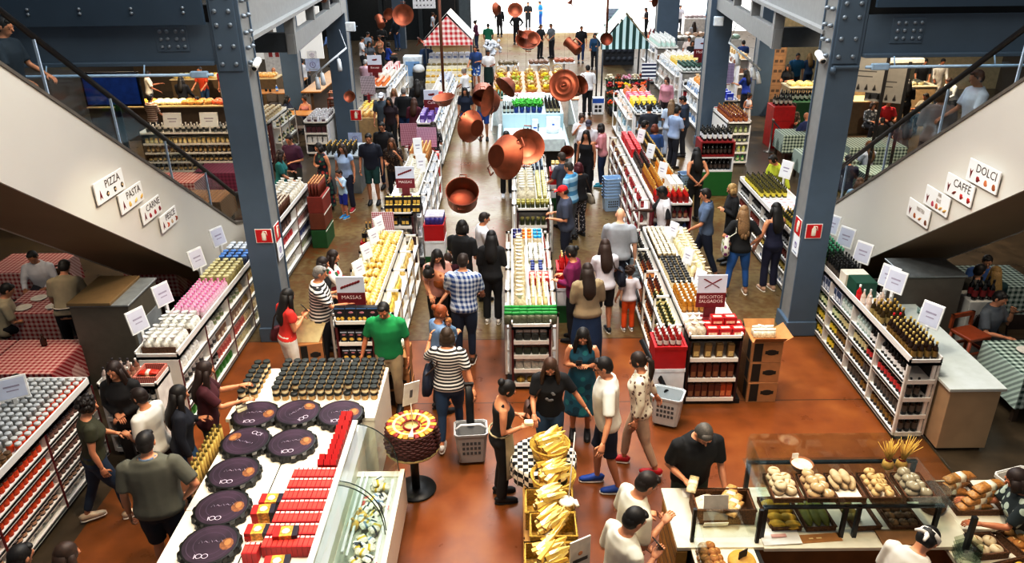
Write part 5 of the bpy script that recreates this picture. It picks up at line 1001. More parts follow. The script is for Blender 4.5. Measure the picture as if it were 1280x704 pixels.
for x in(-.13,.13):m=MB().mat(M('#161616',.5));m.tube([(x-.015,.1,.035),(x+.015,.1,.035)],.035,10,ref=(0,0,1));part(m,'wheel',t)
m=MB().mat(M('#17181a',.4));m.tube([(0,.14,.40),(0,.2,.98)],[(.05,.016)]*2,8);m.box(-.06,.18,.97,.06,.22,1.01,.008);part(m,'handle',t);m=MB().mat(M('#c9cacc',.4));m.tube([(-.19,-.02,.47),(-.12,0,.52),(.12,0,.52),(.19,-.02,.47)],.018,8);part(m,'carry_handle',t)
#parmesan stand
CHK='#f0ece0'
t=thing('round_table','round table under a black and white chequered cloth behind the cheese baskets','table',(.30,7.0,0));m=MB().mat(M('#2a2420'));m.tube([(0,0,.03),(0,0,.68)],.05,10);m.lathe([(.22,0),(.22,.03)],20);part(m,'pedestal',t)
m=MB().mat(pattern('checker','#121212','#efeade',17));n=48;m.loft([[V((r*math.cos(2*PI*i/n),r*math.sin(2*PI*i/n),z))for i in range(n)]for r,z in((.02,.70),(.36,.70),(.372,.69),)]+[[V(((.375+.012*math.sin(i*1.6))*math.cos(2*PI*i/n),(.375+.012*math.sin(i*1.6))*math.sin(2*PI*i/n),z))for i in range(n)]for z in(.6,.46)],False);part(m,'tablecloth',t)
WICK=M('#c4a24a',.7,var=.3,sc=50,bump=.5)
def round_basket(x,y,z,r,h,lab,sq=False):
 t=thing('cheese_basket',lab,'basket',(x,y,z));m=MB().mat(WICK)
 if sq:
  for q in((-r,-r*.72,-r+.015,r*.72),(r-.015,-r*.72,r,r*.72),(-r+.015,-r*.72,r-.015,-r*.72+.015),(-r+.015,r*.72-.015,r-.015,r*.72)):m.box(q[0],q[1],.01,q[2],q[3],h)
  m.box(-r,-r*.72,0,r,r*.72,.01);part(m,'basket_body',t);m=MB().mat(WICK);m.tube([(-r,-r*.72,h),(r,-r*.72,h),(r,r*.72,h),(-r,r*.72,h),(-r,-r*.72,h)],.012,6);part(m,'rim',t)
 else:
  m.loft([[V((q*math.cos(2*PI*i/28),q*math.sin(2*PI*i/28),zz))for i in range(28)]for q,zz in((r*.86,0),(r,h),(r-.015,h),(r*.86-.015,.012))]);part(m,'basket_body',t);m=MB().mat(WICK);m.tube([(r*math.cos(2*PI*i/28),r*math.sin(2*PI*i/28),h)for i in range(29)],.012,6);part(m,'rim',t)
def wedge_mesh(c,lab):
 m=MB();m.mat(M(c,.45,var=.12,sc=25));m.loft([[V((x,y,z))for y,z in((-.028,0),(.028,0),(.022,.045),(-.020,.05))]for x in(-.12,-.04,.05)]+[[V((.135,y*.25,.012+z*.3))for y,z in((-.028,0),(.028,0),(.022,.045),(-.020,.05))]],True,False);m.mat(M('#a8823a',.5));m.box(-.122,-.026,.002,-.1195,.026,.046)
 if lab:m.mat(M('#f4efe2',.5));m.add([(-.07,-.0265,.051),(.02,-.024,.047),(.02,.020,.046),(-.07,.0235,.0505)],[(0,1,2,3)])
 return m.mesh('cheese_wedge')
WD=[wedge_mesh('#d8bc68',True),wedge_mesh('#dcb85c',False),wedge_mesh('#e6d08a',True)]
HB='wooden box stand under the cheese baskets'
t=thing('crate_stand','pale wooden crate stand carrying the yellow cheese baskets','stand',(.33,5.95,0));m=MB().mat(M('#a8824a',.7,var=.2,sc=12));
for i in range(2):
 for z in(.0,.17,.34):m.box(-.27,-.85+.86*i,z,.27,-.02+.86*i,z+.13)
m.box(-.26,-.84,.13,.26,.83,.51);m.mat(M('#5c3c1c'));
for z in(.22,.40):m.box(-.272,-.5,z,-.27,-.38,z+.04)
part(m,'crates',t)
BK=[(.37,6.98,.70,.22,.17,False,'round yellow basket of cheese wedges on the chequered table, nearest the back'),(.39,6.62,.515,.24,.22,False,'second round yellow basket of cheese wedges, just before the chequered table'),(.33,6.20,.515,.25,.22,True,'square yellow basket of cheese wedges below the white round label'),(.35,5.82,.515,.23,.25,True,'square basket of steeply piled cheese wedges in the middle'),(.31,5.45,.515,.25,.20,True,'square basket of cheese wedges beside the white sign'),(.33,5.07,.515,.25,.18,False,'round basket of cheese wedges nearest the camera, by the white sign')]
for k,(x,y,z,r,h,sq,l)in enumerate(BK):
 round_basket(x,y,z,r,h,l,sq)
 for i in range(24):
  c=i%3;lay=i//7;yy=y+(-.5+(i%7)/6)*r*(1.35 if not sq else 1.15)*(1-.14*lay);xx=x+RN.uniform(-.06,.07)
  o=link('cheese_wedge',WD[c],None,(xx,yy,z+h-.03+lay*.04+RN.uniform(0,.015)));o.rotation_euler=(RN.uniform(-.3,.3),-RN.uniform(.05,.32)-(.2 if k==3 else 0),RN.uniform(.1,.95));tag(o,('white-labelled','plain','pale white-labelled')[c]+' cheese wedge in the '+l.split(' of ')[0]+(' by the sign' if k==5 else ' by the table' if k==1 else ' at the label' if k==2 else ' mid-row' if k==3 else ' beside sign' if k==4 else ' on the cloth'),'cheese',f'{("white-labelled","plain","pale")[c]} cheese wedges, basket {k+1}')
t=thing('price_sign','white printed sign standing at the front corner of the cheese baskets','sign',(.56,5.24,.50),.5);m=MB().mat(M('#d9d4cf',.5));m.box(-.11,-.008,.27,.11,.008,.62,.003);part(m,'card',t);m=MB().mat(M('#4a4442'));m.box(-.08,-.0095,.36,.08,-.008,.40);m.mat(M('#c98a5a'));m.ell((0,-.009,.46),(.025,.003,.025),10,5);part(m,'printing',t);m=MB().mat(M('#8a7a5a'));m.tube([(0,0,-.5),(0,0,.29)],.01,6);part(m,'post',t)
t=thing('label_pick','white round label on a long slanting rod above the cheese','label',(.50,6.10,.80));m=MB().mat(M('#efe9da',.5));m.lathe([(.08,0),(.085,.012),(.06,.03)],16);m.tube([(.08,0,.01),(.11,-.07,.0)],[.03,.02],8);part(m,'label_disc',t);m=MB().mat(M('#b8b0a8',.4));m.tube([(.02,.02,.02),(.12,.6,.42)],.008,6);part(m,'rod',t)
#bakery counter
MARB=M('#ddd6c2',.3,var=.1,sc=6);WOOD=M('#7a4a22',.5,var=.2,sc=5);WICKB=M('#6a4220',.75,var=.4,sc=60,bump=.7);BLK=M('#111111',.4)
t=thing('bakery_counter','marble-topped bakery counter with black glass guard and breads','counter',(2.8,5.6,0));T=Matrix.Translation((-2.8,-5.6,0))
m=mbt(MARB,T);m.box(1.45,5.30,.91,2.24,6.12,.95,.004);m.box(2.24,5.28,.91,4.15,6.12,.95,.004);m.box(4.15,5.5,.91,4.85,6.2,.95,.004);m.box(1.58,4.4,.91,2.15,5.30,.93);part(m,'marble_top',t)
m=mbt(WOOD,T);m.box(2.2,5.34,.08,4.15,6.05,.91);m.box(4.15,5.55,.08,4.8,6.15,.91);part(m,'cabinet',t);m=mbt(M('#1a1510'),T);m.box(1.58,4.4,.05,2.2,6.0,.91);m.box(2.22,5.36,0,4.1,6.0,.08);part(m,'dark_base',t)
m=mbt(BLK,T);
for x,y in((2.25,5.42),(2.98,5.42),(3.10,5.42),(3.82,5.42),(2.28,6.06),(3.9,6.06)):m.box(x-.018,y-.018,.95,x+.018,y+.018,1.315)
for x,y in((1.60,5.38),(2.19,5.36)):m.box(x-.016,y-.016,.95,x+.016,y+.016,1.33)
for x in(4.02,):m.box(x-.02,5.2,.95,x+.02,5.24,1.35)
m.box(2.23,5.40,1.295,3.86,5.44,1.315);m.box(2.26,6.04,1.295,3.92,6.08,1.315);part(m,'guard_posts',t)
GC=glass_mat('#f4f9f7',.14)
m=mbt(GC,T);m.box(2.22,5.38,1.316,3.94,6.10,1.326);part(m,'glass_shelf',t);m=mbt(GC,T);m.box(2.26,6.085,.96,3.92,6.095,1.62);part(m,'rear_glass',t);m=mbt(GC,T);m.box(1.61,5.37,1.0,2.18,5.38,1.33);m.box(1.6,5.38,1.0,1.61,4.5,1.3)if 0 else m.box(1.6,4.5,1.0,1.608,5.36,1.3);part(m,'side_glass',t);m=mbt(GC,T);m.box(2.24,5.40,1.33,2.25,6.08,1.6);m.box(3.92,5.40,1.33,3.93,6.08,1.6);m.box(2.26,5.405,1.33,3.9,5.412,1.42);part(m,'guard_glass',t)
def tray(x,y,z,w,d,h,lab,rz=0.,col=None,lin=True):
 t=thing('bread_tray',lab,'tray',(x,y,z),rz);m=MB().mat(col or WICKB);m.box(-w/2,-d/2,0,w/2,d/2,.01)
 for q in((-w/2,-d/2,-w/2+.014,d/2),(w/2-.014,-d/2,w/2,d/2),(-w/2+.014,-d/2,w/2-.014,-d/2+.014),(-w/2+.014,d/2-.014,w/2-.014,d/2)):m.box(q[0],q[1],.01,q[2],q[3],h)
 m.tube([(-w/2,-d/2,h),(w/2,-d/2,h),(w/2,d/2,h),(-w/2,d/2,h),(-w/2,-d/2,h)],.009,6);part(m,'tray_body',t)
 if lin:m=MB().mat(M('#e6dfcf',.8));m.box(-w/2+.02,-d/2+.02,.011,w/2-.02,d/2-.02,.016);part(m,'paper_liner',t)
def loaf(a,b,h,c,c2,slash):
 m=MB();m.mat(M(c,.7,var=.25,sc=14,bump=.3));m.lathe([(.0,0),(a*.75,.004),(a,h*.38),(a*.86,h*.75),(a*.45,h*.97),(0,h)],16,sq=b/a)
 if slash:
  m.mat(M(c2,.7,var=.2));
  for i in range(slash):x=(-.5+(i+.5)/slash)*a*1.2;m.tube([(x-.01,-b*.45,h*.93-abs(x)/a*h*.2),(x,0,h*1.0-abs(x)/a*h*.2),(x+.01,b*.45,h*.93-abs(x)/a*h*.2)],[.004,.009,.004],5)
 return m.mesh('bread')
R1=loaf(.062,.06,.062,'#c9b594','#a88a5c',1);R2=loaf(.066,.058,.062,'#b79a72','#e2d6bc',2);R3=loaf(.068,.056,.06,'#9a9078','#d8d0bc',2);Y1=loaf(.08,.055,.06,'#c8a02c','#e4c86a',0);G1=loaf(.05,.18,.055,'#8a8a34','#c9c47a',0);G2=loaf(.075,.06,.055,'#7a6a24','#a8984a',1)
def fill(me,lab,grp,x,y,z,w,d,nx,ny,lay=1,jr=1.5):
 for k in range(lay):put(me,'bread',lab,'bread',grp,[(x-w/2+(i+.5)*w/nx+.02*k,y-d/2+(j+.5)*d/ny+.015*k,z+.017+k*.055)for i in range(nx-(k>0))for j in range(ny)],0,jr,.008)
ZS=1.327
for x,l in((2.46,'first bread tray on the glass shelf, at the wicker bag basket end'),(2.77,'second bread tray on the glass shelf, below the small flour bowl'),(3.03,'third bread tray on the glass shelf, with floury long loaves'),(3.34,'fourth bread tray on the glass shelf, with golden buns'),(3.66,'fifth bread tray on the glass shelf, below the wheat vases')):tray(x,5.62,ZS,.27,.34,.05,l)
fill(R1,'pale round bread in the first glass-shelf tray','breads, tray 1',2.46,5.66,ZS,.24,.28,2,3,2);fill(R2,'crusty round bread in the second glass-shelf tray','breads, tray 2',2.77,5.62,ZS,.24,.30,2,3,2);fill(loaf(.045,.10,.065,'#c0a884','#9a7a50',0),'floury long loaf in the third glass-shelf tray','breads, tray 3',3.03,5.67,ZS,.24,.22,3,1,2,.3);fill(loaf(.056,.042,.055,'#c8aa78','#a07c48',1),'golden bun in the fourth glass-shelf tray','breads, tray 4',3.34,5.63,ZS,.24,.30,2,4,2);fill(R3,'grey crusty loaf in the fifth glass-shelf tray','breads, tray 5',3.66,5.63,ZS,.25,.30,2,3,2)
ZB=.951
for x,w,l in((2.50,.28,'lower tray of yellow loaves under the glass shelf'),(2.82,.28,'lower tray of long green loaves under the glass shelf'),(3.25,.26,'lower tray with few green rolls and bare paper'),(3.62,.30,'lower tray of dark brown rolls under the wheat vases')):tray(x,5.70,ZB,w,.42,.05,l,rz=.04)
fill(Y1,'yellow loaf in the lower tray','yellow loaves',2.50,5.68,ZB,.26,.38,2,4,1,.4);fill(G1,'long green loaf in the lower tray','long green loaves',2.82,5.70,ZB,.25,.30,3,1,1,.1);fill(G2,'small green roll in the lower tray','green rolls',3.17,5.74,ZB,.12,.3,1,4);fill(loaf(.052,.046,.05,'#6a4a24','#a88a5a',1),'dark brown roll in the lower tray','dark rolls',3.62,5.70,ZB,.28,.38,3,4)
m=MB().mat(M('#e9e4dc',.7,var=.04,bump=.3,sc=8));m.box(-.18,-.1,0,.18,.1,.006);m.add([(-.18,-.1,.007),(.17,-.11,.02),(.19,.09,.012),(-.17,.1,.02)],[(0,1,2,3)]);m.mat(M('#d8a8a0'));m.box(-.08,-.02,.0195,.06,.02,.0215);tag(link('paper_bag',m.mesh('paper_bag'),None,(2.42,5.42,ZB),.06),'white printed paper bag lying on the bakery counter','paper bag')
m=MB().mat(M('#a8783c',.7,var=.1));m.box(-.2,-.05,0,.2,.05,.006);m.mat(M('#e0c890'));m.box(-.1,-.01,.006,-.06,.006,.008);m.box(-.03,-.01,.006,.02,.006,.008);tag(link('wooden_board',m.mesh('wooden_board'),None,(2.78,5.40,ZB),.08),'narrow tan wooden board beside the white paper bag','board')
m=MB().mat(M('#8a6236',.6,var=.15));m.box(-.2,-.1,0,.2,.1,.02,.004);tag(link('cutting_board',m.mesh('cutting_board'),None,(3.52,5.39,ZB),0),'brown cutting board on the counter behind the baker','cutting board')
for px,py,l in((1122,592,'wheat ears in a tied sheaf on the glass shelf, the one nearer the aisle'),(1141,594,'wheat ears leaning right in a round pot on the glass shelf')):
 p=P(px,py,1.42);t=thing('wheat_sheaf',l,'wheat',(min(p.x,3.86),5.92,ZS));m=MB().mat(M('#b99a52',.7,var=.2,sc=30));m.lathe([(.03,0),(.055,.03),(.05,.08),(.03,.10)],14);part(m,'pot',t);m=MB().mat(M('#d8b764',.7,var=.15));
 for i in range(26):
  a=RN.uniform(0,2*PI);s=RN.uniform(.02,.12);k=.06 if 'right' in l else-.02;m.tube([(0,0,.08),(math.cos(a)*s*.5+k*.5,math.sin(a)*s*.4,.2),(math.cos(a)*s+k,math.sin(a)*s*.7,RN.uniform(.26,.36))],[.003,.005,.003],5)
 part(m,'wheat_ears',t);m=MB().mat(M('#8a2a22'));m.lathe([(.033,.1),(.036,.11),(.033,.12)],12,cap=False);part(m,'ribbon',t)
p=P(1005,586,1.4);t=thing('flour_bowl','small wooden bowl of flour with a white tag, on the glass shelf','bowl',(p.x,5.90,ZS));m=MB().mat(M('#8a5a34',.6,var=.2));m.lathe([(.05,0),(.08,.03),(.105,.085),(.112,.09),(.105,.095),(.09,.06)],18);part(m,'bowl_body',t);m=MB().mat(M('#e4d4bc',.9,var=.2,sc=30));m.lathe([(0,.088),(.05,.085),(.1,.075)],16,cap=False);part(m,'flour',t);m=MB().mat(M('#f4f2ee'));m.box(-.075,.07,.09,-.015,.075,.15);part(m,'tag',t)
t=thing('wicker_basket','large wicker basket of bagged bread on the marble slab, man in black reaching in','basket',(1.96,5.74,ZB),-.03);m=MB().mat(WICKB);w,d,h=.56,.30,.17
for q in((-w/2,-d/2,-w/2+.018,d/2),(w/2-.018,-d/2,w/2,d/2),(-w/2+.018,-d/2,w/2-.018,-d/2+.018),(-w/2+.018,d/2-.018,w/2-.018,d/2)):m.box(q[0],q[1],.0,q[2],q[3],h)
m.box(-w/2,-d/2,0,w/2,d/2,.012);part(m,'basket_body',t);m=MB().mat(WICKB);m.tube([(-w/2,-d/2,h),(w/2,-d/2,h),(w/2,d/2,h),(-w/2,d/2,h),(-w/2,-d/2,h)],.014,6);part(m,'rim',t)
put(pack(.26,.09,.07,'#c69c62','#e8dcc0'),'bread_bag','bagged long bread in the large wicker basket','bread','bagged breads in the wicker basket',[(2.06,5.66+.055*i,ZB+.10+.012*(i%2))for i in range(5)],.9,.2);put(pack(.2,.09,.06,'#d9cdb4','#efe9da'),'bread_bag','pale bagged bread at the left end of the wicker basket','bread','pale bagged breads',[(1.80,5.68+.06*i,ZB+.09)for i in range(3)],.2,.2)
t=thing('price_card','grey folded card standing at the front of the large wicker basket','price card',(1.86,5.565,ZB+.02),.02);m=MB().mat(M('#b9b2aa',.5));m.T=rotm('X',-14).to_4x4();m.box(-.115,-.004,.05,.115,.004,.30);part(m,'card',t);m=MB().mat(M('#efece6',.5));m.T=rotm('X',24).to_4x4();m.box(-.115,-.006,-.02,.115,.0,.055);part(m,'folded_foot',t)
m=MB().mat(M('#efe9dc',.6));m.add([(-.08,-.06,0),(.08,-.05,0),(.09,.06,.012),(-.07,.05,.008)],[(0,1,2,3)]);tag(link('paper_sheet',m.mesh('paper_sheet'),None,(1.72,6.03,ZB+.003)),'white paper sheet on the marble by the man in black','paper')
fill(loaf(.05,.045,.05,'#9a6a34','#c89a5c',1),'small pastry behind the side glass of the bakery counter','pastries by the side glass',1.72,4.98,.915,.22,.6,3,8,2)
t=thing('round_cake','round golden cake with a black card, in the side glass case','cake',(1.99,5.12,.932));m=MB().mat(M('#c89a4a',.6,var=.15,sc=20,bump=.3));m.lathe([(.12,0),(.125,.03),(.11,.06),(0,.075)],24);part(m,'cake_body',t);m=MB().mat(M('#1c1c1c',.5));m.T=Matrix.Translation((.0,0,.07))@rotm('Z',30).to_4x4();m.box(-.05,-.003,0,.05,.003,.085);part(m,'card',t)
for i in range(3):
 m=MB().mat(M('#b8863c',.7,var=.2,sc=8));m.box(-.05,-.36,0,.05,.36,.3,.005);m.mat(M('#4a3014'));m.box(-.052,-.33,.05,-.05,.33,.06);m.box(-.052,-.33,.2,-.05,.33,.21);tag(link('wooden_crate',m.mesh('wooden_crate'),None,(1.50,5.66,.3*i)),('bottom','middle','top')[i]+' pale wooden crate at the end of the bakery counter','crate')
for k,(x,y,n,l)in enumerate(((4.30,6.0,3,'long wrapped bread at the far end of the bakery counter'),(4.42,5.78,4,'wrapped brown bread on the second heap by the basket of rolls'))):
 tray(x,y,ZB,.46,.2,.06,('farther' if k==0 else 'nearer')+' tray of wrapped breads by the woman in the flowered blouse')
 put(pack(.34,.10,.09,'#a9783c','#e6dcc4'),'bread_bag',l,'bread','wrapped breads '+str(k),[(x-.04+.05*i,y-.04+.03*i,ZB+.018+.055*i)for i in range(n)],.2,.3)
t=thing('wicker_drum','tall wicker basket under the end of the glass shelf','basket',(4.0,5.78,ZB));m=MB().mat(WICKB);m.lathe([(.10,0),(.12,.05),(.13,.24),(.12,.24),(.11,.05)],18);part(m,'basket_body',t)
t=thing('bakery_table','low table with biscuit baskets, right of the baker','table',(4.45,5.1,0));m=MB().mat(WOOD);m.box(-.5,-.4,.0,.5,.36,.86,.01);m.mat(MARB);m.box(-.53,-.43,.86,.53,.38,.9);part(m,'table_body',t)
ZT=.901
tray(4.66,5.32,ZT,.40,.34,.09,'wicker tray of sliced golden rolls, beside the wrapped breads',.3);put(loaf(.055,.05,.05,'#b07a34','#e0bc7a',1),'bread','golden roll in the wicker tray of sliced rolls','bread','golden rolls',[(4.54+.085*i,5.2+.08*j,ZT+.02+.03*((i+j)%2))for i in range(4)for j in range(4)],0,1);tray(4.40,4.95,ZT,.42,.30,.08,'wicker tray of yellow fritters, nearest the camera',.25);put(loaf(.075,.03,.035,'#d8a83c','#efd080',0),'bread','long yellow fritter in the nearest wicker tray','bread','yellow fritters',[(4.30+.07*i,4.86+.055*j,ZT+.02+.03*(i%2))for i in range(4)for j in range(4)],.8,.6);tray(4.26,5.30,ZT,.26,.26,.07,'small wicker tray of crusty rolls right of the baker',.1);put(R1,'bread','crusty pale roll in the small tray','bread','crusty pale rolls',[(4.20+.12*i,5.24+.12*j,ZT+.02)for i in range(2)for j in range(2)],0,1)
m=MB().mat(glass_mat('#cfd6cc',.3,'plastic'));
for i in range(4):m.lathe([(.085,0),(.09,.02),(.13,.10)],5,(.02*i,.03*i,.02*i),cap=False)
tag(link('plastic_bags',m.mesh('plastic_bags'),None,(3.98,5.12,ZT)),'heap of clear plastic bags right of the baker','plastic bags')
t=thing('shopping_basket','white and black slatted shopping basket held by the woman in the flowered blouse','shopping basket',(4.92,5.98,.951),.3);link('basket_body',basket_mesh(.38,.26,.2,'#d8d6d0','basket_body'),t);m=MB().mat(M('#1a1a1a',.4));m.tube([(-.18,0,.2),(-.17,.0,.28),(.17,0,.28),(.18,0,.2)],.012,6);part(m,'handle',t)
put(loaf(.05,.045,.05,'#b98a4a','#d8b888',1),'bread','bread roll lying in the slatted shopping basket','bread','rolls in the shopping basket',[(4.85+.1*i,5.95+.08*j,.955+.03)for i in range(2)for j in range(2)],0,1)
#side furniture
t=thing('wooden_counter','pale wooden counter with white top, behind the dark bottle shelf','counter',(5.62,9.0,0));m=MB().mat(M('#b79c78',.5,var=.1,sc=3));m.box(-.31,-1.1,.05,.31,1.2,.90,.005);part(m,'body',t);m=MB().mat(M('#cdd2cc',.25,var=.05));m.box(-.34,-1.12,.90,.36,1.22,.945,.005);part(m,'worktop',t);m=MB().mat(KICK);m.box(-.28,-1.05,0,.28,1.15,.05);part(m,'kick_base',t)
t=thing('drinking_glass','small empty glass on the white worktop','glass',(5.88,9.9,.946));m=MB().mat(glass_mat('#e8f0ee',.3));m.lathe([(.03,0),(.035,.005),(.04,.09),(.037,.09),(.032,.01)],14);part(m,'glass_body',t)
def steel_box(x0,x1,y0,y1,h,lab,top,face):
 t=thing('service_cabinet',lab,'cabinet',((x0+x1)/2,(y0+y1)/2,0));a,b=(x1-x0)/2,(y1-y0)/2
 m=MB().mat(M(face,.4,var=.08));m.box(-a,-b,0,a,b,h,.01);part(m,'body',t);m=MB().mat(top);m.box(-a-.02,-b-.02,h,a+.02,b+.02,h+.03,.006);part(m,'lid_panel',t);return t,a,b,h
t,a,b,h=steel_box(-6.25,-5.42,9.55,10.45,1.36,'tall steel cabinet with brown board on top, under the PIZZA escalator',M('#8c8f8e',.35),'#6f685a')
m=MB().mat(M('#8a7048',.6,var=.08));m.box(-a+.0,-b-.04,h+.03,a-.22,b,h+.075,.004);tag(link('brown_board',m.mesh('brown_board'),None,(-5.835,10.0,.0)),'brown board lying on the steel cabinet under the PIZZA escalator','board')
m=MB().mat(M('#a9adb0',.3));m.box(a,-b+.05,.05,a+.006,b-.05,1.0);part(m,'side_door',t)
steel_box(5.74,6.62,10.2,10.85,1.38,'tall steel cabinet under the DOLCI escalator, behind the price cards',M('#9aa0a2',.25,metal=.6),'#5f584e')
t=thing('white_pillar','white stand with dark bottles, behind the orange stool','stand',(6.95,10.35,0));m=MB().mat(M('#c9c9c4',.5));m.box(-.2,-.2,0,.2,.2,1.0,.01);part(m,'body',t)
put(bottle(.32,.04,'#0c0a0a','#161212','#7a1a1c'),'bottle','dark wine bottle on the white stand behind the orange stool','bottle','wine bottles on the white stand',[(6.83+.12*i,10.22+.12*j,1.001)for i in range(3)for j in range(2)])
def stool(x,y,rz,lab,h=.78):
 t=thing('bar_stool',lab,'stool',(x,y,0),rz);W_=M('#8a3c18',.5,var=.12);m=MB().mat(W_);m.box(-.19,-.19,h-.05,.19,.19,h,.01);part(m,'seat',t)
 for sx in(-1,1):
  for sy in(-1,1):m=MB().mat(W_);m.tube([(sx*.19,sy*.19,0),(sx*.165,sy*.165,h-.05)],.024,6);part(m,'leg',t)
 m=MB().mat(W_)
 for z,k in((.3,.18),(.52,.175)):
  for sy in(-1,1):m.box(-k,sy*k-.012,z-.02,k,sy*k+.012,z+.02);m.box(sy*k-.012,-k,z-.02,sy*k+.012,k,z+.02)
 part(m,'rungs',t);m=MB().mat(W_);m.box(-.2,.17,h,-.16,.21,h+.22);m.box(.16,.17,h,.2,.21,h+.22);m.box(-.2,.17,h+.16,.2,.21,h+.22);part(m,'backrest',t)
stool(6.52,9.62,.3,'orange wooden bar stool behind the white worktop, by the man in gray')
def cloth_table(x,y,w,d,c1,c2,lab,h=.75,rz=0.,sc=13,drop=.5,group=None):
 t=thing('dining_table',lab,'table',(x,y,0),rz,group)
 for sx in(-1,1):
  for sy in(-1,1):m=MB().mat(M('#3a2a1c'));m.box(sx*(w/2-.08)-.03,sy*(d/2-.08)-.03,0,sx*(w/2-.08)+.03,sy*(d/2-.08)+.03,h-.03);part(m,'leg',t)
 m=MB().mat(M('#5a4028'));m.box(-w/2+.01,-d/2+.01,h-.03,w/2-.01,d/2-.01,h-.006);part(m,'tabletop',t)
 m=MB().mat(pattern('check',c1,c2,sc));a,b=w/2,d/2;n=10
 ring0=[];
 for sx,sy,L_,ax in((-1,-1,n,'x'),(1,-1,n,'y'),(1,1,n,'-x'),(-1,1,n,'-y')):
  for i in range(n):
   f=i/n*2-1
   p={'x':(f*a,-b),'y':(a,f*b),'-x':(-f*a,b),'-y':(-a,-f*b)}[ax];ring0.append(p)
 m.loft([[V((px*.02,py*.02,h))for px,py in ring0],[V((px,py,h))for px,py in ring0],[V((px*1.01,py*1.01,h-.012))for px,py in ring0],[V((px*(1.03+.015*math.sin(i*1.3)),py*(1.03+.015*math.cos(i*1.7)),h-drop))for i,(px,py)in enumerate(ring0)]],False,False);part(m,'tablecloth',t);return t
RC=('#9a121c','#d8b8b0');GCk=('#123a30','#c8d8d0')
def chair(x,y,rz,lab,col='#4a3626',group=None):
 t=thing('dining_chair',lab,'chair',(x,y,0),rz,group);W_=M(col,.5,var=.1);m=MB().mat(W_);m.box(-.2,-.2,.43,.2,.2,.465,.015);part(m,'seat',t)
 for sx in(-1,1):
  for sy in(-1,1):m=MB().mat(W_);m.tube([(sx*.19,sy*.19,0),(sx*.17,sy*.17,.44)],.016,6);part(m,'leg',t)
 m=MB().mat(W_);pts=[(-.19,-.19,.45),(-.19,-.23,.7),(-.15,-.25,.84),(0,-.26,.88),(.15,-.25,.84),(.19,-.23,.7),(.19,-.19,.45)];m.tube(pts,.016,6);m.loft([[V((x_*k,y_,z))for x_ in(-1,1)for y_ in(0,)]+[V((k,-.01+y0,z))for y0 in(0,)]+[V((-k,y0-.01,z))for y0 in(0,)]for k,y0,z in((.15,-.235,.62),)]*1,False)if 0 else m.box(-.16,-.255,.58,.16,-.24,.83,.004);part(m,'backrest',t)
cloth_table(-6.72,9.25,.98,.95,*RC,'square table with red checked cloth and a small brown bottle, before the steel cabinet');cloth_table(-7.72,9.25,.95,.95,*RC,'red checked table at the picture edge, touching the one with the bottle');
t=thing('sauce_bottle','small brown bottle standing on the red checked table','bottle',(-6.75,9.55,.752));m=MB().mat(M('#3a1c10',.2));m.lathe([(.04,0),(.042,.09),(.02,.12),(.014,.16),(.016,.175),(.0,.176)],12);part(m,'bottle_body',t)
cloth_table(-7.55,11.0,1.0,.85,*RC,'red checked table laid for the seated man in white');cloth_table(-8.7,12.6,1.2,.9,*RC,'red checked table behind the seated man in white');cloth_table(-6.4,12.6,.9,.8,*RC,'red checked table under the escalator soffit')
for x,y,rz,l in((-6.55,10.15,PI,'brown chair with rounded back behind the red checked table with bottle'),(-5.98,10.0,PI,'brown chair between the red checked table and steel cabinet'),(-6.6,8.5,.0,'brown chair in front of the red checked table by the jar shelf'),(-7.4,8.45,.0,'brown chair of the woman in dark red'),(-7.95,11.9,PI,'brown chair at the table of the man in white')):chair(x,y,rz,l)
PLATE=MB().mat(M('#e8e4dc',.3)).lathe([(.06,0),(.10,.008),(.125,.02),(.12,.02),(.07,.008),(0,.008)],20).mesh('plate')
def plates(pts,lab,grp):
 for p in pts:tag(link('plate',PLATE,None,p),lab,'plate',grp)
plates([(-7.3,10.8,.752),(-7.7,11.1,.752),(-7.75,10.75,.752)],'white plate on the table of the seated man in white','plates at the white-shirt table');plates([(-6.35,12.5,.752),(-6.6,12.75,.752)],'white plate on the red checked table under the soffit','plates under the soffit')
cloth_table(7.15,8.95,1.1,.95,*GCk,'green checked table of the man in the gray tee',sc=11);cloth_table(7.9,11.6,1.2,.9,*GCk,'green checked table behind the blond woman',sc=11);plates([(7.0,9.1,.752),(7.35,8.8,.752)],'white plate on the green checked table of the man in gray','plates at the gray-tee table');plates([(7.7,11.5,.752),(8.1,11.8,.752)],'white plate on the farther green checked table','plates at the farther green table')
m=MB().mat(M('#eef0f0',.6));m.box(-.12,-.09,0,.12,.09,.004);tag(link('menu_sheet',m.mesh('menu_sheet'),None,(6.95,8.75,.752),.3),'white paper sheet on the green checked table of the man in gray','paper')
for x,y,rz,l in((6.95,9.75,PI,'dark chair of the man in the gray tee'),(7.5,9.8,PI,'dark chair beside the man in the gray tee'),(7.3,8.1,0,'dark chair before the green checked table')):chair(x,y,rz,l,'#2a1a14')
for px,py,w,d,l,c in((1088,178,1.5,1.1,'green checked table of the man in the red shirt',GCk),(1105,212,1.2,.8,'green checked table near the stairway handrail',GCk),(1046,196,.8,.8,'green checked table half hidden by the dolci-side column',GCk),(992,165,.8,.8,'green checked table of the curly-haired woman',GCk),(1018,190,.8,.8,'green checked table behind the man in blue',GCk),(283,210,1.4,.9,'dark red table behind the pizza-side column',('#5a1230','#7a2a48')),(215,222,1.4,.9,'red table seen through the escalator glass',RC),(250,245,1.2,.9,'wooden brown table seen through the escalator glass',('#6a4a2c','#8a6238'))):p=P(px,py,.75);cloth_table(p.x,p.y,w,d,*c,l,sc=11)
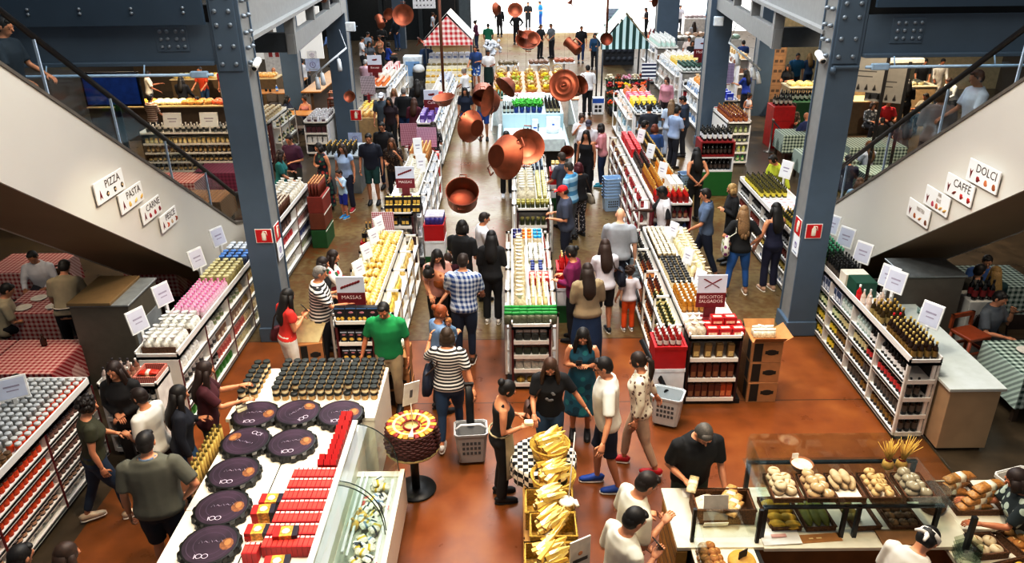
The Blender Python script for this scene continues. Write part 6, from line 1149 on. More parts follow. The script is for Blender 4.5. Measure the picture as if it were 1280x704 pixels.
def long_counter(p,q,d,h,col,top,lab,goods=None,n=0):
 t=thing('service_counter',lab,'counter',((p[0]+q[0])/2,p[1],0));k=abs(q[0]-p[0])/2;m=MB().mat(M(col,.5,var=.15));m.box(-k,0,0,k,d,h-.04,.01);part(m,'body',t);m=MB().mat(M(top,.3));m.box(-k-.03,-.03,h-.04,k+.03,d+.03,h);part(m,'worktop',t)
u=Gondola('wall shelf of white-labelled goods in the far restaurant, seen past the pizza-side column','far restaurant shelf',-10.2,-7.75,20.6,21.1,1.15,S=True,levs=3,slev=4,send=.4,trim='#3a2a1c')
for i,(c,d)in enumerate((('#17130f','dark bottle'),('#241a10','black bottle'),('#5a3a1c','brown bottle'),('#d8c48a','cream jar'))):u.end(i,('bottle',bottle(.2,.045,c,'#8a7a5a','#c9b07a'),d,'bottle')if i<3 else('jar',jar(.14,.05,c,'#b9a05a','#e8dcb0'),d,'jar'),.125)
u.grid(('bottle',bottle(.25,.05,'#cfcac0','#efece6','#3a3a34'),'white bottle','bottle'),.16,.2,-10.1,-7.85,20.65,21.05);price_card(-9.3,20.7,u.zt,0,'wide white card, first above the far restaurant shelf',.5,.4);price_card(-8.3,20.7,u.zt,0,'wide white card, second above the far restaurant shelf',.5,.4)
u=Gondola('small white shelf by the purple shirt man','small shelf by the purple-shirt man',-7.6,-6.7,21.5,23.5,1.2,W=0,E=.25,levs=3,slev=3);u.grid(('jar',jar(.2,.06,'#b9a47a','#e0d8c4','#e6dcc0'),'tan jar','jar'),.16,.2,-7.55,-6.98,21.6,23.3)
for i in range(3):u.end(i,('bottle',bottle(.2,.05,'#4a3a22','#c9b07a','#d8c89a'),'amber bottle','bottle'),.15);u.side(1,i,[('bottle',bottle(.2,.05,'#3a4a2c','#c9b07a','#d8d4b0'),'green bottle','bottle')],.2)
long_counter((-13,17.8),(-10.4,17.8),.8,1.0,'#5a4632','#c9b48a','long deli counter seen through the escalator glass');long_counter((-13.6,24.5),(-8.6,24.5),.9,1.1,'#4a3a2c','#b9a47c','long kitchen counter behind the far restaurant shelf');long_counter((-13,29.5),(-9,29.5),.9,1.1,'#6a5438','#d8c49a','bright food counter at the back of the far restaurant')
for k,(x0,x1,y,h,cs)in enumerate(((-12.9,-10.5,17.9,1.0,('#e0b43c','#cfd84a','#d8622c','#e8d8b0','#c84a6a')),(-13.5,-8.8,24.6,1.1,('#e8c878','#d8a848','#f0e4c0','#b88a4a','#c9603a')),(-12.9,-9.1,29.6,1.1,('#f0d890','#e8c060','#fff0d0','#d89a4a','#e0b070')))):
 for j,c in enumerate(cs):put(pack(.26,.2,.14,c,None),'food_tray',f"{('golden','pale yellow','orange-red','cream','rosy')[j] if k==0 else ('honey','amber','ivory','tan','rust')[j] if k==1 else ('straw','corn','milky','caramel','sand')[j]} heap of food on the "+('long deli counter','long kitchen counter','bright food counter')[k],'food',None if 0 else f'food heaps {k} {j}',[(x0+(x1-x0)*(j*4+i+.5)/20,y+.15+.3*r,h)for i in range(4)for r in range(2)],0,.4,.03)
t=thing('screen','blue lit screen on a dark stand, seen through the escalator glass','screen',PY(140,112,16));m=MB().mat(M('#123a8a',.3,var=.5,sc=6,emit=.25));m.box(-.55,-.03,-.3,.55,.0,.3);m.mat(M('#0c0d10'));m.box(-.6,0,-.35,.6,.05,.35);part(m,'panel',t);m=MB().mat(M('#15161a'));p=PY(140,112,16);m.box(-.05,.05,-p.z,.05,.1,.1);m.box(-.3,-.1,-p.z,.3,.25,-p.z+.03);part(m,'stand',t)
for px,py,l in((1082,92,'grey-white menu board with lettering lines, nearer the dolci-side column'),(1107,105,'grey-white menu board, second from the dolci-side column')):
 p=PY(px,py,15.5);t=thing('menu_board',l,'board',(p.x,15.5,p.z),-.5);m=MB().mat(M('#a7a6a2',.5,var=.05));m.box(-.34,-.02,-.36,.34,.02,.36);m.mat(M('#5a5854'));m.box(-.2,-.022,.04,.2,-.02,.06);m.box(-.14,-.022,-.06,.14,-.02,-.04);m.mat(M('#4a4640'));
 for i in range(4):m.tube([(-.24+i*.15,-.022,-.3),(-.24+i*.15,-.022,-.2)],[.035,.004],5)
 part(m,'board',t);m=MB().mat(M('#1a1614'));m.box(.34,-.03,-p.z,.40,.03,.45);m.box(.2,-.2,-p.z,.55,.2,-p.z+.04);part(m,'post',t)
long_counter((9.8,24.3),(12.4,24.3),.9,1.05,'#6a5a44','#d8c090','kitchen counter in the restaurant under the beam, behind the red shirt man');long_counter((12.6,19.2),(14.8,19.2),.8,1.05,'#1c2a34','#3a4a50','dark bar counter behind the shawl, seen through the glass');long_counter((9.5,26.5),(14.5,26.5),.9,1.1,'#b9a078','#f0e4c8','bright kitchen counter at the back of the restaurant')
t=thing('kitchen_hood','pale steel kitchen hood over the bright counter','hood',(12.2,26.8,1.9));m=MB().mat(M('#d8d4c8',.35));m.loft([[V((x*a,y*b,z))for x,y in((-1,-1),(1,-1),(1,1),(-1,1))]for a,b,z in((1.6,.5,0),(1.6,.5,.12),(.9,.3,.7),(.9,.3,2.2))],True,False);part(m,'hood_body',t)
for j,c in enumerate(('#e8d090','#d8b060','#c98a3c','#efe4c4')):put(pack(.26,.2,.14,c,None),'food_tray',('straw','honey','caramel','milky')[j]+' heap of food on the bright restaurant kitchen counter','food',f'kitchen food {j}',[(9.65+(j*4+i)*.29,26.7+.3*r,1.1)for i in range(4)for r in range(2)],0,.4,.03)
for j,c in enumerate(('#5a7a2c','#b04a3a','#8a8a7a','#c9a23c')):put(pack(.24,.18,.14,c,None),'food_tray',('green','red','grey','yellow')[j]+' heap of food on the dark bar counter','food',f'bar food {j}',[(12.85+j*.45,19.35+.25*r,1.05)for r in range(2)],0,.4,.03)
t=thing('grey_counter','weathered grey wooden counter behind the couple in shorts and leopard print','counter',(-4.35,18.7,0));m=MB().mat(M('#7d8386',.6,var=.2,sc=3));m.box(-.45,0,0,.45,1.3,.95,.01);m.mat(M('#5a6064'));m.box(-.01,-.004,.02,.01,0,.93);part(m,'body',t);m=MB().mat(M('#8e959a',.5));m.box(-.48,-.03,.95,.48,1.33,.99);part(m,'worktop',t)
put(stick(.26,.05,'#2a2416','#d8b048'),'bottle','slim dark bottle with gold top on the weathered grey counter','bottle','gold-topped bottles',[(-4.7+.13*i,18.85+.16*j,.991)for i in range(6)for j in range(4)])
def baskets(px,py,n,col,lab,w=.42,d=.32):
 p=P(px,py,0);me=basket_mesh(w,d,.34,col,'basket_body')
 for k in range(n):
  t=thing('shopping_basket',('lowest' if k==0 else 'topmost' if k==n-1 else 'inner')+' light blue basket of the stack '+lab,'shopping basket',(p.x,p.y,.075*k+.001),.15,'nested baskets '+lab);link('basket_body',me,t);m=MB().mat(M('#1b1d22',.5));m.tube([(-w*.53,-.08,.33),(-w*.55,0,.36),(-w*.53,.08,.33)],.012,6);part(m,'handle',t)
baskets(764,262,7,'#a9c6e6','in the aisle by the red-haired woman');baskets(794,384,8,'#a3b4c0','beside the girl in orange trousers');baskets(858,236,2,'#9db4d0','behind the woman in the black tank top')
x0,x1,y0,y1=4.54,5.38,18.2,18.75
for z0,z1,c,l,o_ in((0,.62,'#1d6a2c','green base crate of the bottle stack by the far column',0),(.62,1.0,'#d9dde4','white-framed crate of dark bottles, middle of the stack by the far column',1),(1.0,1.38,'#8a1a1f','red-framed crate of dark bottles, upper in the stack by the far column',1)):
 t=thing('bottle_crate',l,'crate',((x0+x1)/2,(y0+y1)/2,z0));a,b,h=(x1-x0)/2,(y1-y0)/2,z1-z0;m=MB().mat(M(c,.5,var=.05))
 if not o_:m.box(-a,-b,0,a,b,h-.002,.008)
 else:
  m.box(-a,-b,0,a,b,.04);m.box(-a,-b,h-.04,a,b,h-.002);m.box(-a,-b,.04,-a+.04,b,h-.04);m.box(a-.04,-b,.04,a,b,h-.04);m.box(-a+.04,b-.02,.04,a-.04,b,h-.04)
 part(m,'frame',t)
 if o_:put(bottle(.26,.042,'#0e0c0c','#1a1614','#4a3a34'),'bottle','dark bottle lying ready in the '+('white' if z0<.8 else 'red')+'-framed crate','bottle','bottles in crate '+str(z0),[(x0+.11+.105*i,y0+.10+.13*j,z0+.042)for i in range(7)for j in range(2)])
put(bottle(.32,.045,'#0d0f0c','#1c1a18','#dfe4e8'),'bottle','black bottle with white label on top of the crate stack','bottle','bottles on the crate stack',[(x0+.1+.125*i,y0+.1+.16*j,1.38)for i in range(6)for j in range(3)])
u=Gondola('white shelf of green bottles beside the crate stack, girl in white behind it','green-bottle shelf',5.9,6.55,20.9,22.6,1.2,levs=3,slev=4,trim='#e4e6ea')
for i,(c,l)in enumerate((('#2f8a3a','green bottle'),('#b9c06a','yellow-green bottle'),('#1c1a2c','dark bottle'),('#7a8a4a','olive bottle'))):u.end(i,('bottle',bottle(.22,.045,c,'#d8d8c8','#c9d0a8'),l,'bottle'),.115)
u.grid(('bottle',bottle(.26,.045,'#6a2a14','#b98a3c','#a86a3a'),'amber red bottle','bottle'),.13,.16,5.95,6.5,20.95,22.5)
#far half of the hall
def far_unit(lab,where,x0,x1,y0,y1,h,endc,topitems,W=0.,E=0.,sidec=None,slev=3,trim='#e6e6ea'):
 u=Gondola(lab,where,x0,x1,y0,y1,h,W=W,E=E,levs=3,slev=slev,trim=trim,bay=1.1)
 for i,(c,d)in enumerate(endc):u.end(i,('box',box(.12,.09,.17,c,c,None),d,'box'),.14)
 n=len(topitems);L_=(y1-y0-.2)/n
 for k,(it,px,py)in enumerate(topitems):u.grid(it,px,py,u.a+.04,u.b-.04,y0+.08+k*L_,y0+.05+(k+1)*L_,jr=.3)
 if sidec:
  sd=1 if E else-1
  for i in range(3):c,d=sidec[i%len(sidec)];u.side(sd,i,[('packet',pouch(.18,.1,.22,c,'#e6e8ea'),d,'packet')],.26)
 return u
u=far_unit('white shelf with purple, pink and navy boxes on its end, far past the MASSAS signs','purple-box shelf',-2.66,-2.0,20.8,28.4,1.3,[('#c9a08c','salmon box'),('#7ab0c0','aqua box'),('#a8b05a','lime box')],[(('box',box(.13,.12,.22,'#6a4a9c','#7a5aa8','#c9b8e0'),'purple box','box'),.15,.18),(('packet',pouch(.14,.1,.2,'#d8c8b0','#c23a3a'),'red-headed packet','packet'),.17,.2),(('bag',bag(.18,.26,'#d8d4cc','#f4f2ee'),'white bag','bag'),.2,.24),(('box',box(.14,.14,.2,'#2a3a6a','#d0d4dc','#e8e8ee'),'navy and white box','box'),.17,.22)],E=.14,sidec=[('#b9c4cc','silver packet'),('#c8b4a0','beige packet'),('#98a8b8','steel blue packet')])
header_sign(-2.3,21.6,u.zt+.28,'Café','maroon sign with pale picture above the purple boxes','blob',.42,.5,0,.12);placard(-2.85,20.5,.72,'maroon dotted placard before the purple boxes',0,.46,.6,'#8a2a44','#d8b0c0',.05);m=MB().mat(M('#7a1c2a'));t=thing('placard_stand','maroon post carrying the dotted placard before the purple boxes','stand',(-2.85,20.5,0));m.box(-.16,-.12,0,.16,.12,.03);m.box(-.04,-.03,.03,.04,.03,.715);part(m,'post',t)
u=far_unit('white shelf with bright blue packs on its end, left of the stroller','blue-pack shelf',-5.0,-4.2,26.6,31.2,1.25,[('#2a7ac8','bright blue pack'),('#3a9ae0','sky blue pack'),('#e0e4ea','white pack')],[(('jar',jar(.2,.06,'#d86a2c','#e0b8a0','#e89a5a'),'orange jar','jar'),.16,.18),(('bag',bag(.2,.24,'#d8cfc4','#ffffff'),'white and red bag','bag'),.2,.22),(('box',box(.16,.14,.22,'#c8303a','#efe8e4','#efe8e4'),'red and white box','box'),.2,.22)],E=.14,sidec=[('#c8ccd4','grey packet'),('#d8d0c0','ivory packet'),('#b8c0cc','blue-grey packet')])
header_sign(-4.85,27.5,u.zt+.35,'Biscotti','maroon sign above the bright blue packs','blob',.5,.6,0,.10);placard(-4.95,26.4,1.0,'dark patterned placard before the bright blue packs',0,.5,.6,'#3a1c34','#d8ccd4',.05);m=MB().mat(M('#8a1c26'));t=thing('placard_stand','red post carrying the dark patterned placard','stand',(-4.95,26.4,0));m.box(-.18,-.12,0,.18,.12,.03);m.box(-.05,-.03,.03,.05,.03,.995);part(m,'post',t)
t=thing('bread_stand','low stand of breads and yellow packs behind the column with the copper pan','stand',(-4.6,24.75,0));m=MB().mat(M('#b89a6c',.6));m.box(-.35,-.9,0,.35,.9,.8,.01);part(m,'stand_body',t)
put(bag(.2,.22,'#d8b070','#f0e4c4'),'bag','tan bag on the low bread stand','bag','tan bags on the bread stand',[(-4.85+.2*i,24.0+.2*j,.80)for i in range(3)for j in range(4)],0,.9);put(bag(.2,.22,'#e8b83a','#f4e8a0'),'bag','yellow bag on the low bread stand','bag','yellow bags on the bread stand',[(-4.85+.2*i,24.85+.2*j,.80)for i in range(3)for j in range(4)],0,.9)
far_unit('low white shelf behind the column with the copper pan, with black and white packs','low pack shelf',-6.2,-5.5,22.4,24.0,1.0,[('#2a2a30','black pack'),('#d8d8d8','white pack'),('#5a2a34','plum pack')],[(('box',box(.14,.12,.16,'#cfcfd4','#e4e4e8','#5a3a4a'),'white and plum pack','box'),.18,.2)])
def stall(x,y,w,d,ze,zr,c1,c2,lab,vs=7):
 t=thing('market_stall',lab,'stall',(x,y,0));a,b=w/2,d/2
 for sx in(-1,1):
  for sy in(-1,1):m=MB().mat(M('#3a4048',.5));m.tube([(sx*(a-.08),sy*(b-.08),0),(sx*(a-.08),sy*(b-.08),ze+.05)],.03,8);part(m,'post',t)
 m=MB().mat(pattern('ystripe',c1,'#f6f1e8',2.6));
 m.quad((-a,-b,ze),(0,-b,zr),(0,b,zr),(-a,b,ze));m.quad((0,-b,zr),(a,-b,ze),(a,b,ze),(0,b,zr));part(m,'canopy',t,'striped sloping canopy')
 m=MB().mat(pattern('vstripe',c1,c2,vs/1.6));m.add([(-a+.02,-b+.01,ze-.05),(a-.02,-b+.01,ze-.05),(0,-b+.01,zr-.1)],[(0,1,2)]);m.add([(-a,-b,ze),(a,-b,ze),(a,-b-.02,ze-.22),(-a,-b-.02,ze-.22)],[(0,3,2,1)]);part(m,'gable',t,'striped front gable and valance')
 return t
stall(-2.68,34.0,2.05,2.2,2.0,3.05,'#f3e6da','#f3e6da','stall with a cream roof and red plaid gable')
for o in COL.objects:
 if o.name.startswith('gable'):o.data.materials[0]=pattern('plaid','#c8303a','#f6e8e4',5.)
stall(4.05,29.4,1.75,1.9,2.38,3.42,'#9fc8b8','#dff0f2','flower stall with green and white striped canopy',7)
for o in COL.objects:
 if o.name.startswith('gable.'):o.data.materials[0]=pattern('vstripe','#1d4a44','#c9e6ea',4.2)
t=thing('cheese_shelf','low stepped shelf of yellow cheeses under the red plaid stall','shelf',(-2.7,32.2,0))
for i in range(4):m=MB().mat(M('#e8e4d8',.5));m.box(-.95,.25*i,0,.95,.25*i+.25,.35+.2*i);part(m,'step',t)
for i in range(4):put(pack(.2,.14,.09,('#d8b85a','#c9a040','#e0c878','#8a7a4a')[i],None),'cheese','yellow cheese on '+('the lowest','the second','the third','the highest')[i]+' step of the stepped shelf','cheese',f'cheeses step {i}',[(-3.55+.22*k,32.32+.25*i,.35+.2*i)for k in range(9)],0,.1)
t=thing('stall_table','white table of goods under the red plaid stall','table',(-2.7,33.9,0));m=MB().mat(M('#efeae2',.6));m.box(-.9,-.5,0,.9,.7,1.15,.02);part(m,'draped_table',t)
put(box(.2,.14,.22,'#e6e8ee','#d8dce6','#8a9ac0'),'box','white and blue box on the table under the red plaid stall','box','boxes under the stall',[(-3.45+.25*i,33.6+.3*j,1.15)for i in range(7)for j in range(2)],0,.4)
m=MB().mat(M('#5f7ea0',.5));t=thing('white_cabinet','white and light blue fridge left of the red plaid stall','cabinet',(-4.25,33.5,0));m.mat(M('#dfe8f0',.4));m.box(-.4,-.3,0,.4,.3,1.3,.02);m.mat(M('#8ab0d8'));m.box(-.3,-.305,.5,.3,-.3,1.1);part(m,'body',t)
PALE=M('#c3e2ee',.35,var=.02)
t=thing('service_island','pale blue washing counter topped with herb pots and bottles, mid-hall','counter',(.56,21.8,0));T=Matrix.Translation((-.56,-21.8,0));m=mbt(PALE,T);m.box(-.32,21.9,.02,1.44,24.6,1.30,.01);part(m,'panelled_wall',t)
m=mbt(M('#a9c6d2'),T);m.box(.49,21.895,.2,.50,21.9,1.28);m.box(.02,21.895,.2,.025,21.9,1.28);m.box(.95,21.895,.2,.955,21.9,1.28);part(m,'panel_joint',t);m=mbt(M('#dff0f6',.3),T);m.box(-.28,20.55,.55,1.40,21.9,.90,.01);part(m,'washing_top',t);m=mbt(KICK,T);m.box(-.2,20.7,0,1.3,21.88,.55);part(m,'dark_base',t)
m=mbt(M('#e6f0f6',.3),T);m.lathe([(.16,0),(.19,.06),(.2,.13),(.19,.135),(.15,.04),(0,.03)],18,(1.1,21.3,.90));part(m,'wash_basin',t)
m=mbt(M('#6a7076',.25,metal=.7),T);m.tube([(.7,21.45,.9),(.7,21.45,1.1),(.7,21.3,1.14),(.7,21.2,1.08)],.018,8);m.tube([(.45,21.45,.9),(.40,21.35,1.02)],.016,8);part(m,'tap',t)
t=thing('soap_dispenser','small white and blue soap dispenser on the pale blue wall','dispenser',(.62,21.885,1.0));m=MB().mat(M('#e8f0f8',.3));m.box(-.09,-.1,-.14,.09,0,.16,.02);m.mat(M('#2a5ab8'));m.box(-.05,-.105,-.14,.05,-.1,-.06);part(m,'dispenser_body',t)
t=thing('towel_dispenser','large white towel dispenser on the pale blue wall','dispenser',(1.14,21.885,1.0));m=MB().mat(M('#edf3f8',.3));m.loft([[V((x,y,z))for x,y in((-w,0),(w,0),(w,-d),(-w,-d))]for z,w,d in((-.18,.14,.16),(-.1,.2,.18),(.22,.2,.12))],True,False);m.mat(M('#3a6ac0'));m.box(-.03,-.17,.0,.03,-.13,.04);part(m,'dispenser_body',t)
for sx,x in((-1,-.42),(1,1.55)):
 t=thing('glass_screen','slanting glass side screen of the washing counter, '+('stairway-column' if sx<0 else 'flower-stall')+' side','screen',(x,20.5,0));m=MB().mat(glass_mat('#f0f8f7',.25));m.add([(-.01,0,.5),(-.01,3.6,.5),(sx*.18,3.6,1.5),(sx*.18,0,1.15)],[(0,1,2,3)]);part(m,'pane',t);m=MB().mat(M('#dfe6ea',.4));m.box(-.05,0,0,.05,3.6,.5);m.tube([(sx*.18,0,1.15),(sx*.18,3.6,1.5)],.02,6);part(m,'base_rail',t)
HP=MB();HP.mat(M('#1c3f8a',.4,var=.4,sc=20));HP.lathe([(.05,0),(.075,.16),(.07,.16)],10);HP.mat(M('#3fa832',.6,var=.35,sc=20))
for i in range(26):
 a=RN.uniform(0,6.28);r=RN.uniform(.0,.10);c=V((math.cos(a)*r,math.sin(a)*r,RN.uniform(.17,.30)));HP.ell(c,(.04,.03,.012),6,4,Matrix.Rotation(RN.uniform(-.8,.8),3,'X')@Matrix.Rotation(a,3,'Z'))
put(HP.mesh('potted_herb'),'potted_herb','potted green herb in blue wrap on the washing counter','herb','potted herbs',[(.08+.17*i,22.05+.19*j,1.30)for i in range(5)for j in range(4)],0,3)
put(bottle(.24,.045,'#15120f','#2a2420','#c9bc9a'),'bottle','black bottle on the herb counter, flower-stall end','bottle','bottles right of the herbs',[(.98+.11*i,22.03+.15*j,1.30)for i in range(4)for j in range(10)]);put(bottle(.24,.045,'#141414','#dfe4e0','#d0d4c8'),'bottle','black bottle with white cap on the herb counter, stroller end','bottle','bottles left of the herbs',[(-.26+.11*i,22.03+.15*j,1.30)for i in range(3)for j in range(7)]);put(bottle(.2,.045,'#5a2a20','#b03a3a','#c9a890'),'bottle','red-brown bottle behind the potted herbs','bottle','red-brown bottles behind herbs',[(.1+.11*i,22.95+.15*j,1.30)for i in range(8)for j in range(3)])
t=thing('fruit_stand','long fruit stand with white sides, in the middle of the hall','stand',(.75,26.0,0));m=MB().mat(M('#e9eef0',.5));m.box(-1.45,0,0,1.45,5.6,.85,.01);part(m,'stand_body',t);m=MB().mat(M('#d9a88a',.6));m.box(-1.47,-.02,.85,1.47,5.62,.89);part(m,'top_board',t);m=MB().mat(M('#d7c4b8',.6));m.box(-.7,-.3,0,1.1,-.01,1.1);part(m,'carton_wall',t)
put(box(.2,.2,.12,'#c9566a','#d8b0a8','#efe0dc'),'carton','pink and white carton at the near end of the fruit stand','carton','pink cartons',[(-.1+.22*i,26.1+.22*j,.89)for i in range(6)for j in range(3)],0,.05);put(bottle(.22,.05,'#1d4a3a','#8ab8a8','#c0d8cc'),'bottle','green bottle at the near corner of the fruit stand','bottle','green bottles on the fruit stand',[(-.62+.12*i,26.1+.14*j,.89)for i in range(4)for j in range(5)])
FB=MB();FB.mat(M('#b08a44',.7,var=.3,sc=40));FB.lathe([(.16,0),(.24,.13),(.22,.13),(.15,.02)],16);FB.tube([(-.23,0,.12),(-.2,0,.33),(0,0,.42),(.2,0,.33),(.23,0,.12)],.012,6);fbm=FB.mesh('fruit_basket')
FR=MB().mat(M('#e6d23a',.5,var=.15)).ell((0,0,.06),(.075,.07,.06),10,8).mesh('lemon');FR2=MB().mat(M('#d8c9a0',.5,var=.15)).ell((0,0,.06),(.075,.07,.06),10,8).mesh('melon');FR3=MB().mat(M('#9ab03a',.5,var=.15)).ell((0,0,.06),(.075,.07,.06),10,8).mesh('pear')
for j in range(5):
 for i in range(5):
  x,y=-.45+.55*i,27.3+.85*j;tag(link('fruit_basket',fbm,None,(x,y,.891),RN.uniform(0,3)),'round handled basket on the fruit stand','basket','handled fruit baskets');k=(i*3+j)%3
  put((FR,FR2,FR3)[k],('lemon','melon','pear')[k],('yellow lemon','pale cream melon','green pear')[k]+' heaped in a handled basket on the fruit stand','fruit',('lemons','melons','pears')[k]+' on the fruit stand',[(x+RN.uniform(-.11,.11),y+RN.uniform(-.11,.11),.97+.07*(q//4))for q in range(7)],0,3)
for x,y,c,l in((-1.2,33.6,'#8a4a2a','brown'),(-.2,33.2,'#6a5a3a','olive'),(1.1,33.4,'#7a5a44','tan'),(2.2,33.8,'#a05a3a','rust')):
 t=thing('produce_table',f'white produce table with {l} goods at the far end of the hall','table',(x,y,0));m=MB().mat(M('#e8ecee',.5));m.box(-.45,-.4,.9,.45,.4,.95);m.tube([(0,0,0),(0,0,.9)],.05,8);m.lathe([(.3,0),(.3,.03)],16);part(m,'table_body',t)
 put(pack(.2,.16,.14,c,None),'food_pack',f'{l} pack on the white produce table','packet',f'{l} packs',[(x-.32+.21*i,y-.25+.2*j,.95)for i in range(4)for j in range(3)],0,.8)
t=thing('flower_arrangement','white paper flower bunch by the two men in suits','flowers',(-.9,35.2,.95+.0));m=MB().mat(M('#dfe4ec',.7,var=.2));
for i in range(60):a=RN.uniform(0,6.28);r=RN.uniform(0,.38);m.ell((math.cos(a)*r,math.sin(a)*r,RN.uniform(.15,.7)),.075,6,5)
m.tube([(0,0,-.95),(0,0,.3)],.06,8);part(m,'blooms',t)
BK_=MB().mat(M('#20252c',.5)).lathe([(.10,0),(.14,.36),(.125,.36),(.1,.03)],14).mesh('bucket')
def bouquet(cols,sd):
 rn=random.Random(sd);m=MB();m.mat(M('#3a5a24',.7,var=.3))
 for i in range(14):a=rn.uniform(0,6.28);m.tube([(0,0,.1),(math.cos(a)*.12,math.sin(a)*.12,.36),(math.cos(a)*.2,math.sin(a)*.2,.42)],[.008,.02,.004],5)
 for i in range(18):
  a=rn.uniform(0,6.28);r=rn.uniform(0,.17);m.mat(M(rn.choice(cols),.6,var=.2));m.ell((math.cos(a)*r,math.sin(a)*r,rn.uniform(.40,.56)),(.048,.048,.034),7,5)
 return m.mesh('bouquet')
FC=[(('#f07a1e','#e8501a'),'orange'),(('#ef9ab8','#e8c0d0'),'pink'),(('#f4d830','#e8c020'),'yellow'),(('#f0ead8','#e8dcc0'),'cream'),(('#c02830','#8a1c24'),'red'),(('#7a4a2a','#c05a24'),'bronze')]
for j in range(4):
 for i in range(5):
  x,y=3.55+.30*i,27.35+.42*j;z=0 if j==0 else .22*j;k=(i*2+j*5)%6
  m=M('#4a3a2c')
  if z:q=MB().mat(m);q.box(-.13,-.13,-z,.13,.13,-.001);tag(link('step_block',q.mesh('step_block'),None,(x,y,z)),'dark step block under a flower bucket of the green stall','block','step blocks')
  tag(link('bucket',BK_,None,(x,y,z)),'black bucket in the tiers of the flower stall','bucket','flower buckets');tag(link('bouquet',bouquet(FC[k][0],i*7+j),None,(x,y,z+.02)),FC[k][1]+' flowers in a black bucket, '+('front','second','third','back')[j]+' tier','flowers',FC[k][1]+' flowers tier '+str(j))
t=thing('carton_box','white and blue paper box on the floor beside the flower buckets','box',(3.05,27.7,0));m=MB().mat(M('#e8eaec',.5));m.box(-.2,-.15,0,.2,.15,.6,.01);m.mat(M('#2a62b8'));m.box(-.2,-.152,.42,.2,-.15,.58);m.mat(M('#2a2a30'));
for i in range(2):
 for j in range(2):m.box(-.12+.14*i,-.152,.1+.14*j,-.02+.14*i,-.15,.2+.14*j)
part(m,'box_body',t)
placard(4.75,27.25,1.25,'navy and white striped placard on the flower stall',0,.5,.55,'#1f2a52','#eef0f4',.05,'stripe',8);m=MB().mat(M('#2a2c30'));m.box(-.04,-.03,0,.04,.03,1.245);tag(link('placard_post',m.mesh('placard_post'),None,(4.75,27.25,0)),'dark post carrying the navy striped placard','post')
u=far_unit('white shelf with pink and yellow goods on top, dark-tee man in front of it','pink-and-yellow shelf',3.3,4.35,21.9,25.4,1.25,[('#b8c8dc','pale blue box'),('#d8c8d0','pale pink box'),('#a8c0d8','powder blue box')],[(('bottle',bottle(.24,.05,'#14161a','#2a2c30','#c9d0d8'),'black bottle','bottle'),.14,.2),(('packet',pouch(.2,.12,.24,'#e8c83a','#f4e48a'),'yellow packet','packet'),.22,.24),(('box',box(.14,.14,.2,'#e8788c','#f0a0b0','#f8d0d8'),'pink box','box'),.17,.2),(('bag',bag(.2,.26,'#d87a4a','#e8b8a0'),'orange bag','bag'),.22,.26)],W=.2,sidec=[('#c8d0d8','pale grey packet'),('#a8c8d8','aqua packet'),('#d8c0b0','peach packet')])
u=far_unit('white shelf of boxes and jars, woman in pink long sleeves beside it','red-jar shelf',6.0,7.3,28.6,33.0,1.3,[('#c23a3a','red jar box'),('#b8303a','crimson jar box'),('#2a2c34','black jar box')],[(('jar',jar(.24,.06,'#1f2c28','#2c5a4c','#d8e0dc'),'dark green jar','jar'),.17,.2),(('packet',pouch(.2,.12,.24,'#d8b85a','#e8d8a0'),'yellow packet','packet'),.24,.28),(('bag',bag(.22,.26,'#e4ddd4','#ffffff'),'white bag','bag'),.24,.28)],W=.2,sidec=[('#d8d0c8','cream packet'),('#c8b8b0','rose packet'),('#b8c0c8','grey packet')],slev=4)
header_sign(7.05,29.4,u.zt+.4,'Molhos','maroon sign over the red jars, below the man in lilac shirt','blob',.6,.7,0,.15)
placard(7.7,28.2,.9,'lilac chequered placard beside the red jar boxes',0,.6,.7,'#6a4a80','#d0c4dc',.05);m=MB().mat(M('#5a2030'));m.box(-.06,-.04,0,.06,.04,.895);tag(link('placard_post',m.mesh('placard_post'),None,(7.7,28.2,0)),'dark red post carrying the lilac chequered placard','post')
u=far_unit('tall white shelf of white bottles behind the broad column','white-bottle shelf',5.9,7.0,33.4,36.2,1.5,[('#d8dce0','white box'),('#c0c8d0','grey box'),('#a87a5a','brown box')],[(('bottle',bottle(.4,.07,'#d8dcd8','#f4f4f4','#c8e0d8'),'white bottle','bottle'),.2,.24)],W=.2,sidec=[('#b8a89c','taupe packet'),('#c8c8cc','pale packet'),('#8a9098','dark grey packet')])
u=far_unit('white shelf with blue packs running behind the column above the crates','blue-pack wall shelf',6.0,6.9,23.6,27.4,1.25,[('#5a7aa8','blue carton'),('#c8d0dc','white carton'),('#3a4a6a','navy carton')],[(('box',box(.2,.16,.2,'#2a4ad0','#3a5ae0','#c8d0f0'),'bright blue box','box'),.24,.3),(('bag',bag(.22,.26,'#d89a5a','#f0d8b8'),'tan bag','bag'),.24,.3)],W=.2,sidec=[('#7a9ac0','sky packet'),('#c8d0d8','pale packet'),('#8a9cb8','blue packet')])
u=far_unit('tall white shelf beside the woman in bright blue','white wall shelf by the woman in blue',8.3,8.9,29.4,34.0,1.6,[('#c8a890','tan box'),('#d8d8dc','white box'),('#8a6a5a','brown box')],[(('box',box(.22,.2,.2,'#d8b888','#e8d0a8','#c09a68'),'tan box','box'),.28,.34)],W=.2,sidec=[('#c8b8a8','beige packet'),('#b8b0a8','grey packet'),('#98705a','brown packet')])
t=thing('carton_tower','tall tower of brown printed cartons by the couple in blue','carton stack',(9.75,29.3,0));m=MB().mat(M('#9a7a58',.8,var=.1))
for k in range(7):m.box(-.33,-.3,.36*k,.33,.3,.36*k+.355,.004)
m.mat(M('#5a4432'))
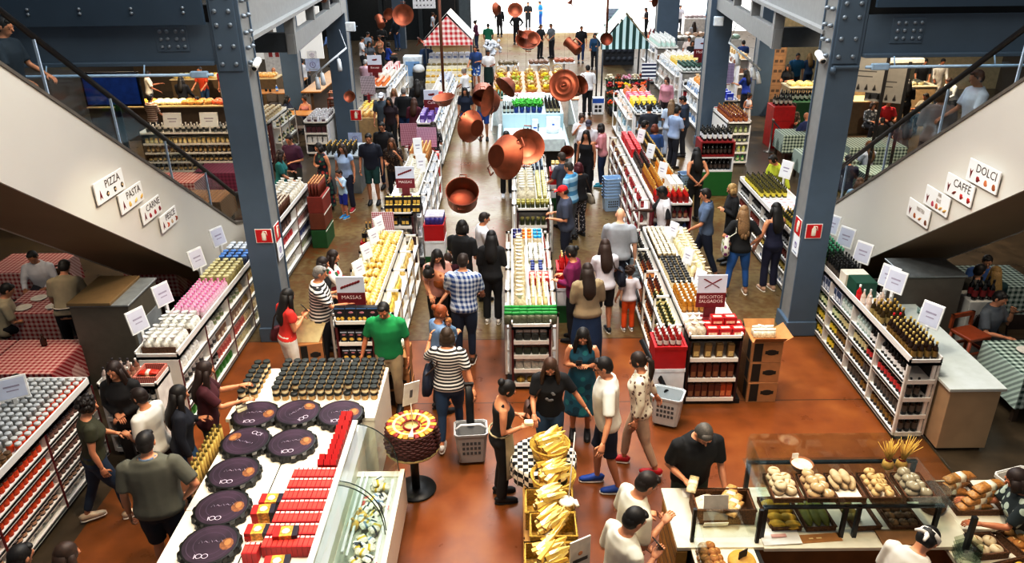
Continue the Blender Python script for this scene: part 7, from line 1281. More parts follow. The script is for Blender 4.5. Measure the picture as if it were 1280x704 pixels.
for k in range(7):
 for i in range(3):m.box(-.25+.18*i,-.302,.36*k+.1,-.13+.18*i,-.3,.36*k+.2)
part(m,'cartons',t)
t=thing('red_kiosk','red cabinet with bottles on top by the stanchion','cabinet',(8.05,23.0,0));m=MB().mat(M('#b01a1c',.4));m.box(-.32,-.35,0,.32,.35,1.25,.008);m.mat(M('#7a1012'));m.box(-.325,-.353,.4,.325,-.35,.41);m.box(-.325,-.353,.82,.325,-.35,.83);part(m,'body',t)
put(bottle(.3,.045,'#1a1a16','#2a2a2a','#c9d0c8'),'bottle','dark wine bottle on the red cabinet','bottle','bottles on the red cabinet',[(7.85+.14*i,22.9+.2*j,1.25)for i in range(4)for j in range(2)])
t=thing('green_bar','bar under dark green cloth, with wine bottles, behind the curly-haired woman','bar',(9.2,24.6,0));m=MB().mat(M('#1f5a34',.6));m.box(-.7,-.3,0,.7,.3,1.05,.02);part(m,'draped_bar',t);put(bottle(.32,.045,'#101210','#1a1a1a','#d8dcd4'),'bottle','wine bottle on the green draped bar','bottle','bottles on the green bar',[(8.6+.15*i,24.5+.2*j,1.05)for i in range(8)for j in range(2)])
for x,y,l in((7.62,22.3,'steel stanchion post with rope before the red cabinet'),(8.5,21.6,'steel stanchion post by the curly-haired woman')):
 t=thing('stanchion',l,'stanchion',(x,y,0));m=MB().mat(M('#8a8680',.3,metal=.7));m.lathe([(.17,0),(.17,.015),(.03,.03),(.025,.9),(.04,.92),(.04,.98),(0,.99)],14);part(m,'post',t)
m=MB().mat(M('#3a2a34',.7));m.tube([(7.62,22.3,.93),(7.9,22.05,.6),(8.2,21.8,.6),(8.5,21.6,.93)],.02,6);tag(link('barrier_rope',m.mesh('barrier_rope'),None),'dark rope slung between the two steel stanchions','rope')
WT=M('#b07a3c',.5,var=.15,sc=4)
def cafe_table(x,y,w,d,lab,h=.75):
 t=thing('cafe_table',lab,'table',(x,y,0));m=MB().mat(WT);m.box(-w/2,-d/2,h-.04,w/2,d/2,h,.006);part(m,'tabletop',t)
 for sx in(-1,1):
  for sy in(-1,1):m=MB().mat(M('#4a3420'));m.box(sx*(w/2-.06)-.025,sy*(d/2-.06)-.025,0,sx*(w/2-.06)+.025,sy*(d/2-.06)+.025,h-.04);part(m,'leg',t)
p=P(377,141,.75);cafe_table(p.x,p.y,.95,.75,'small wooden cafe table of the two seated women');CT1=p
p=P(343,114,.75);cafe_table(p.x,p.y,1.3,.8,'wooden cafe table with a blue bottle, behind the pizza-side column');CT2=p
p=P(350,99,.75);cafe_table(p.x+.6,p.y,.9,.7,'wooden cafe table of the man in navy, at the back')
t=thing('cafe_bar','high wooden bar counter between the two cafe columns','bar counter',(-7.0,28.5,0));m=MB().mat(WT);m.box(-.35,-1.8,1.05,.35,2.6,1.1,.006);part(m,'worktop',t);m=MB().mat(M('#5a4028'));m.box(-.05,-1.7,0,.05,2.5,1.05);part(m,'panel',t)
p=P(410,108,.8);stool(-6.4,27.4,0,'wooden bar stool at the high cafe bar',.75)
for x,y,rz,l in((CT1.x-.75,CT1.y+.1,-PI/2,'woven chair of the dark-haired cafe woman'),(CT1.x+.65,CT1.y-.15,PI/2,'woven chair of the woman in pink'),(CT1.x+.1,CT1.y-.75,0,'pale woven chair nearest the aisle at the small cafe table'),(CT2.x+.2,CT2.y-.8,0,'grey chair at the cafe table with blue bottle')):chair(x,y,rz,l,'#6a6058')
put(bottle(.22,.05,'#3a7ac8','#e8f0f8','#d0e0f0'),'water_bottle','blue water bottle on the wooden cafe table','bottle',None,[(CT2.x+.1,CT2.y,.75)]);put(MB().mat(M('#1a1614')).lathe([(.04,0),(.045,.09),(.04,.1)],12).mesh('cup'),'cup','dark cup on the wooden cafe table','cup','dark cups',[(CT2.x-.3,CT2.y,.75),(CT2.x-.12,CT2.y-.1,.75)])
m=MB().mat(M('#e9e7e2',.6,emit=.35));m.box(-11.5,35.,1.0,-8.4,35.1,3.2);m.mat(M('#9a948c'));  # wall board given a faint glow of its own, though no lamp
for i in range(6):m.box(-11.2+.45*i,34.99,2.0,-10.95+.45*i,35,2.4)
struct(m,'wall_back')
t=thing('menu_wall','white menu panel with red pictures at the back of the cafe','panel',(-9.9,33.6,0));m=MB().mat(M('#e8e6e4',.6));m.box(-.7,-.03,.5,.7,.03,2.1);m.mat(M('#a83a3a'));
for i in range(4):m.box(-.5+.28*i,-.034,1.3,-.34+.28*i,-.03,1.6)
m.mat(M('#6a6660'));m.box(-.6,-.02,0,-.55,.02,.5);m.box(.55,-.02,0,.6,.02,.5);part(m,'board',t)
t=thing('banner','tall pale blue printed banner in the bright entrance','banner',(5.3,42.5,0));m=MB().mat(M('#b8cbe0',.6));m.box(-.35,-.01,.1,.35,.01,2.3);m.mat(M('#7a8aa8'));
for i in range(9):m.box(-.22,-.014,.9+.14*i,.22 if i%3 else .1,-.01,.92+.14*i)
m.mat(M('#8a9098'));m.box(-.4,-.15,0,.4,.15,.06);m.box(-.03,.02,.05,.03,.05,2.3);part(m,'banner_body',t)
t=thing('wine_rack','black wine rack with white label, behind the green striped stall','rack',(5.2,38.6,0));m=MB().mat(M('#20242c',.5));m.box(-.75,0,0,.75,.5,1.9,.01);m.mat(M('#39404c'));
for i in range(5):
 for j in range(4):m.lathe([(.12,0),(.12,.02)],10,(-.55+.275*i,-.0,.3+.38*j),rotm('X',90))
m.mat(M('#dfe3ec'));m.box(-.2,-.03,1.0,.2,-.02,1.4);part(m,'rack_body',t)
put(bottle(.34,.06,'#1a1c18','#3a3a34','#c8c0a8'),'bottle','wine bottle on top of the black wine rack','bottle','bottles on the wine rack',[(4.6+.17*i,38.85,1.9)for i in range(8)])
t=thing('orange_stand','orange display stand of red bottles beside the man in black','stand',(7.6,41.0,0));m=MB().mat(M('#d8622c',.6));m.box(-.6,-.3,0,.6,.3,1.1,.02);m.mat(M('#e8e8ee'));m.box(-.1,-.31,.4,.4,-.3,.9);part(m,'stand_body',t);put(bottle(.34,.06,'#6a1a1c','#8a2a2a','#a03a3a'),'bottle','dark red bottle on the orange stand','bottle','bottles on the orange stand',[(7.1+.16*i,40.9+.2*j,1.1)for i in range(7)for j in range(2)])
t=thing('hanging_sign','white hanging sign with small printed marks, above the red plaid stall','sign',PY(530,2,40));m=MB().mat(M('#e9eaee',.5));m.box(-.56,-.02,-.32,.56,.02,.42);m.mat(M('#5a5a66'));
for i in range(5):
 for j in range(2):m.box(-.4+.18*i,-.024,-.2+.22*j,-.33+.18*i,-.02,-.14+.22*j)
m.mat(M('#888888'));m.tube([(-.4,0,.42),(-.4,0,6)],.01,5);m.tube([(.4,0,.42),(.4,0,6)],.01,5);part(m,'sign_body',t)
for k,(px,py,c)in enumerate(((850,50,'#d8cfc4'),(875,45,'#c8a890'),(905,48,'#a8c0b0'),(870,22,'#b8a8a8'),(835,50,'#a8b890'))):
 p=P(px,py,1.0);t=thing('goods_table',('cream','tan','sage','mauve','lime')[k]+' goods table in the bright far corner','table',(p.x,p.y,0));m=MB().mat(M('#e6e2de',.6));m.box(-.8,-.4,0,.8,.4,1.0,.02);part(m,'table_body',t)
 put(pack(.3,.24,.2,c,None),'goods_pack',('cream','tan','sage','mauve','lime')[k]+' pack on the goods table in the far corner','packet',f'far packs {k}',[(p.x-.6+.3*i,p.y-.2+.3*j,1.0)for i in range(5)for j in range(2)],0,.8)
p=P(525,112,0);t=thing('stroller','dark baby stroller with pale grey hood pushed by the man in blue','stroller',(p.x,p.y,0));m=MB().mat(M('#c9ccd0',.6));m.ell((0,-.05,.85),(.26,.3,.2),14,8);part(m,'hood',t);m=MB().mat(M('#1c1e22',.6));m.loft([[V((x*a,y,z))for x,y in((-1,-.3),(1,-.3),(1,.3),(-1,.3))]for z,a in((.42,.2),(.75,.24))],True,False);part(m,'seat',t);m=MB().mat(M('#26282c',.4));m.tube([(-.24,-.25,.1),(-.2,.35,1.0),(.2,.35,1.0),(.24,-.25,.1)],.018,6);m.tube([(-.24,.28,.1),(-.2,-.2,.75)],.016,6);m.tube([(.24,.28,.1),(.2,-.2,.75)],.016,6);part(m,'frame',t)
for sx in(-1,1):
 for sy in(-1,1):m=MB().mat(M('#141414',.5));m.tube([(sx*.25-.02,sy*.28,.1),(sx*.25+.02,sy*.28,.1)],.1,14,ref=(0,0,1));part(m,'wheel',t)
#hanging copper pots
COP=M('#8c4a2f',.42,metal=.5,var=.25,sc=7);COPD=M('#6a2f18',.4,metal=.7,var=.2,sc=6)
def pot(kind,px,py,dpx,D,ax,lab,rod=False,extra=None):
 d=ray(px,py).normalized();pos=EYE+d*(FPX*D/dpx*1.0/(1.0));r=D/2
 A=(_rt*ax[0]+_up*ax[1]-_fw*ax[2]).normalized();q=V((0,0,1)).rotation_difference(A)
 t=thing('copper_'+{'bowl':'bowl','pan':'pan','pot':'pot','lid':'cover','jug':'jug','funnel':'funnel','skillet':'skillet'}[kind],lab,'copper '+{'bowl':'bowl','pan':'pan','pot':'pot','lid':'lid','jug':'jug','funnel':'funnel','skillet':'skillet'}[kind],pos)
 Q=q.to_matrix().to_4x4()
 m=MB().mat(COP);m.T=Q;n=32
 if kind=='bowl':pr=[(0,-.34*r),(.50*r,-.34*r),(.54*r,-.32*r),(.97*r,.30*r),(1.0*r,.32*r)];pi=[(1.0*r,.34*r),(.93*r,.33*r),(.50*r,-.30*r),(0,-.31*r)]
 elif kind=='pan':pr=[(0,-.14*r),(.52*r,-.14*r),(.56*r,-.12*r),(.98*r,.10*r),(r,.12*r)];pi=[(r,.14*r),(.95*r,.13*r),(.54*r,-.08*r),(.52*r,-.10*r),(0,-.10*r)]
 elif kind=='pot':pr=[(0,-.62*r),(.84*r,-.62*r),(.90*r,-.56*r),(.96*r,.5*r),(r,.52*r)];pi=[(r,.55*r),(.93*r,.54*r),(.86*r,-.50*r),(.80*r,-.55*r),(0,-.55*r)]
 elif kind=='lid':pr=[(0,-.02*r),(.96*r,-.04*r),(r,-.03*r)];pi=[(r,.04*r),(.92*r,.05*r),(.88*r,.02*r),(.60*r,.04*r),(.57*r,.08*r),(.52*r,.04*r),(.30*r,.06*r),(.27*r,.10*r),(.2*r,.06*r),(0,.07*r)]
 elif kind=='jug':pr=[(0,-1.0*r*1.6),(.86*r,-1.6*r),(.92*r,-1.5*r),(.80*r,.8*r),(.95*r,1.5*r)];pi=[(.98*r,1.55*r),(.75*r,.8*r),(.8*r,-1.4*r),(0,-1.45*r)]
 elif kind=='funnel':pr=[(.08*r,-1.2*r),(.14*r,-.5*r),(.9*r,.3*r),(r,.32*r)];pi=[(r,.34*r),(.9*r,.33*r),(.10*r,-.45*r),(.05*r,-1.2*r)]
 else:pr=[(0,-.1*r),(.86*r,-.1*r),(.95*r,.05*r),(r,.06*r)];pi=[(r,.08*r),(.9*r,.06*r),(.84*r,-.06*r),(0,-.06*r)]
 (m.lathe(pr[1:],n,cap=False),m.mat(COPD),m.lathe(pr[:2],n,cap=False))if kind in('bowl','pot')else m.lathe(pr,n,cap=False);m.mat(COPD if kind in('pot','funnel','skillet')else COP);m.lathe(pi,n,cap=False);part(m,'vessel',t)
 m=MB().mat(COP);m.T=Q
 hz=.40*r if kind in('pot',)else .2*r
 if kind in('pot','bowl','pan'):
  for s in(1,-1):
   k=(1.0,1.22)if kind!='pan' else(.98,1.12);m=MB().mat(COP);m.T=Q;m.tube([(-.20*r,s*k[0]*r*.96,hz),(-.20*r,s*k[1]*r,hz+.06*r),(.20*r,s*k[1]*r,hz+.06*r),(.20*r,s*k[0]*r*.96,hz)],.035*r,8);part(m,'handle',t)
 if kind=='jug':m.tube([(.80*r,0,.9*r),(1.5*r,0,.8*r),(1.5*r,0,-.9*r),(.86*r,0,-1.0*r)],.14*r,8);part(m,'handle',t)
 if kind=='lid':m.tube([(-.13*r,0,.06*r),(-.12*r,0,.2*r),(.12*r,0,.2*r),(.13*r,0,.06*r)],.05*r,8);part(m,'handle',t)
 L_=3.4
 if kind=='skillet' or rod:m=MB().mat(M('#6a3a22',.5));m.tube([(0,0,r*.8),(0,0,r*.8+(1.1 if kind=='skillet' else 1.9))],[.025,.03],6);part(m,'long_handle',t);z0=r*.8+1.1
 else:z0=r*.3
 m=MB().mat(M('#5a5048',.5));m.tube([(0,0,z0),(0,0,z0+L_+max(0,8.5-pos.z-L_-z0))],.0012,4);part(m,'hanging_wire',t)
 return t
pot('bowl',627,196,56,.60,(.62,.05,-.62),'large tilted copper bowl showing its base, beside the face-on pan')
pot('pan',658,184,45,.50,(.08,.05,1),'wide copper pan seen face-on, above the olive-jar shelf')
pot('pot',578,245,41,.50,(.05,.42,.9),'deep copper pot with two handles, open to the camera, lowest in the aisle')
pot('bowl',555,126,28,.45,(-.12,.82,.55),'copper bowl hanging level on a long brown rod',True)
pot('bowl',592,159,40,.48,(-.62,.28,-.62),'tilted conical copper bowl left of the washing counter')
pot('pot',604,118,27,.38,(.0,-.72,.55),'copper pot hanging mouth down, next to a bowl seen edge-on')
pot('bowl',615,128,38,.52,(-.86,.10,.42),'copper bowl seen nearly edge-on, beside the mouth-down pot')
pot('bowl',635,106,30,.46,(-.62,-.68,.2),'domed copper bowl turned outward, left of the herb pots')
pot('lid',705,107,38,.55,(-.34,-.12,.9),'large ringed copper lid before the man in white');pot('pot',722,108,23,.36,(.5,.1,.7),'copper pot half hidden behind the large ringed lid')
pot('jug',716,58,13,.20,(-.55,.62,-.35),'copper jug with loop handle, tilted over the fruit stand')
pot('bowl',660,53,30,.52,(0,.45,.85),'big copper bowl open upward over the fruit stand');pot('pan',667,48,15,.26,(.25,.1,.9),'small copper pan hanging in front of the big bowl over the fruit');pot('funnel',652,45,15,.26,(.5,.5,.6),'copper funnel leaning out of the big bowl over the fruit')
pot('skillet',758,49,15,.30,(0,0,1),'copper skillet with long upright handle in front of the green canopy');pot('funnel',709,191,17,.30,(-.1,.15,1),'small copper funnel mouth toward camera, above the gold-topped tins')
pot('pan',504,19,25,.50,(0,-.1,1),'round copper pan with a centre ridge by the far column');pot('bowl',484,17,14,.3,(.6,-.4,.5),'small copper bowl beside the far dark windows');pot('jug',475,27,10,.22,(-.3,.75,-.5),'tall dark copper jug beside the far dark windows');pot('funnel',525,52,11,.26,(.6,.55,.3),'copper funnel with its spout down, by the red plaid gable')
pot('pan',644,13,18,.36,(0,.1,1),'round copper pan seen face-on in the bright entrance');pot('bowl',622,11,15,.34,(-.7,.1,-.5),'copper bowl hanging in front of the men in suits');pot('bowl',404,0,12,.25,(.1,.6,.5),'small copper bowl above the pizza-side girder');pot('funnel',817,2,12,.25,(.6,-.3,.5),'copper funnel at the top of the broad column');pot('funnel',713,3,9,.25,(-.5,.6,.3),'copper funnel before the pale blue banner')
pot('pan',437,121,14,.34,(0,.05,1),'small copper pan hanging in front of the steel column with extinguisher sign')
#the crowd
BK='#17110d';BR='#3a2414';LB='#7a5a34';GY='#7d7a76';AU='#6a2e18'
def phone(h,lab,rz=0.,col='#15161a',scr='#5ab0e8'):
 p=h;t=thing('phone',lab,'phone',p+V((0,0,.02)),rz);m=MB().mat(M(col,.3));m.T=rotm('X',35).to_4x4();m.box(-.036,-.004,-.03,.036,.005,.11,.003);m.mat(M(scr,.2));m.box(-.032,-.0045,-.024,.032,-.004,.104);part(m,'phone_body',t)
def handbag(Wm,side,z,col,lab,w=.30,h=.24,y=-.02,strap=True,cross=False,mat=None):
 """bag hanging beside the hip, strap over the shoulder"""
 c=Wm@V((side*.27,y,z));rz=Wm.to_euler().z;t=thing('handbag',lab,'bag',c,rz);m=MB().mat(mat or M(col,.55,var=.08));
 m.loft([[V((sx*.055*k,sy*w/2*k,zz))for sx,sy in((-1,-.7),(-.6,-1),(.6,-1),(1,-.7),(1,.7),(.6,1),(-.6,1),(-1,.7))]for zz,k in((-h*.52,.75),(-h*.4,1.1),(0,1.),(h*.42,.72),(h*.5,.6))]);part(m,'bag_body',t)
 if strap:
  m=MB().mat(M('#3a2418' if not mat else '#e0dccc',.5));s=Wm@V(((-1 if cross else 1)*side*.11,-.01,1.46));loc=lambda v:Matrix.Rotation(-rz,4,'Z')@(v-c);a=loc(s);f=loc(Wm@V((side*.13,.12,1.28)));b_=loc(Wm@V((side*.13,-.13,1.25)));m.tube([(0,w*.35,h*.4),f.lerp(V((0,w*.35,h*.4)),.35),f,a,b_,b_.lerp(V((0,-w*.35,h*.4)),.65),(0,-w*.35,h*.4)],.011,6);part(m,'strap',t)
S=person
#foreground left
S(140,452,1.66,178,'woman with long dark hair and black V-neck top, facing the camera at the corner shelf',hair=('long','#2a1810'),top=('long','#141214'),bot=('pants','#161618'),arms=('clasp','clasp'),fem=True,nod=8)
S(173,485,1.62,285,'person with short hair and glasses in a white tee, facing the woman in black',hair=('short','#241610'),top=('tee','#dcd8d0'),bot=('pants','#4a1418'),arms=('hold','hold'),fem=True,glasses=True,wide=1.08)
S(104,497,1.62,55,'woman with curly dark hair in an olive top and jeans, seen from behind',hair=('curly','#1c120c'),top=('tunic','#3a3a24'),bot=('jeans','#22344c'),arms=('low','down'),legs='walk',fem=True,wide=1.15,shoe='#c9b8a0')
S(178,541,1.80,348,'heavy man in a gray-green polo and navy shorts, seen from behind',sk=0,hair=('short','#1a1512'),top=('polo','#5f5f54'),bot=('shorts','#18202e'),arms=('down','hip'),wide=1.28,belly=.05,collar='#6d8098')
S(219,482,1.63,62,'woman with dark hair, navy top and denim skirt at the cheese counter',hair=('long',BK),top=('long','#1b1e2a'),bot=('skirt','#2d4d70'),arms=('hold','down'),fem=True)
r,h,W=S(252,452,1.66,70,'woman in a maroon top with a shoulder strap, reaching to the counter',hair=('long','#2c1a12'),top=('tee','#4a1620'),bot=('pants','#3a3a34'),arms=('reach','reach'),fem=True);handbag(W,-1,.86,'#8a5a34','tan bag on the strap of the woman in maroon',.24,.2,cross=True)
S(18,684,1.70,20,'dark-haired person at the bottom picture corner, only the head showing',top=('tee','#3a3a3a'),bot=('pants','#22242a'));S(76,681,1.62,40,'brown-haired woman at the bottom edge by the jar shelf, only the head showing',hair=('long','#3a2416'),top=('tee','#5a4a3a'),bot=('pants','#22242a'),fem=True)
S(18,468,1.62,110,'woman in dark red seated at the red checked table by the picture edge',hair=('long',BK),top=('tee','#6a1a20'),bot=('pants','#1a1a22'),arms=('table','table'),legs='sit',fem=True)
S(77,318,1.72,350,'waiter in a beige tee with white apron, bending over a red checked table',hair=('short',BK),top=('tee','#a89c80'),bot=('pants','#15151a'),arms=('low','reach'),lean=26,apron='#d8d2c4');S(38,312,1.72,170,'man in a white shirt seated at the laid red checked table',sk=1,hair=('short',BK),top=('long','#dcdce2'),bot=('pants','#22242e'),arms=('table','table'),legs='sit',lean=12);S(6,352,1.70,60,'person in a cream tee leaning on the laid red checked table',hair=('short',BK),top=('tee','#b8ac90'),bot=('pants','#1a1a1e'),arms=('table','table'),legs='sit',lean=14)
#left aisle
r,h,W=S(355,361,1.64,50,'woman in a red off-shoulder top and white trousers holding a phone',hair=('long',BK),top=('tunic','#d23a30'),bot=('jeans','#dcd6d0'),arms=('hold','phone'),fem=True,nod=24);phone(h['R'],'phone with blue screen held by the woman in red',-.9);handbag(W,-1,.92,'#5a1420','dark red handbag of the woman in red',.24,.2)
S(397,332,1.74,78,'gray-haired man in a black and white striped tee at the pasta shelf',hair=('short',GY),top=('tee',pattern('stripe','#e4e0dc','#26262a',19)),bot=('pants','#23252c'),arms=('hold','reach'),wide=1.2,belly=.05)
S(401,321,1.60,80,'woman with a short dark bob beside the striped man',hair=('bob','#23150e'),top=('tee','#1a1a1e'),bot=('pants','#23232a'),arms=('hold','hold'),fem=True);S(414,312,1.63,95,'woman with long dark hair and a white flowered cardigan by the pasta shelf',hair=('long','#281810'),top=('long',pattern('floral','#e8e2dc','#c23a4a',9,'#3a6a4a')),bot=('pants','#2a2a30'),arms=('hold','reach'),fem=True)
S(465,391,1.72,182,'man in a bright green polo and khaki trousers facing the camera',sk=1,hair=('short','#1a1410'),top=('polo','#178a50'),bot=('pants','#b0a284'),arms=('down','out'),nod=22,pos=V((-1.72,8.98,0)),wide=1.08)
S(578,317,1.80,5,'man in a blue checked shirt and jeans, seen from behind',hair=('short','#2a1c14'),top=('tee',pattern('plaid','#2a4a86','#d4dce8',13)),bot=('jeans','#1c2a42'),arms=('low','low'),wide=1.1,shoe='#3a2a1e')
r,hB,WB=S(549,381,1.64,60,'woman with reddish hair in light blue, holding a baby',hair=('bun','#8a4a22'),top=('long','#7a94b8'),bot=('pants','#1c1e26'),arms=('cradle','cradle'),fem=True,turn=25);q=WB@V((.04,.17,1.02));S(0,0,.66,200,'baby in a gray-blue jumper held by the woman with reddish hair',hair=('short','#9a6a3a'),top=('long','#5d7690'),bot=('pants','#8a9098'),arms=('hold','hold'),legs='sit',pos=V((q.x,q.y,q.z-.02)),cat='baby',vox=.012)
r,h,W=S(558,410,1.66,2,'woman in a black and white striped tee pulling a wheeled basket, arm raised',hair=('bob','#3a2a1a'),top=('tee',pattern('stripe','#1c1c20','#d8d4d0',24)),bot=('jeans','#223a58'),arms=('up','pull'),fem=True,wide=1.15,shoe='#d8d4d0',legs='walk');handbag(W,-1,1.0,'#161c30','large navy handbag of the woman in stripes',.38,.32)
r,h,W=S(630,475,1.62,82,'woman with short dark hair, black tank top and beige apron, by the cheese baskets',hair=('bun',BK),top=('tank','#141416'),bot=('pants','#141416'),arms=('hold','hold'),fem=True,apron='#b9ac8c',nod=26);m=MB().mat(M('#e6d9b8',.6));m.box(-.05,-.04,-.02,.05,.04,.03,.01);tag(link('cheese_sample',m.mesh('cheese_sample'),None,h['R']+V((0,0,.02))),'small cheese sample in the hands of the aproned woman','cheese')
r,h,W=S(688,444,1.64,182,'woman with long brown hair, black printed tee and jeans, holding hands with a man',hair=('long','#4a2e1a'),top=('tee','#161619'),bot=('jeans','#3a5674'),arms=('side','low'),fem=True,nod=28);handbag(W,1,.88,'#4a2a18','brown handbag across the woman in the black printed tee',.24,.2,cross=True);m=MB().mat(M('#8f8f92',.7));m.T=W;
for i in range(9):a=RN.uniform(0,6.28);m.ell((math.cos(a)*.05,.155,1.22+math.sin(a)*.06),(.022,.006,.018),8,6)
r2=part(m,'printed_motif',r);r2.matrix_parent_inverse=r.matrix_basis.inverted()
r,h,W=S(729,407,1.66,185,'woman in a teal patterned dress looking at her phone',hair=('long',BK),top=('dress',pattern('floral','#15566a','#0e3a4c',8,'#1f7a80')),bot=('none',''),arms=('phone','phone'),fem=True,nod=26);phone(h['R'],'dark phone in the hands of the woman in teal',0,scr='#39424e')
S(757,446,1.80,272,'man with glasses in a white printed tee, navy shorts and blue sneakers',hair=('short','#1a1310'),top=('tee','#e6e1d6'),bot=('shorts','#1a2236'),arms=('side','down'),legs='step',glasses=True,shoe='#1f4a9c',wide=1.1,belly=.02)
S(800,440,1.66,285,'ponytailed woman in a dotted cream cardigan, pink top and red sneakers',hair=('pony','#2c1c12'),top=('cardigan',pattern('dots','#e4dccb','#6a4a3a',16)),bot=('jeans','#c2a890'),arms=('down','pull'),legs='walk',fem=True,shoe='#b01a24')
p=P(842,560,0);t=thing('wheeled_basket','pale wheeled basket with long black handle behind the man in black','shopping basket',(p.x,p.y+.55,0),-.4);link('basket_body',basket_mesh(.40,.32,.42,'#c3ccd2','basket_body'),t,(0,0,.05));
for x in(-.13,.13):m=MB().mat(M('#161616',.5));m.tube([(x-.015,.1,.035),(x+.015,.1,.035)],.035,10,ref=(0,0,1));part(m,'wheel',t)
m=MB().mat(M('#17181a',.4));m.tube([(-.05,.14,.40),(-.52,.50,.92)],[(.04,.014)]*2,8);part(m,'handle',t)
r,h,W=S(880,522,1.76,170,'gray-haired man in a black tee at the bakery counter, holding a bread',sk=0,hair=('short','#55504a'),top=('tee','#101012'),bot=('pants','#3a4438'),arms=('low','hold'),nod=34,lean=12,wide=1.12);put(pack(.26,.09,.07,'#d8c49a','#efe4cc'),'bread_bag','bagged bread in the hand of the man in black','bread',None,[(h['R'].x,h['R'].y,h['R'].z)],1.2)
S(806,588,1.78,75,'man in a white tee, farther of two looking at a phone',hair=('short','#22160f'),top=('tee','#d9d3c2'),bot=('pants','#1c2030'),arms=('hold','phone'),nod=26,lean=10);r,h,W=S(790,634,1.76,68,'man in a white tee, nearer of two looking at a phone',hair=('short',BK),top=('tee','#e2dccb'),bot=('pants','#1a1e2c'),arms=('hold','phone'),nod=26,lean=8);phone(h['R'],'phone shared by the two men in white tees',-1.2,scr='#2a3038')
S(1166,650,1.70,58,'baker in a white shirt with white headband behind the bread counter',hair=('band','#120d0b'),top=('tee','#dcd4c8'),bot=('pants','#2a2a2e'),arms=('low','reach'),lean=24,nod=30)
S(1276,584,1.62,285,'woman in a dark flowered blouse reaching over the wrapped breads',sk=1,hair=('bob','#2a1810'),top=('tee',pattern('floral','#1a2628','#a8b4a8',11)),bot=('pants','#1a1a20'),arms=('reach','reach'),fem=True,lean=14)
#right restaurant
S(1251,363,1.74,150,'man in a gray tee resting his chin on his hand at the green checked table',hair=('short','#120d0b'),top=('tee','#5d646c'),bot=('pants','#22242c'),arms=('face','table'),legs='sit');S(1247,333,1.62,10,'blond woman in dark teal at the farther green checked table',hair=('long','#a8864a'),top=('long','#173a3c'),bot=('pants','#1c1c22'),arms=('table','table'),legs='sit',fem=True);S(1226,330,1.70,60,'man in a taupe tee at the farther green checked table',hair=('short',BK),top=('tee','#6f6a60'),bot=('pants','#22242c'),arms=('table','table'),legs='sit');S(1236,318,1.66,200,'person in blue facing the blond woman',top=('tee','#3a62a8'),arms=('table','table'),legs='sit')
S(1112,123,1.74,185,'man in a red shirt seated at the green checked table',sk=1,hair=('short',BK),top=('tee','#b01820'),bot=('pants','#22242c'),arms=('table','table'),legs='sit');S(1092,127,1.64,175,'woman in a gray patterned blouse beside the man in red',hair=('bob',BR),top=('long',pattern('floral','#5a6066','#c8ccd0',12)),bot=('pants','#22242c'),arms=('table','table'),legs='sit',fem=True);S(1159,116,1.72,250,'man in a taupe shirt reaching across the green checked table',sk=1,hair=('short',BK),top=('tee','#8a8272'),arms=('table','reach'),legs='sit');S(1137,99,1.70,10,'waiter in black standing behind the man in red',hair=('long',BK),top=('long','#101012'),bot=('pants','#101012'),arms=('hold','hold'),fem=True)
S(1104,148,1.20,5,'dark-haired child in black at the green checked table',hair=('short',BK),top=('tee','#17181a'),bot=('pants','#22242a'),arms=('table','table'));S(1133,150,1.64,0,'woman with blue-black hair near the stairway handrail',hair=('long','#141a26'),top=('tee','#5a4a4a'),arms=('table','table'),legs='sit',fem=True,bot=('pants','#22242c'))
S(1181,116,1.66,15,'woman with a pinkish shawl over her back, seen through the stairway glass',hair=('bob',LB),top=('long','#a38e86'),bot=('longskirt','#4a4040'),arms=('fold','fold'),fem=True,wide=1.15,pos=V((6.45,11.55,2.22)))
S(1088,176,1.66,340,'long-haired woman in a white and blue tee near the stairway glass',hair=('long','#6a4a2a'),top=('tee','#c4cde4'),bot=('jeans','#2a3a5a'),arms=('table','table'),legs='sit',fem=True);S(1062,193,1.72,10,'person with a dark cap and navy shirt behind the dolci-side column',hair=('cap',BK,'#23262e'),top=('tee','#232744'),arms=('table','table'),legs='sit',bot=('pants','#22242c'));S(1076,222,1.64,20,'woman in a blue patterned top low behind the stairway glass',hair=('long','#5a3a20'),top=('tee',pattern('floral','#8aa4c0','#e8ecf0',14)),bot=('jeans','#2a3a5a'),arms=('table','table'),legs='sit',fem=True)
S(1158,72,1.72,200,'cook in black at the kitchen counter',top=('tee','#121214'),arms=('low','low'),lean=14,bot=('pants','#15151a'));S(1180,72,1.70,190,'cook in white at the kitchen counter',sk=1,top=('long','#e4e0d8'),arms=('low','low'),lean=14,bot=('pants','#e0dcd4'));S(1188,94,1.68,250,'cook in white bending over a plate under the beam',hair=('short',BR),top=('long','#dedad2'),arms=('reach','low'),lean=26,bot=('pants','#2a2a2e'))
S(992,129,1.64,190,'curly-haired woman in a patterned blouse at the green checked table by the stanchion',hair=('curly','#3a2014'),top=('long',pattern('floral','#4a4034','#8a7a64',12)),arms=('table','table'),legs='sit',fem=True,bot=('pants','#22242c'));S(1010,140,1.74,330,'bald man in a dark blue shirt with his back to us at the green table',hair=('bald','#5a4030'),top=('tee','#2b3668'),arms=('table','table'),legs='sit',wide=1.15,bot=('pants','#22242c'))
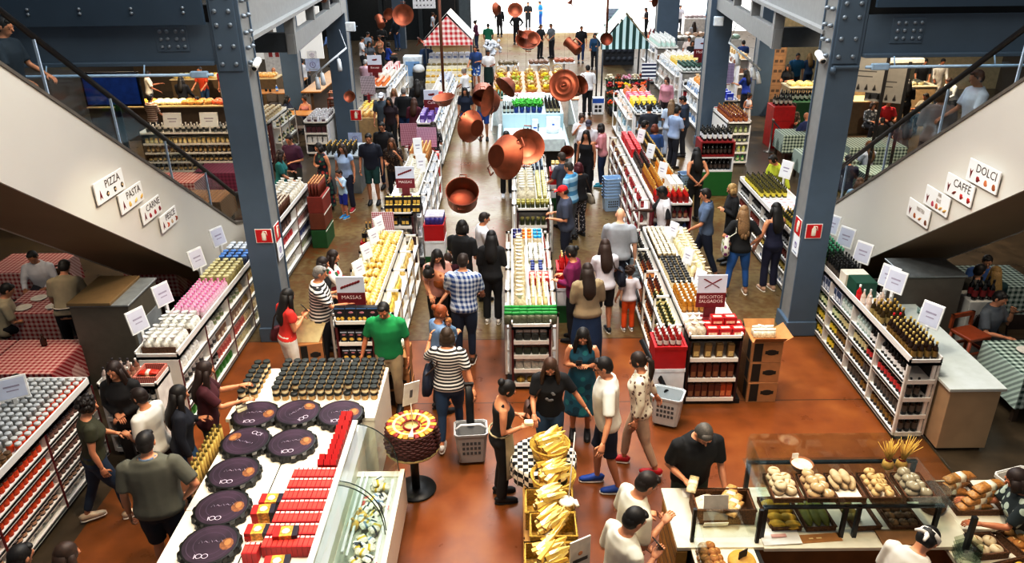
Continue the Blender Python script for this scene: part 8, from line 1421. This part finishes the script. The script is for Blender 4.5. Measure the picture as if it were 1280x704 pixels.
S(986,54,1.78,355,'tall man in a dark gray tee by the carton tower',hair=('short',BR),top=('tee','#363a3c'),bot=('pants','#22242a'),arms=('down','down'));S(998,66,1.76,185,'bearded man in a teal blue polo beside the woman in black',hair=('short','#1a120d'),top=('polo','#175e8a'),bot=('jeans','#1c2434'),arms=('down','low'),wide=1.12);S(986,80,1.62,225,'dark-haired woman in black with a white skirt, by the teal polo man',hair=('long',BK),top=('tee','#131316'),bot=('skirt','#dcd8d4'),arms=('hold','hold'),fem=True);S(1013,66,1.66,350,'blond woman in a denim dress behind the teal polo man',hair=('long','#8a6a3c'),top=('long','#1f3a5a'),bot=('pants','#1f3452'),arms=('fold','fold'),fem=True)
S(934,87,1.64,330,'long-haired woman in a bright blue top at the tall white shelf',hair=('long',BK),top=('tee','#1f3f9c'),bot=('pants','#1a1c26'),arms=('reach','low'),fem=True);S(937,117,1.24,150,'girl in a white dress holding something yellow',hair=('bun','#2a1810'),top=('dress','#e4e2e8'),bot=('none',''),arms=('fold','hold'),fem=True,legs='walk')
#right aisle
r,h,W=S(967,190,1.66,250,'person in a yellow-green top reaching for a bottle over the wine shelf',hair=('short',BK),top=('long','#b9c23e'),bot=('pants','#1a1c1a'),arms=('side','reach'),lean=22,fem=True);put(bottle(.26,.034,'#1c2a14','#2a2a1a','#c8c070'),'bottle','wine bottle in the hand of the person in yellow-green','bottle',None,[(h['R'].x,h['R'].y,h['R'].z-.12)])
S(972,253,1.68,350,'woman with black hair in a navy sleeveless jumpsuit at the wine shelf',hair=('long',BK),top=('tank','#1b1d38'),bot=('pants','#1b1d38'),arms=('out','reach'),fem=True,shoe='#c9a890')
r,h,W=S(931,257,1.68,5,'woman with long wavy light-brown hair, black top and blue jeans',hair=('wavy','#8a6c48'),top=('tee','#141416'),bot=('jeans','#2c62a8'),arms=('hip','hip'),fem=True,legs='apart',shoe='#a88a70');handbag(W,-1,1.0,'#e8e4d8','white printed tote of the woman with wavy hair',.30,.38,mat=pattern('floral','#e8e4d8','#7a8a3a',14,'#8a3a7a'))
S(917,229,1.66,265,'woman with fair hair and sunglasses on her head, in black',hair=('bob','#a88a5a'),top=('long','#18181a'),bot=('pants','#1c1c20'),arms=('fold','fold'),fem=True)
S(884,235,1.78,282,'man in a gray-blue polo and dark jeans holding a packet',hair=('short','#1c130e'),top=('polo','#62738c'),bot=('jeans','#1a2338'),arms=('low','down'),legs='walk',collar='#1a2236');
S(872,184,1.70,352,'woman with long black hair in a black tank top, hands clasped behind',hair=('long','#0f0c0c'),top=('tank','#101012'),bot=('pants','#121214'),arms=('back','back'),fem=True)
S(830,232,1.76,268,'shop clerk in black with white and red shoulders, at the red bottle shelf',sk=4,hair=('short','#0c0908'),top=('tee',pattern('vstripe','#16161c','#d8d4d8',1.9)),bot=('pants','#16161c'),arms=('down','reach'),nod=20)
S(776,260,1.80,8,'bald man in a light gray tee, seen from behind',sk=2,hair=('bald','#6a4a3a'),top=('tee','#a2a7ae'),bot=('shorts','#1a2030'),arms=('low','down'),wide=1.14);r,h,W=S(757,299,1.64,350,'woman with brown hair and white tee, black shoulder bag on her side',hair=('long','#341f14'),top=('tee','#d7d5de'),bot=('shorts','#14141a'),arms=('low','low'),fem=True,shoe='#22242a');handbag(W,1,1.05,'#141a2c','black shoulder bag of the woman in the white tee',.30,.28)
S(735,329,1.66,350,'woman in a taupe sweater and long denim skirt, seen from behind',hair=('long','#2c1b12'),top=('long','#94846a'),bot=('longskirt','#1c3458'),arms=('hold','hold'),fem=True,wide=1.22);S(715,307,1.66,290,'woman in a black vest with magenta sleeves, glasses, by the red bottles',hair=('bun',BK),top=('long','#7a1a54'),bot=('pants','#22242a'),arms=('hold','hold'),fem=True,wide=1.1,glasses=True);S(788,335,1.12,355,'small girl in a white tee and orange trousers',hair=('curly','#3a2416'),top=('tee','#d8d4dc'),bot=('pants','#dd5a1c'),arms=('out','out'),fem=True,shoe='#c8ccd8',vox=.012)
S(705,231,1.76,275,'man in a red cap and gray tee beside the central shelf',hair=('cap','#2a1a12','#d01a26'),top=('tee','#4a5164'),bot=('jeans','#1c2236'),arms=('hold','hold'),wide=1.15,belly=.03);S(712,202,1.74,300,'man in a light blue banded polo behind the red cap man',hair=('short','#3a352f'),top=('tee',pattern('stripe','#a8cbe0','#4f93bc',5.2)),bot=('pants','#5a5f68'),arms=('hold','low'),wide=1.1);S(703,190,1.72,320,'man in a dark gray tee half hidden by the small copper funnel',hair=('short','#4a4038'),top=('tee','#4a4f5e'),arms=('low','low'),bot=('pants','#22242c'))
r,h,W=S(724,203,1.64,330,'woman with dark red bobbed hair in black with dotted trousers',hair=('bob','#5a1620'),top=('long','#131318'),bot=('pants',pattern('dots','#1c1c26','#b8b4bc',22)),arms=('low','low'),fem=True);handbag(W,1,.86,'#8a8070','grey woven bag of the red-haired woman',.28,.20)
S(752,154,1.66,290,'dark-haired woman in a pink top and jeans in the middle aisle',hair=('bob','#1f1410'),top=('long','#d0969c'),bot=('jeans','#22365c'),arms=('hold','hold'),fem=True,shoe='#2aa0b8');S(733,162,1.70,200,'woman with long hair in a black sleeveless dress, in the middle aisle',hair=('long','#1a110e'),top=('tank','#14141c'),bot=('pants','#15151e'),arms=('down','down'),fem=True);S(736,149,1.74,190,'man in a dark cap and white tee behind the woman in the black dress',hair=('cap',BR,'#3a3444'),top=('tee','#d8d8de'),bot=('pants','#22242c'),arms=('fold','fold'));S(727,142,1.66,170,'person in white with a bag strap, farthest of the middle aisle group',hair=('bun',BR),top=('tee','#e0dfe2'),bot=('pants','#22242c'),arms=('hold','strap'),fem=True)
S(806,150,1.74,70,'man in a dark tee talking at the red carton shelf',hair=('short','#120d0b'),top=('tee','#232a34'),bot=('pants','#1c1e26'),arms=('low','low'));S(819,155,1.64,345,'auburn-haired woman in a denim shirt, seen from behind',hair=('bob','#6a3018'),top=('long','#2f5590'),bot=('pants','#22345a'),arms=('hold','hold'),fem=True);S(840,124,1.68,10,'woman in pale blue overalls with light brown hair, seen from behind',hair=('long','#7a6248'),top=('tee','#b4c2d8'),bot=('pants','#a9b9d4'),arms=('hold','hold'),fem=True,wide=1.1);S(847,133,1.72,60,'dark-haired man in a light blue tee, arms folded, by the blue packs',hair=('short','#15100d'),top=('tee','#9aabc9'),bot=('pants','#1c2130'),arms=('fold','fold'),wide=1.1);S(856,119,1.78,285,'man in a navy polo looking down beside the blue packs',hair=('short','#17110d'),top=('polo','#26344a'),bot=('pants','#151822'),arms=('hold','hold'),wide=1.1,nod=26);S(834,96,1.66,215,'woman with a long braid in a pink long-sleeved top',sk=2,hair=('pony','#3a2018'),top=('long','#cf9aa6'),bot=('pants','#2a2024'),arms=('down','down'),fem=True)
#left rear aisle
S(460,166,1.78,182,'man in a navy tee and green shorts, facing the camera by the grey counter',hair=('short',BK),top=('tee','#181e30'),bot=('shorts','#1d4a48'),arms=('down','down'));S(489,172,1.66,185,'woman with long fair hair in a leopard top, arm raised',hair=('long','#5a3a24'),top=('tee',pattern('dots','#2a1c18','#8a6a50',26)),bot=('pants','#17171c'),arms=('strap','hold'),fem=True);S(477,152,1.76,190,'man in black with glasses behind the couple in leopard and shorts',hair=('short',BK),top=('tee','#121218'),bot=('jeans','#1d2c4a'),arms=('down','down'),glasses=True);S(427,179,1.66,190,'woman in a light blue blouse behind the small boy',hair=('long','#3a2618'),top=('cap','#a3b6d4'),bot=('pants','#1a1e36'),arms=('down','down'),fem=True,shoe='#b02a3a');S(424,213,1.16,220,'small boy in a white and blue tee holding his ear',hair=('short','#2a1a12'),top=('tee','#b6d0e8'),bot=('shorts','#1c2f9c'),arms=('face','down'),vox=.012,shoe='#2a8ac8');S(398,178,1.66,215,'woman in a long dark flowered dress by the biscuit shelf',hair=('bob','#1a120f'),top=('dress',pattern('floral','#16202c','#a83a34',10,'#2f5a4a')),bot=('longskirt',pattern('floral','#16202c','#a83a34',10,'#2f5a4a')),arms=('down','fold'),fem=True);S(361,168,1.74,200,'man in a plum tee by the biscuit shelf',hair=('short',BK),top=('tee','#4a1c3c'),bot=('pants','#3a3a34'),arms=('hold','hold'));S(349,187,1.64,80,'woman in a teal tee behind the white card on the biscuit shelf',hair=('long','#33201a'),top=('tee','#17706e'),bot=('pants','#1c2430'),arms=('hold','low'),fem=True,wide=1.12)
S(476,115,1.76,180,'man in a white cap and slate tee walking toward the camera',hair=('cap',BR,'#d4d6dc'),top=('tee','#4a5866'),bot=('pants','#1c202c'),arms=('down','down'));S(486,121,1.64,190,'dark-haired woman close behind the man in the white cap',hair=('long',BK),top=('tee','#2a1a24'),bot=('pants','#1c1c22'),arms=('down','down'),fem=True);S(492,110,1.66,185,'blond woman in a rose top behind the man in the white cap',hair=('long','#8a6a4a'),top=('tee','#c8b0a8'),bot=('pants','#2a2a30'),arms=('down','down'),fem=True);S(504,109,1.80,5,'man in a black tee and jeans with his back to us by the purple boxes',hair=('short',GY),top=('tee','#111318'),bot=('jeans','#1c3a6a'),arms=('down','low'),wide=1.1);S(517,122,1.66,10,'brown-haired woman in maroon with her back to us by the purple boxes',hair=('long','#4a2a1a'),top=('long','#5a1a2c'),bot=('pants','#2c2428'),arms=('hold','hold'),fem=True);S(521,99,1.74,355,'dark-haired person in a black jacket by the purple boxes',hair=('long',BK),top=('jacket','#14161c'),bot=('pants','#15171d'),arms=('hold','hold'));S(541,152,1.64,10,'woman with brown hair browsing before the purple boxes',hair=('long','#2c1a12'),top=('tee',pattern('dots','#1c1c20','#a8a4a4',20)),bot=('none','')if 0 else('skirt','#2a2a30'),arms=('hold','hold'),fem=True)
S(581,109,1.68,180,'woman in a navy polo and blue shorts standing in the middle passage',hair=('long','#1c130f'),top=('polo','#16223a'),bot=('shorts','#2a5aa8'),arms=('down','down'),fem=True);S(603,104,1.80,178,'man in a gray tee and blue shorts hidden by the copper pots',hair=('short',BR),top=('tee','#6a7078'),bot=('shorts','#2a52a0'),arms=('down','down'));S(610,62,1.72,182,'shop assistant in a white tee and dark green apron',sk=3,hair=('short',BK),top=('tee','#e4e6ea'),bot=('pants','#15181c'),arms=('hold','hold'),apron='#12302c');S(594,57,1.76,200,'young man in a blue tee and flowered shorts by the apron assistant',hair=('short',BR),top=('tee','#2a4a80'),bot=('shorts',pattern('floral','#2a6ac0','#e8f0f8',9)),arms=('hold','low'));S(580,85,1.66,300,'person in a white tee and navy overalls beside the middle passage',hair=('bun','#8a8078'),top=('tee','#dfe0e4'),bot=('pants','#1c2844'),arms=('low','low'),fem=True,apron='#1c2844')
S(532,53,1.78,188,'man in a blue tee pushing the stroller',sk=1,hair=('short','#15100d'),top=('tee','#2a4468'),bot=('pants','#1a2030'),arms=('low','low'),wide=1.15);S(456,74,1.70,20,'gray-haired person in pink behind the far column',hair=('short','#a8a8a8'),top=('long','#d8b8c4'),bot=('pants','#2a2c34'),arms=('low','low'))
S(735,81,1.76,355,'man in a white shirt and dark trousers beside the ringed copper lid',hair=('short',BK),top=('long','#e8eaee'),bot=('pants','#14161e'),arms=('low','hold'),wide=1.08);S(744,41,1.68,190,'woman in a teal blue sweater by the flower stall',hair=('bob',BK),top=('long','#1c4a70'),bot=('pants','#16181f'),arms=('hold','low'),fem=True);S(727,32,1.80,180,'man in a black tee and jeans by the flower stall',hair=('short',BR),top=('tee','#15181f'),bot=('jeans','#1c3a70'),arms=('down','low'));S(610,29,1.74,358,'man in an emerald tee, seen from behind near the far window',hair=('short',BK),top=('tee','#1c7a5c'),bot=('pants','#17191f'),arms=('low','low'));S(594,25,1.66,290,'woman in a plum jacket beside the man in emerald',hair=('bun',BK),top=('long','#5a1c40'),bot=('jeans','#22385c'),arms=('hold','low'),fem=True);S(624,8,1.82,185,'man in a dark suit with red tie by the entrance',hair=('short',BK),top=('jacket','#12141f'),bot=('pants','#12141f'),arms=('down','low'));S(645,15,1.80,190,'man in a dark suit with pale shirt, face hidden by a copper pan',hair=('short',BK),top=('jacket','#141822'),bot=('pants','#141822'),arms=('hip','hip'));S(676,30,1.72,140,'person in dark gray beyond the fruit stand',hair=('short',BR),top=('tee','#2c3238'),arms=('low','low'),bot=('pants','#22242c'));S(689,29,1.74,230,'man in a pale gray tee beyond the fruit stand',hair=('short','#5a5048'),top=('tee','#7a828a'),arms=('low','low'),bot=('pants','#22242c'));S(808,9,1.78,270,'man in black by the orange stand of red bottles',hair=('short',BK),top=('tee','#14161c'),bot=('pants','#15171d'),arms=('hold','hold'));S(675,1,1.75,250,'person in bright blue at the entrance',hair=('short',BK),top=('tee','#1f7ab0'),bot=('pants','#1f4a8a'),arms=('hold','hold'));S(660,2,1.78,180,'person in black clasping hands at the entrance',hair=('short',BK),top=('jacket','#1a1c22'),bot=('pants','#1a1c22'),arms=('hold','hold'))
S(541,15,1.68,80,'woman in white drinking by the far window',hair=('bun',BR),top=('tee','#d4dae6'),bot=('pants','#3a4254'),arms=('face','down'),fem=True);S(494,22,1.78,200,'person in a dark jacket over a pale shirt by the far windows',hair=('short',BK),top=('jacket','#1c2430'),bot=('jeans','#2a4a7a'),arms=('low','low'));S(476,31,1.74,170,'person all in black by the far windows',hair=('short',BK),top=('jacket','#101114'),bot=('pants','#101114'),arms=('fold','fold'));S(461,51,1.68,150,'dark-haired woman in gray at the crowded far table',hair=('long',BK),top=('tee','#5a6068'),bot=('pants','#22242a'),arms=('low','low'),fem=True);S(485,53,1.66,60,'seated woman in vivid blue at the crowded far table',hair=('bob',BK),top=('tee','#2448a8'),arms=('table','table'),legs='sit',fem=True,bot=('pants','#22242a'));S(459,40,1.72,120,'young man with his face half covered at the far table',hair=('quiff',BK),top=('tee','#8a94a0'),arms=('face','low'),bot=('pants','#22242a'));S(452,46,1.70,90,'person in white at the crowded far table',hair=('short',BK),top=('tee','#d8d8dc'),arms=('low','low'),bot=('pants','#22242a'));S(474,44,1.66,200,'tanned woman reaching over the crowded far table',sk=1,hair=('bun',BR),top=('tank','#c8a080'),arms=('reach','reach'),fem=True,bot=('pants','#22242a'))
S(358,119,1.66,95,'dark-haired woman in navy seated at the small cafe table',hair=('long',BK),top=('long','#1a2238'),arms=('table','table'),legs='sit',fem=True,bot=('pants','#1c2232'));S(380,119,1.66,200,'woman in a pink top seated across the small cafe table',hair=('bun',BR),top=('tank','#c88a80'),arms=('table','table'),legs='sit',fem=True,bot=('jeans','#2a3a60'));S(341,84,1.74,10,'man in dark navy at the back cafe table, seen from behind',hair=('bald','#3a2a20'),top=('long','#161d30'),arms=('table','table'),legs='sit',bot=('pants','#22242a'));S(377,73,1.74,5,'man in a white tee seated at the back cafe table, seen from behind',hair=('short',BK),top=('tee','#d8d8dc'),arms=('table','table'),legs='sit',bot=('pants','#22242a'));S(360,75,1.66,40,'woman with fair curly hair at the back cafe table',hair=('wavy','#8a6a40'),top=('tee','#b8a898'),arms=('table','table'),legs='sit',fem=True,bot=('pants','#22242a'));S(410,38,1.74,300,'man in a pale blue shirt on a high stool in the cafe',hair=('short',BK),top=('long','#7a9ad0'),arms=('low','low'),bot=('pants','#1a1c24'));S(424,93,1.72,270,'person in jeans sitting at the high cafe bar behind the column',hair=('short',BR),top=('tee','#d8c060'),arms=('table','table'),bot=('jeans','#1f4a86'))
#middle group
S(577,275,1.76,20,'person with shoulder-length dark hair in a black tee, at the pasta aisle',hair=('bob','#1a120e'),top=('tee','#17181b'),bot=('pants','#1c1e26'),arms=('low','hold'));S(604,265,1.66,75,'boy in a white tee in profile, behind the couple in black',hair=('short','#2a1c16'),top=('tee','#dfe1ea'),bot=('pants','#2a2c34'),arms=('low','low'));S(614,288,1.66,5,'woman with long black hair and a black leather jacket',hair=('long','#110d0d'),top=('jacket','#131316'),bot=('pants','#15151a'),arms=('hold','hold'),fem=True,shoe='#d8d4d0');S(533,318,1.64,215,'dark-haired woman in orange and black bending over the pasta shelf',hair=('bun','#1c1410'),top=('tank','#a8622c'),bot=('pants','#121216'),arms=('reach','low'),fem=True,lean=42,nod=34);S(560,318,1.25,330,'child in a maroon hooded top between the adults',hair=('short','#3a241a'),top=('long','#4a1622'),bot=('pants','#1c2030'),arms=('low','low'),vox=.013);S(545,309,1.66,160,'dark-haired woman behind the one bending over the pasta shelf',hair=('long','#17100e'),top=('tee','#c89a90'),bot=('pants','#1a1a20'),arms=('low','low'),fem=True,nod=30);S(601,176,1.70,180,'person in dark trousers behind the large tilted copper bowl',hair=('short',BK),top=('tee','#1f2228'),bot=('pants','#121318'),arms=('clasp','clasp'),shoe='#e4e8f0',pos=P(634,246,0))
#beyond the pizza stairway
S(249,83,1.72,200,'person in an orange tee under the edge beam',hair=('short',BK),top=('tee','#c8481c'),bot=('jeans','#2a4a6a'),arms=('low','low'));S(225,95,1.72,10,'dark-haired person in black under the edge beam',hair=('long',BK),top=('long','#13141c'),bot=('pants','#13141c'),arms=('low','low'));S(183,88,1.70,60,'cook in a white tee at the long kitchen counter',sk=1,hair=('short',BK),top=('tee','#e0d8c8'),bot=('pants','#2a2a2e'),arms=('reach','low'));S(186,118,1.66,20,'person in a striped shirt seen over the stairway handrail',hair=('short',BK),top=('tee',pattern('stripe','#8a5a44','#d8c8b8',16)),bot=('pants','#22242a'),arms=('low','low'));S(275,82,1.70,200,'woman in a red top and pale trousers next to the pizza-side column',hair=('long',BK),top=('tee','#a82430'),bot=('pants','#d8d4d4'),arms=('down','down'),fem=True);S(246,121,1.30,190,'dark-haired child behind the far restaurant shelf',hair=('short',BK),top=('tee','#22242c'),bot=('pants','#22242a'),arms=('low','low'));S(12,55,1.74,90,'person in dark blue seen through the upper escalator glass',hair=('short',BK),top=('tee','#22303c'),bot=('pants','#22242a'),arms=('low','low'),pos=V((-6.3,9.8,3.46)));S(1268,80,1.72,270,'person in a white shirt seen through the upper stairway glass',hair=('short',BR),top=('tee','#d8e0ee'),bot=('pants','#3a3a44'),arms=('low','low'),pos=V((6.75,11.2,2.48)))
#bright far corner
for k,(px,py,hd,c,hr,l)in enumerate(((902,25,180,'#121418','long','long-haired woman in dark gray in the bright far corner'),(868,27,350,'#c0c4cc','long','woman with long brown hair and pale top in the bright far corner'),(862,45,200,'#e0d0c8','short','smiling man in pale pink among the far shelves'),(866,50,185,'#16161c','bob','fair-haired woman in black among the far shelves'),(880,45,20,'#6a6fb8','short','man in a lilac shirt with his back to us among the far shelves'),(890,46,200,'#1a1c22','short','man in black beside the lilac shirt man'),(873,56,10,'#dfe3ea','short','shop assistant in a white tee with a red emblem among the far shelves'),(851,6,180,'#c8c8d0','short','person in pale gray at the far goods tables'),(905,6,180,'#e0e0e6','short','person in white at the far goods tables'),(888,8,180,'#8ab0c8','short','person in aqua at the far goods tables'),(930,50,0,'#2a4a8a','short','person in navy behind the spotlights'),(812,130,0,'#303440','short','person hidden behind the pink and yellow shelf'))):S(px,py,1.70,hd,l,hair=(hr,BR if k in(1,3)else BK),top=('tee',c),bot=('pants','#22242e'),arms=('low','low'),fem=hr!='short',vox=.02)
#past 295 of a kind: the rest, least visible, become one object
for o in list(COL.objects):SC.collection.objects.link(o)
bpy.data.collections.remove(COL);COL=SC.collection
def gather():
 from mathutils.bvhtree import BVHTree
 bpy.context.view_layer.update();vs=[];fs=[];own=[]
 prods=[o for o in COL.objects if o.type=='MESH' and o.parent is None and o.get('category')and o.get('kind')is None and len(o.data.vertices)<400]
 small=set(prods)
 for o in COL.objects:
  if o.type!='MESH':continue
  mw=o.matrix_world;b=len(vs)
  if o in small or o.name.startswith(('body','hair')):
   cs=[V(c)for c in o.bound_box];k=.86 if o in small else .6;ce=sum(cs,V())/8;vs+=[mw@(ce+(c-ce)*k)for c in cs]
   for f in((0,1,2,3),(7,6,5,4),(0,4,5,1),(1,5,6,2),(2,6,7,3),(3,7,4,0)):fs.append([b+i for i in f]);own.append(o)
  elif o.parent and o.parent.name.startswith(('person','escalator'))and not o.name.startswith(('side_panel','soffit')):continue
  elif not o.name.startswith(('glass','curved','end_pane','rear_glass','side_glass','guard_glass')):
   vs+=[mw@v.co for v in o.data.vertices]
   for p in o.data.polygons:fs.append([b+i for i in p.vertices]);own.append(o)
 bvh=BVHTree.FromPolygons(vs,fs);kinds={}
 for o in prods:kinds.setdefault(o.name.split('.')[0].split('_')[-1],[]).append(o)
 for kd,os_ in kinds.items():
  if len(os_)<=300:continue
  sc=[]
  for o in os_:
   cs=[o.matrix_world@V(c)for c in o.bound_box];ce=sum(cs,V())/8;d=(ce-EYE).length;hz=max(o.dimensions)
   top=V((ce.x,ce.y,max(c.z for c in cs)-.015));seen=0
   for t in(ce,top,ce.lerp(top,.5)):
    r=bvh.ray_cast(EYE,(t-EYE).normalized(),200)
    if r[2]is not None and own[r[2]]is o:seen+=1
   v=(ce-EYE);px=640+FPX*v.dot(_rt)/v.dot(_fw);py=352-FPX*v.dot(_up)/v.dot(_fw)
   if not(-8<px<1288 and-8<py<712):seen=0
   sc.append((seen*hz*hz/d/d if not o.children else 9,o))
  sc.sort(key=lambda t:-t[0]);rest=[o for _,o in sc[295:]]
  m=MB();
  for o in rest:
   mw=o.matrix_world;b=len(m.v);m.v+=[mw@v.co for v in o.data.vertices];mm=[]
   for x in o.data.materials:
    if x not in m.mats:m.mats.append(x)
    mm.append(m.mats.index(x))
   for p in o.data.polygons:m.f.append([b+i for i in p.vertices]);m.fm.append(mm[p.material_index]);m.fs.append(p.use_smooth)
  ct=rest[0]['category']
  bpy.data.batch_remove(rest)
  o=link(kd+'_stock',m.mesh(kd+'_stock'));tag(o,f'the smaller and half hidden {kd} stock filling the hall\'s shelves',ct,None,'stuff')
gather()
#light
w=bpy.data.worlds.new('sky');SC.world=w;w.use_nodes=True;nt=w.node_tree;bg=nt.nodes['Background']
tc=nt.nodes.new('ShaderNodeTexCoord');sp=nt.nodes.new('ShaderNodeSeparateXYZ');nt.links.new(tc.outputs['Generated'],sp.inputs[0])
rp=nt.nodes.new('ShaderNodeValToRGB');rp.color_ramp.elements[0].color=(.78,.74,.70,1);rp.color_ramp.elements[0].position=.3;rp.color_ramp.elements[1].color=(.86,.93,1,1);rp.color_ramp.elements[1].position=.6
nt.links.new(sp.outputs[2],rp.inputs[0]);nt.links.new(rp.outputs[0],bg.inputs[0]);bg.inputs[1].default_value=.30
def area(n,loc,sx,sy,e,col,rot=(0,0,0)):
 l=bpy.data.lights.new(n,'AREA');l.shape='RECTANGLE';l.size=sx;l.size_y=sy;l.energy=e;l.color=col
 o=bpy.data.objects.new(n,l);COL.objects.link(o);o.location=loc;o.rotation_euler=rot;return o
area('skylight',(.2,22,12),8,24,3600,(.95,.98,1))
area('skylight',(.3,7.5,9.5),7,5,640,(1,.92,.80))  # added warm key light that brightens the near zone, not an opening in the roof
area('entrance_daylight',(1,50,11),26,8,4200,(.95,.98,1))
area('entrance_daylight',(1,66,14),60,22,30000,(1,1,1))
def spot(n,loc,tgt,e,col,ang=70,r=.12):
 l=bpy.data.lights.new(n,'SPOT');l.energy=e;l.color=col;l.spot_size=rad(ang);l.spot_blend=.6;l.shadow_soft_size=r
 o=bpy.data.objects.new(n,l);COL.objects.link(o);o.location=loc;o.rotation_euler=(V(tgt)-V(loc)).to_track_quat('-Z','Y').to_euler();return o
W=(1,.82,.6)
spot('counter_lamp',(-2.4,5.5,5.5),(-2.4,6.6,0),620,W,75);spot('counter_lamp',(3,4.5,5.5),(3,5.6,.9),420,W,75);spot('aisle_lamp',(.4,6,6.5),(.4,8,0),600,(1,.86,.68),80)
spot('aisle_lamp',(.2,9.5,7),(.2,11.5,0),700,(1,.92,.82),90)
spot('shelf_lamp',(-3.4,9,5),(-4.6,9.5,.6),260,W,80);spot('shelf_lamp',(3.6,8,5),(5,9.5,.6),260,(1,.93,.82),80)
spot('restaurant_or_fill_lamp',(-8,16,4.6),(-8.5,17,0),800,W,130);spot('restaurant_or_fill_lamp',(9,17,4.6),(9,18,0),900,W,130);spot('restaurant_or_fill_lamp',(6.6,13.2,4.7),(7.2,15.5,2),260,W,110);spot('restaurant_or_fill_lamp',(-7.2,9.5,4.2),(-7.4,9.6,0),160,W,110);spot('restaurant_or_fill_lamp',(8,9.6,4.2),(8,9.7,0),120,W,110)  # the spot aimed at the menu boards is added only to brighten them
spot('restaurant_or_fill_lamp',(-11,24,4.8),(-11,25,0),1500,W,130);spot('restaurant_or_fill_lamp',(12,25,4.8),(12,26,0),1700,W,130)
SC.view_settings.view_transform='Standard';SC.view_settings.look='None';SC.view_settings.exposure=.05
vs=SC.view_settings;vs.use_curve_mapping=True;cm=vs.curve_mapping;c=cm.curves[3]
for x,y in((.18,.132),(.5,.505),(.8,.86)):c.points.new(x,y)
cm.update()
try:SC.cycles.max_bounces=6;SC.cycles.transparent_max_bounces=12;SC.cycles.caustics_reflective=False;SC.cycles.caustics_refractive=False;SC.cycles.use_denoising=True
except Exception:pass
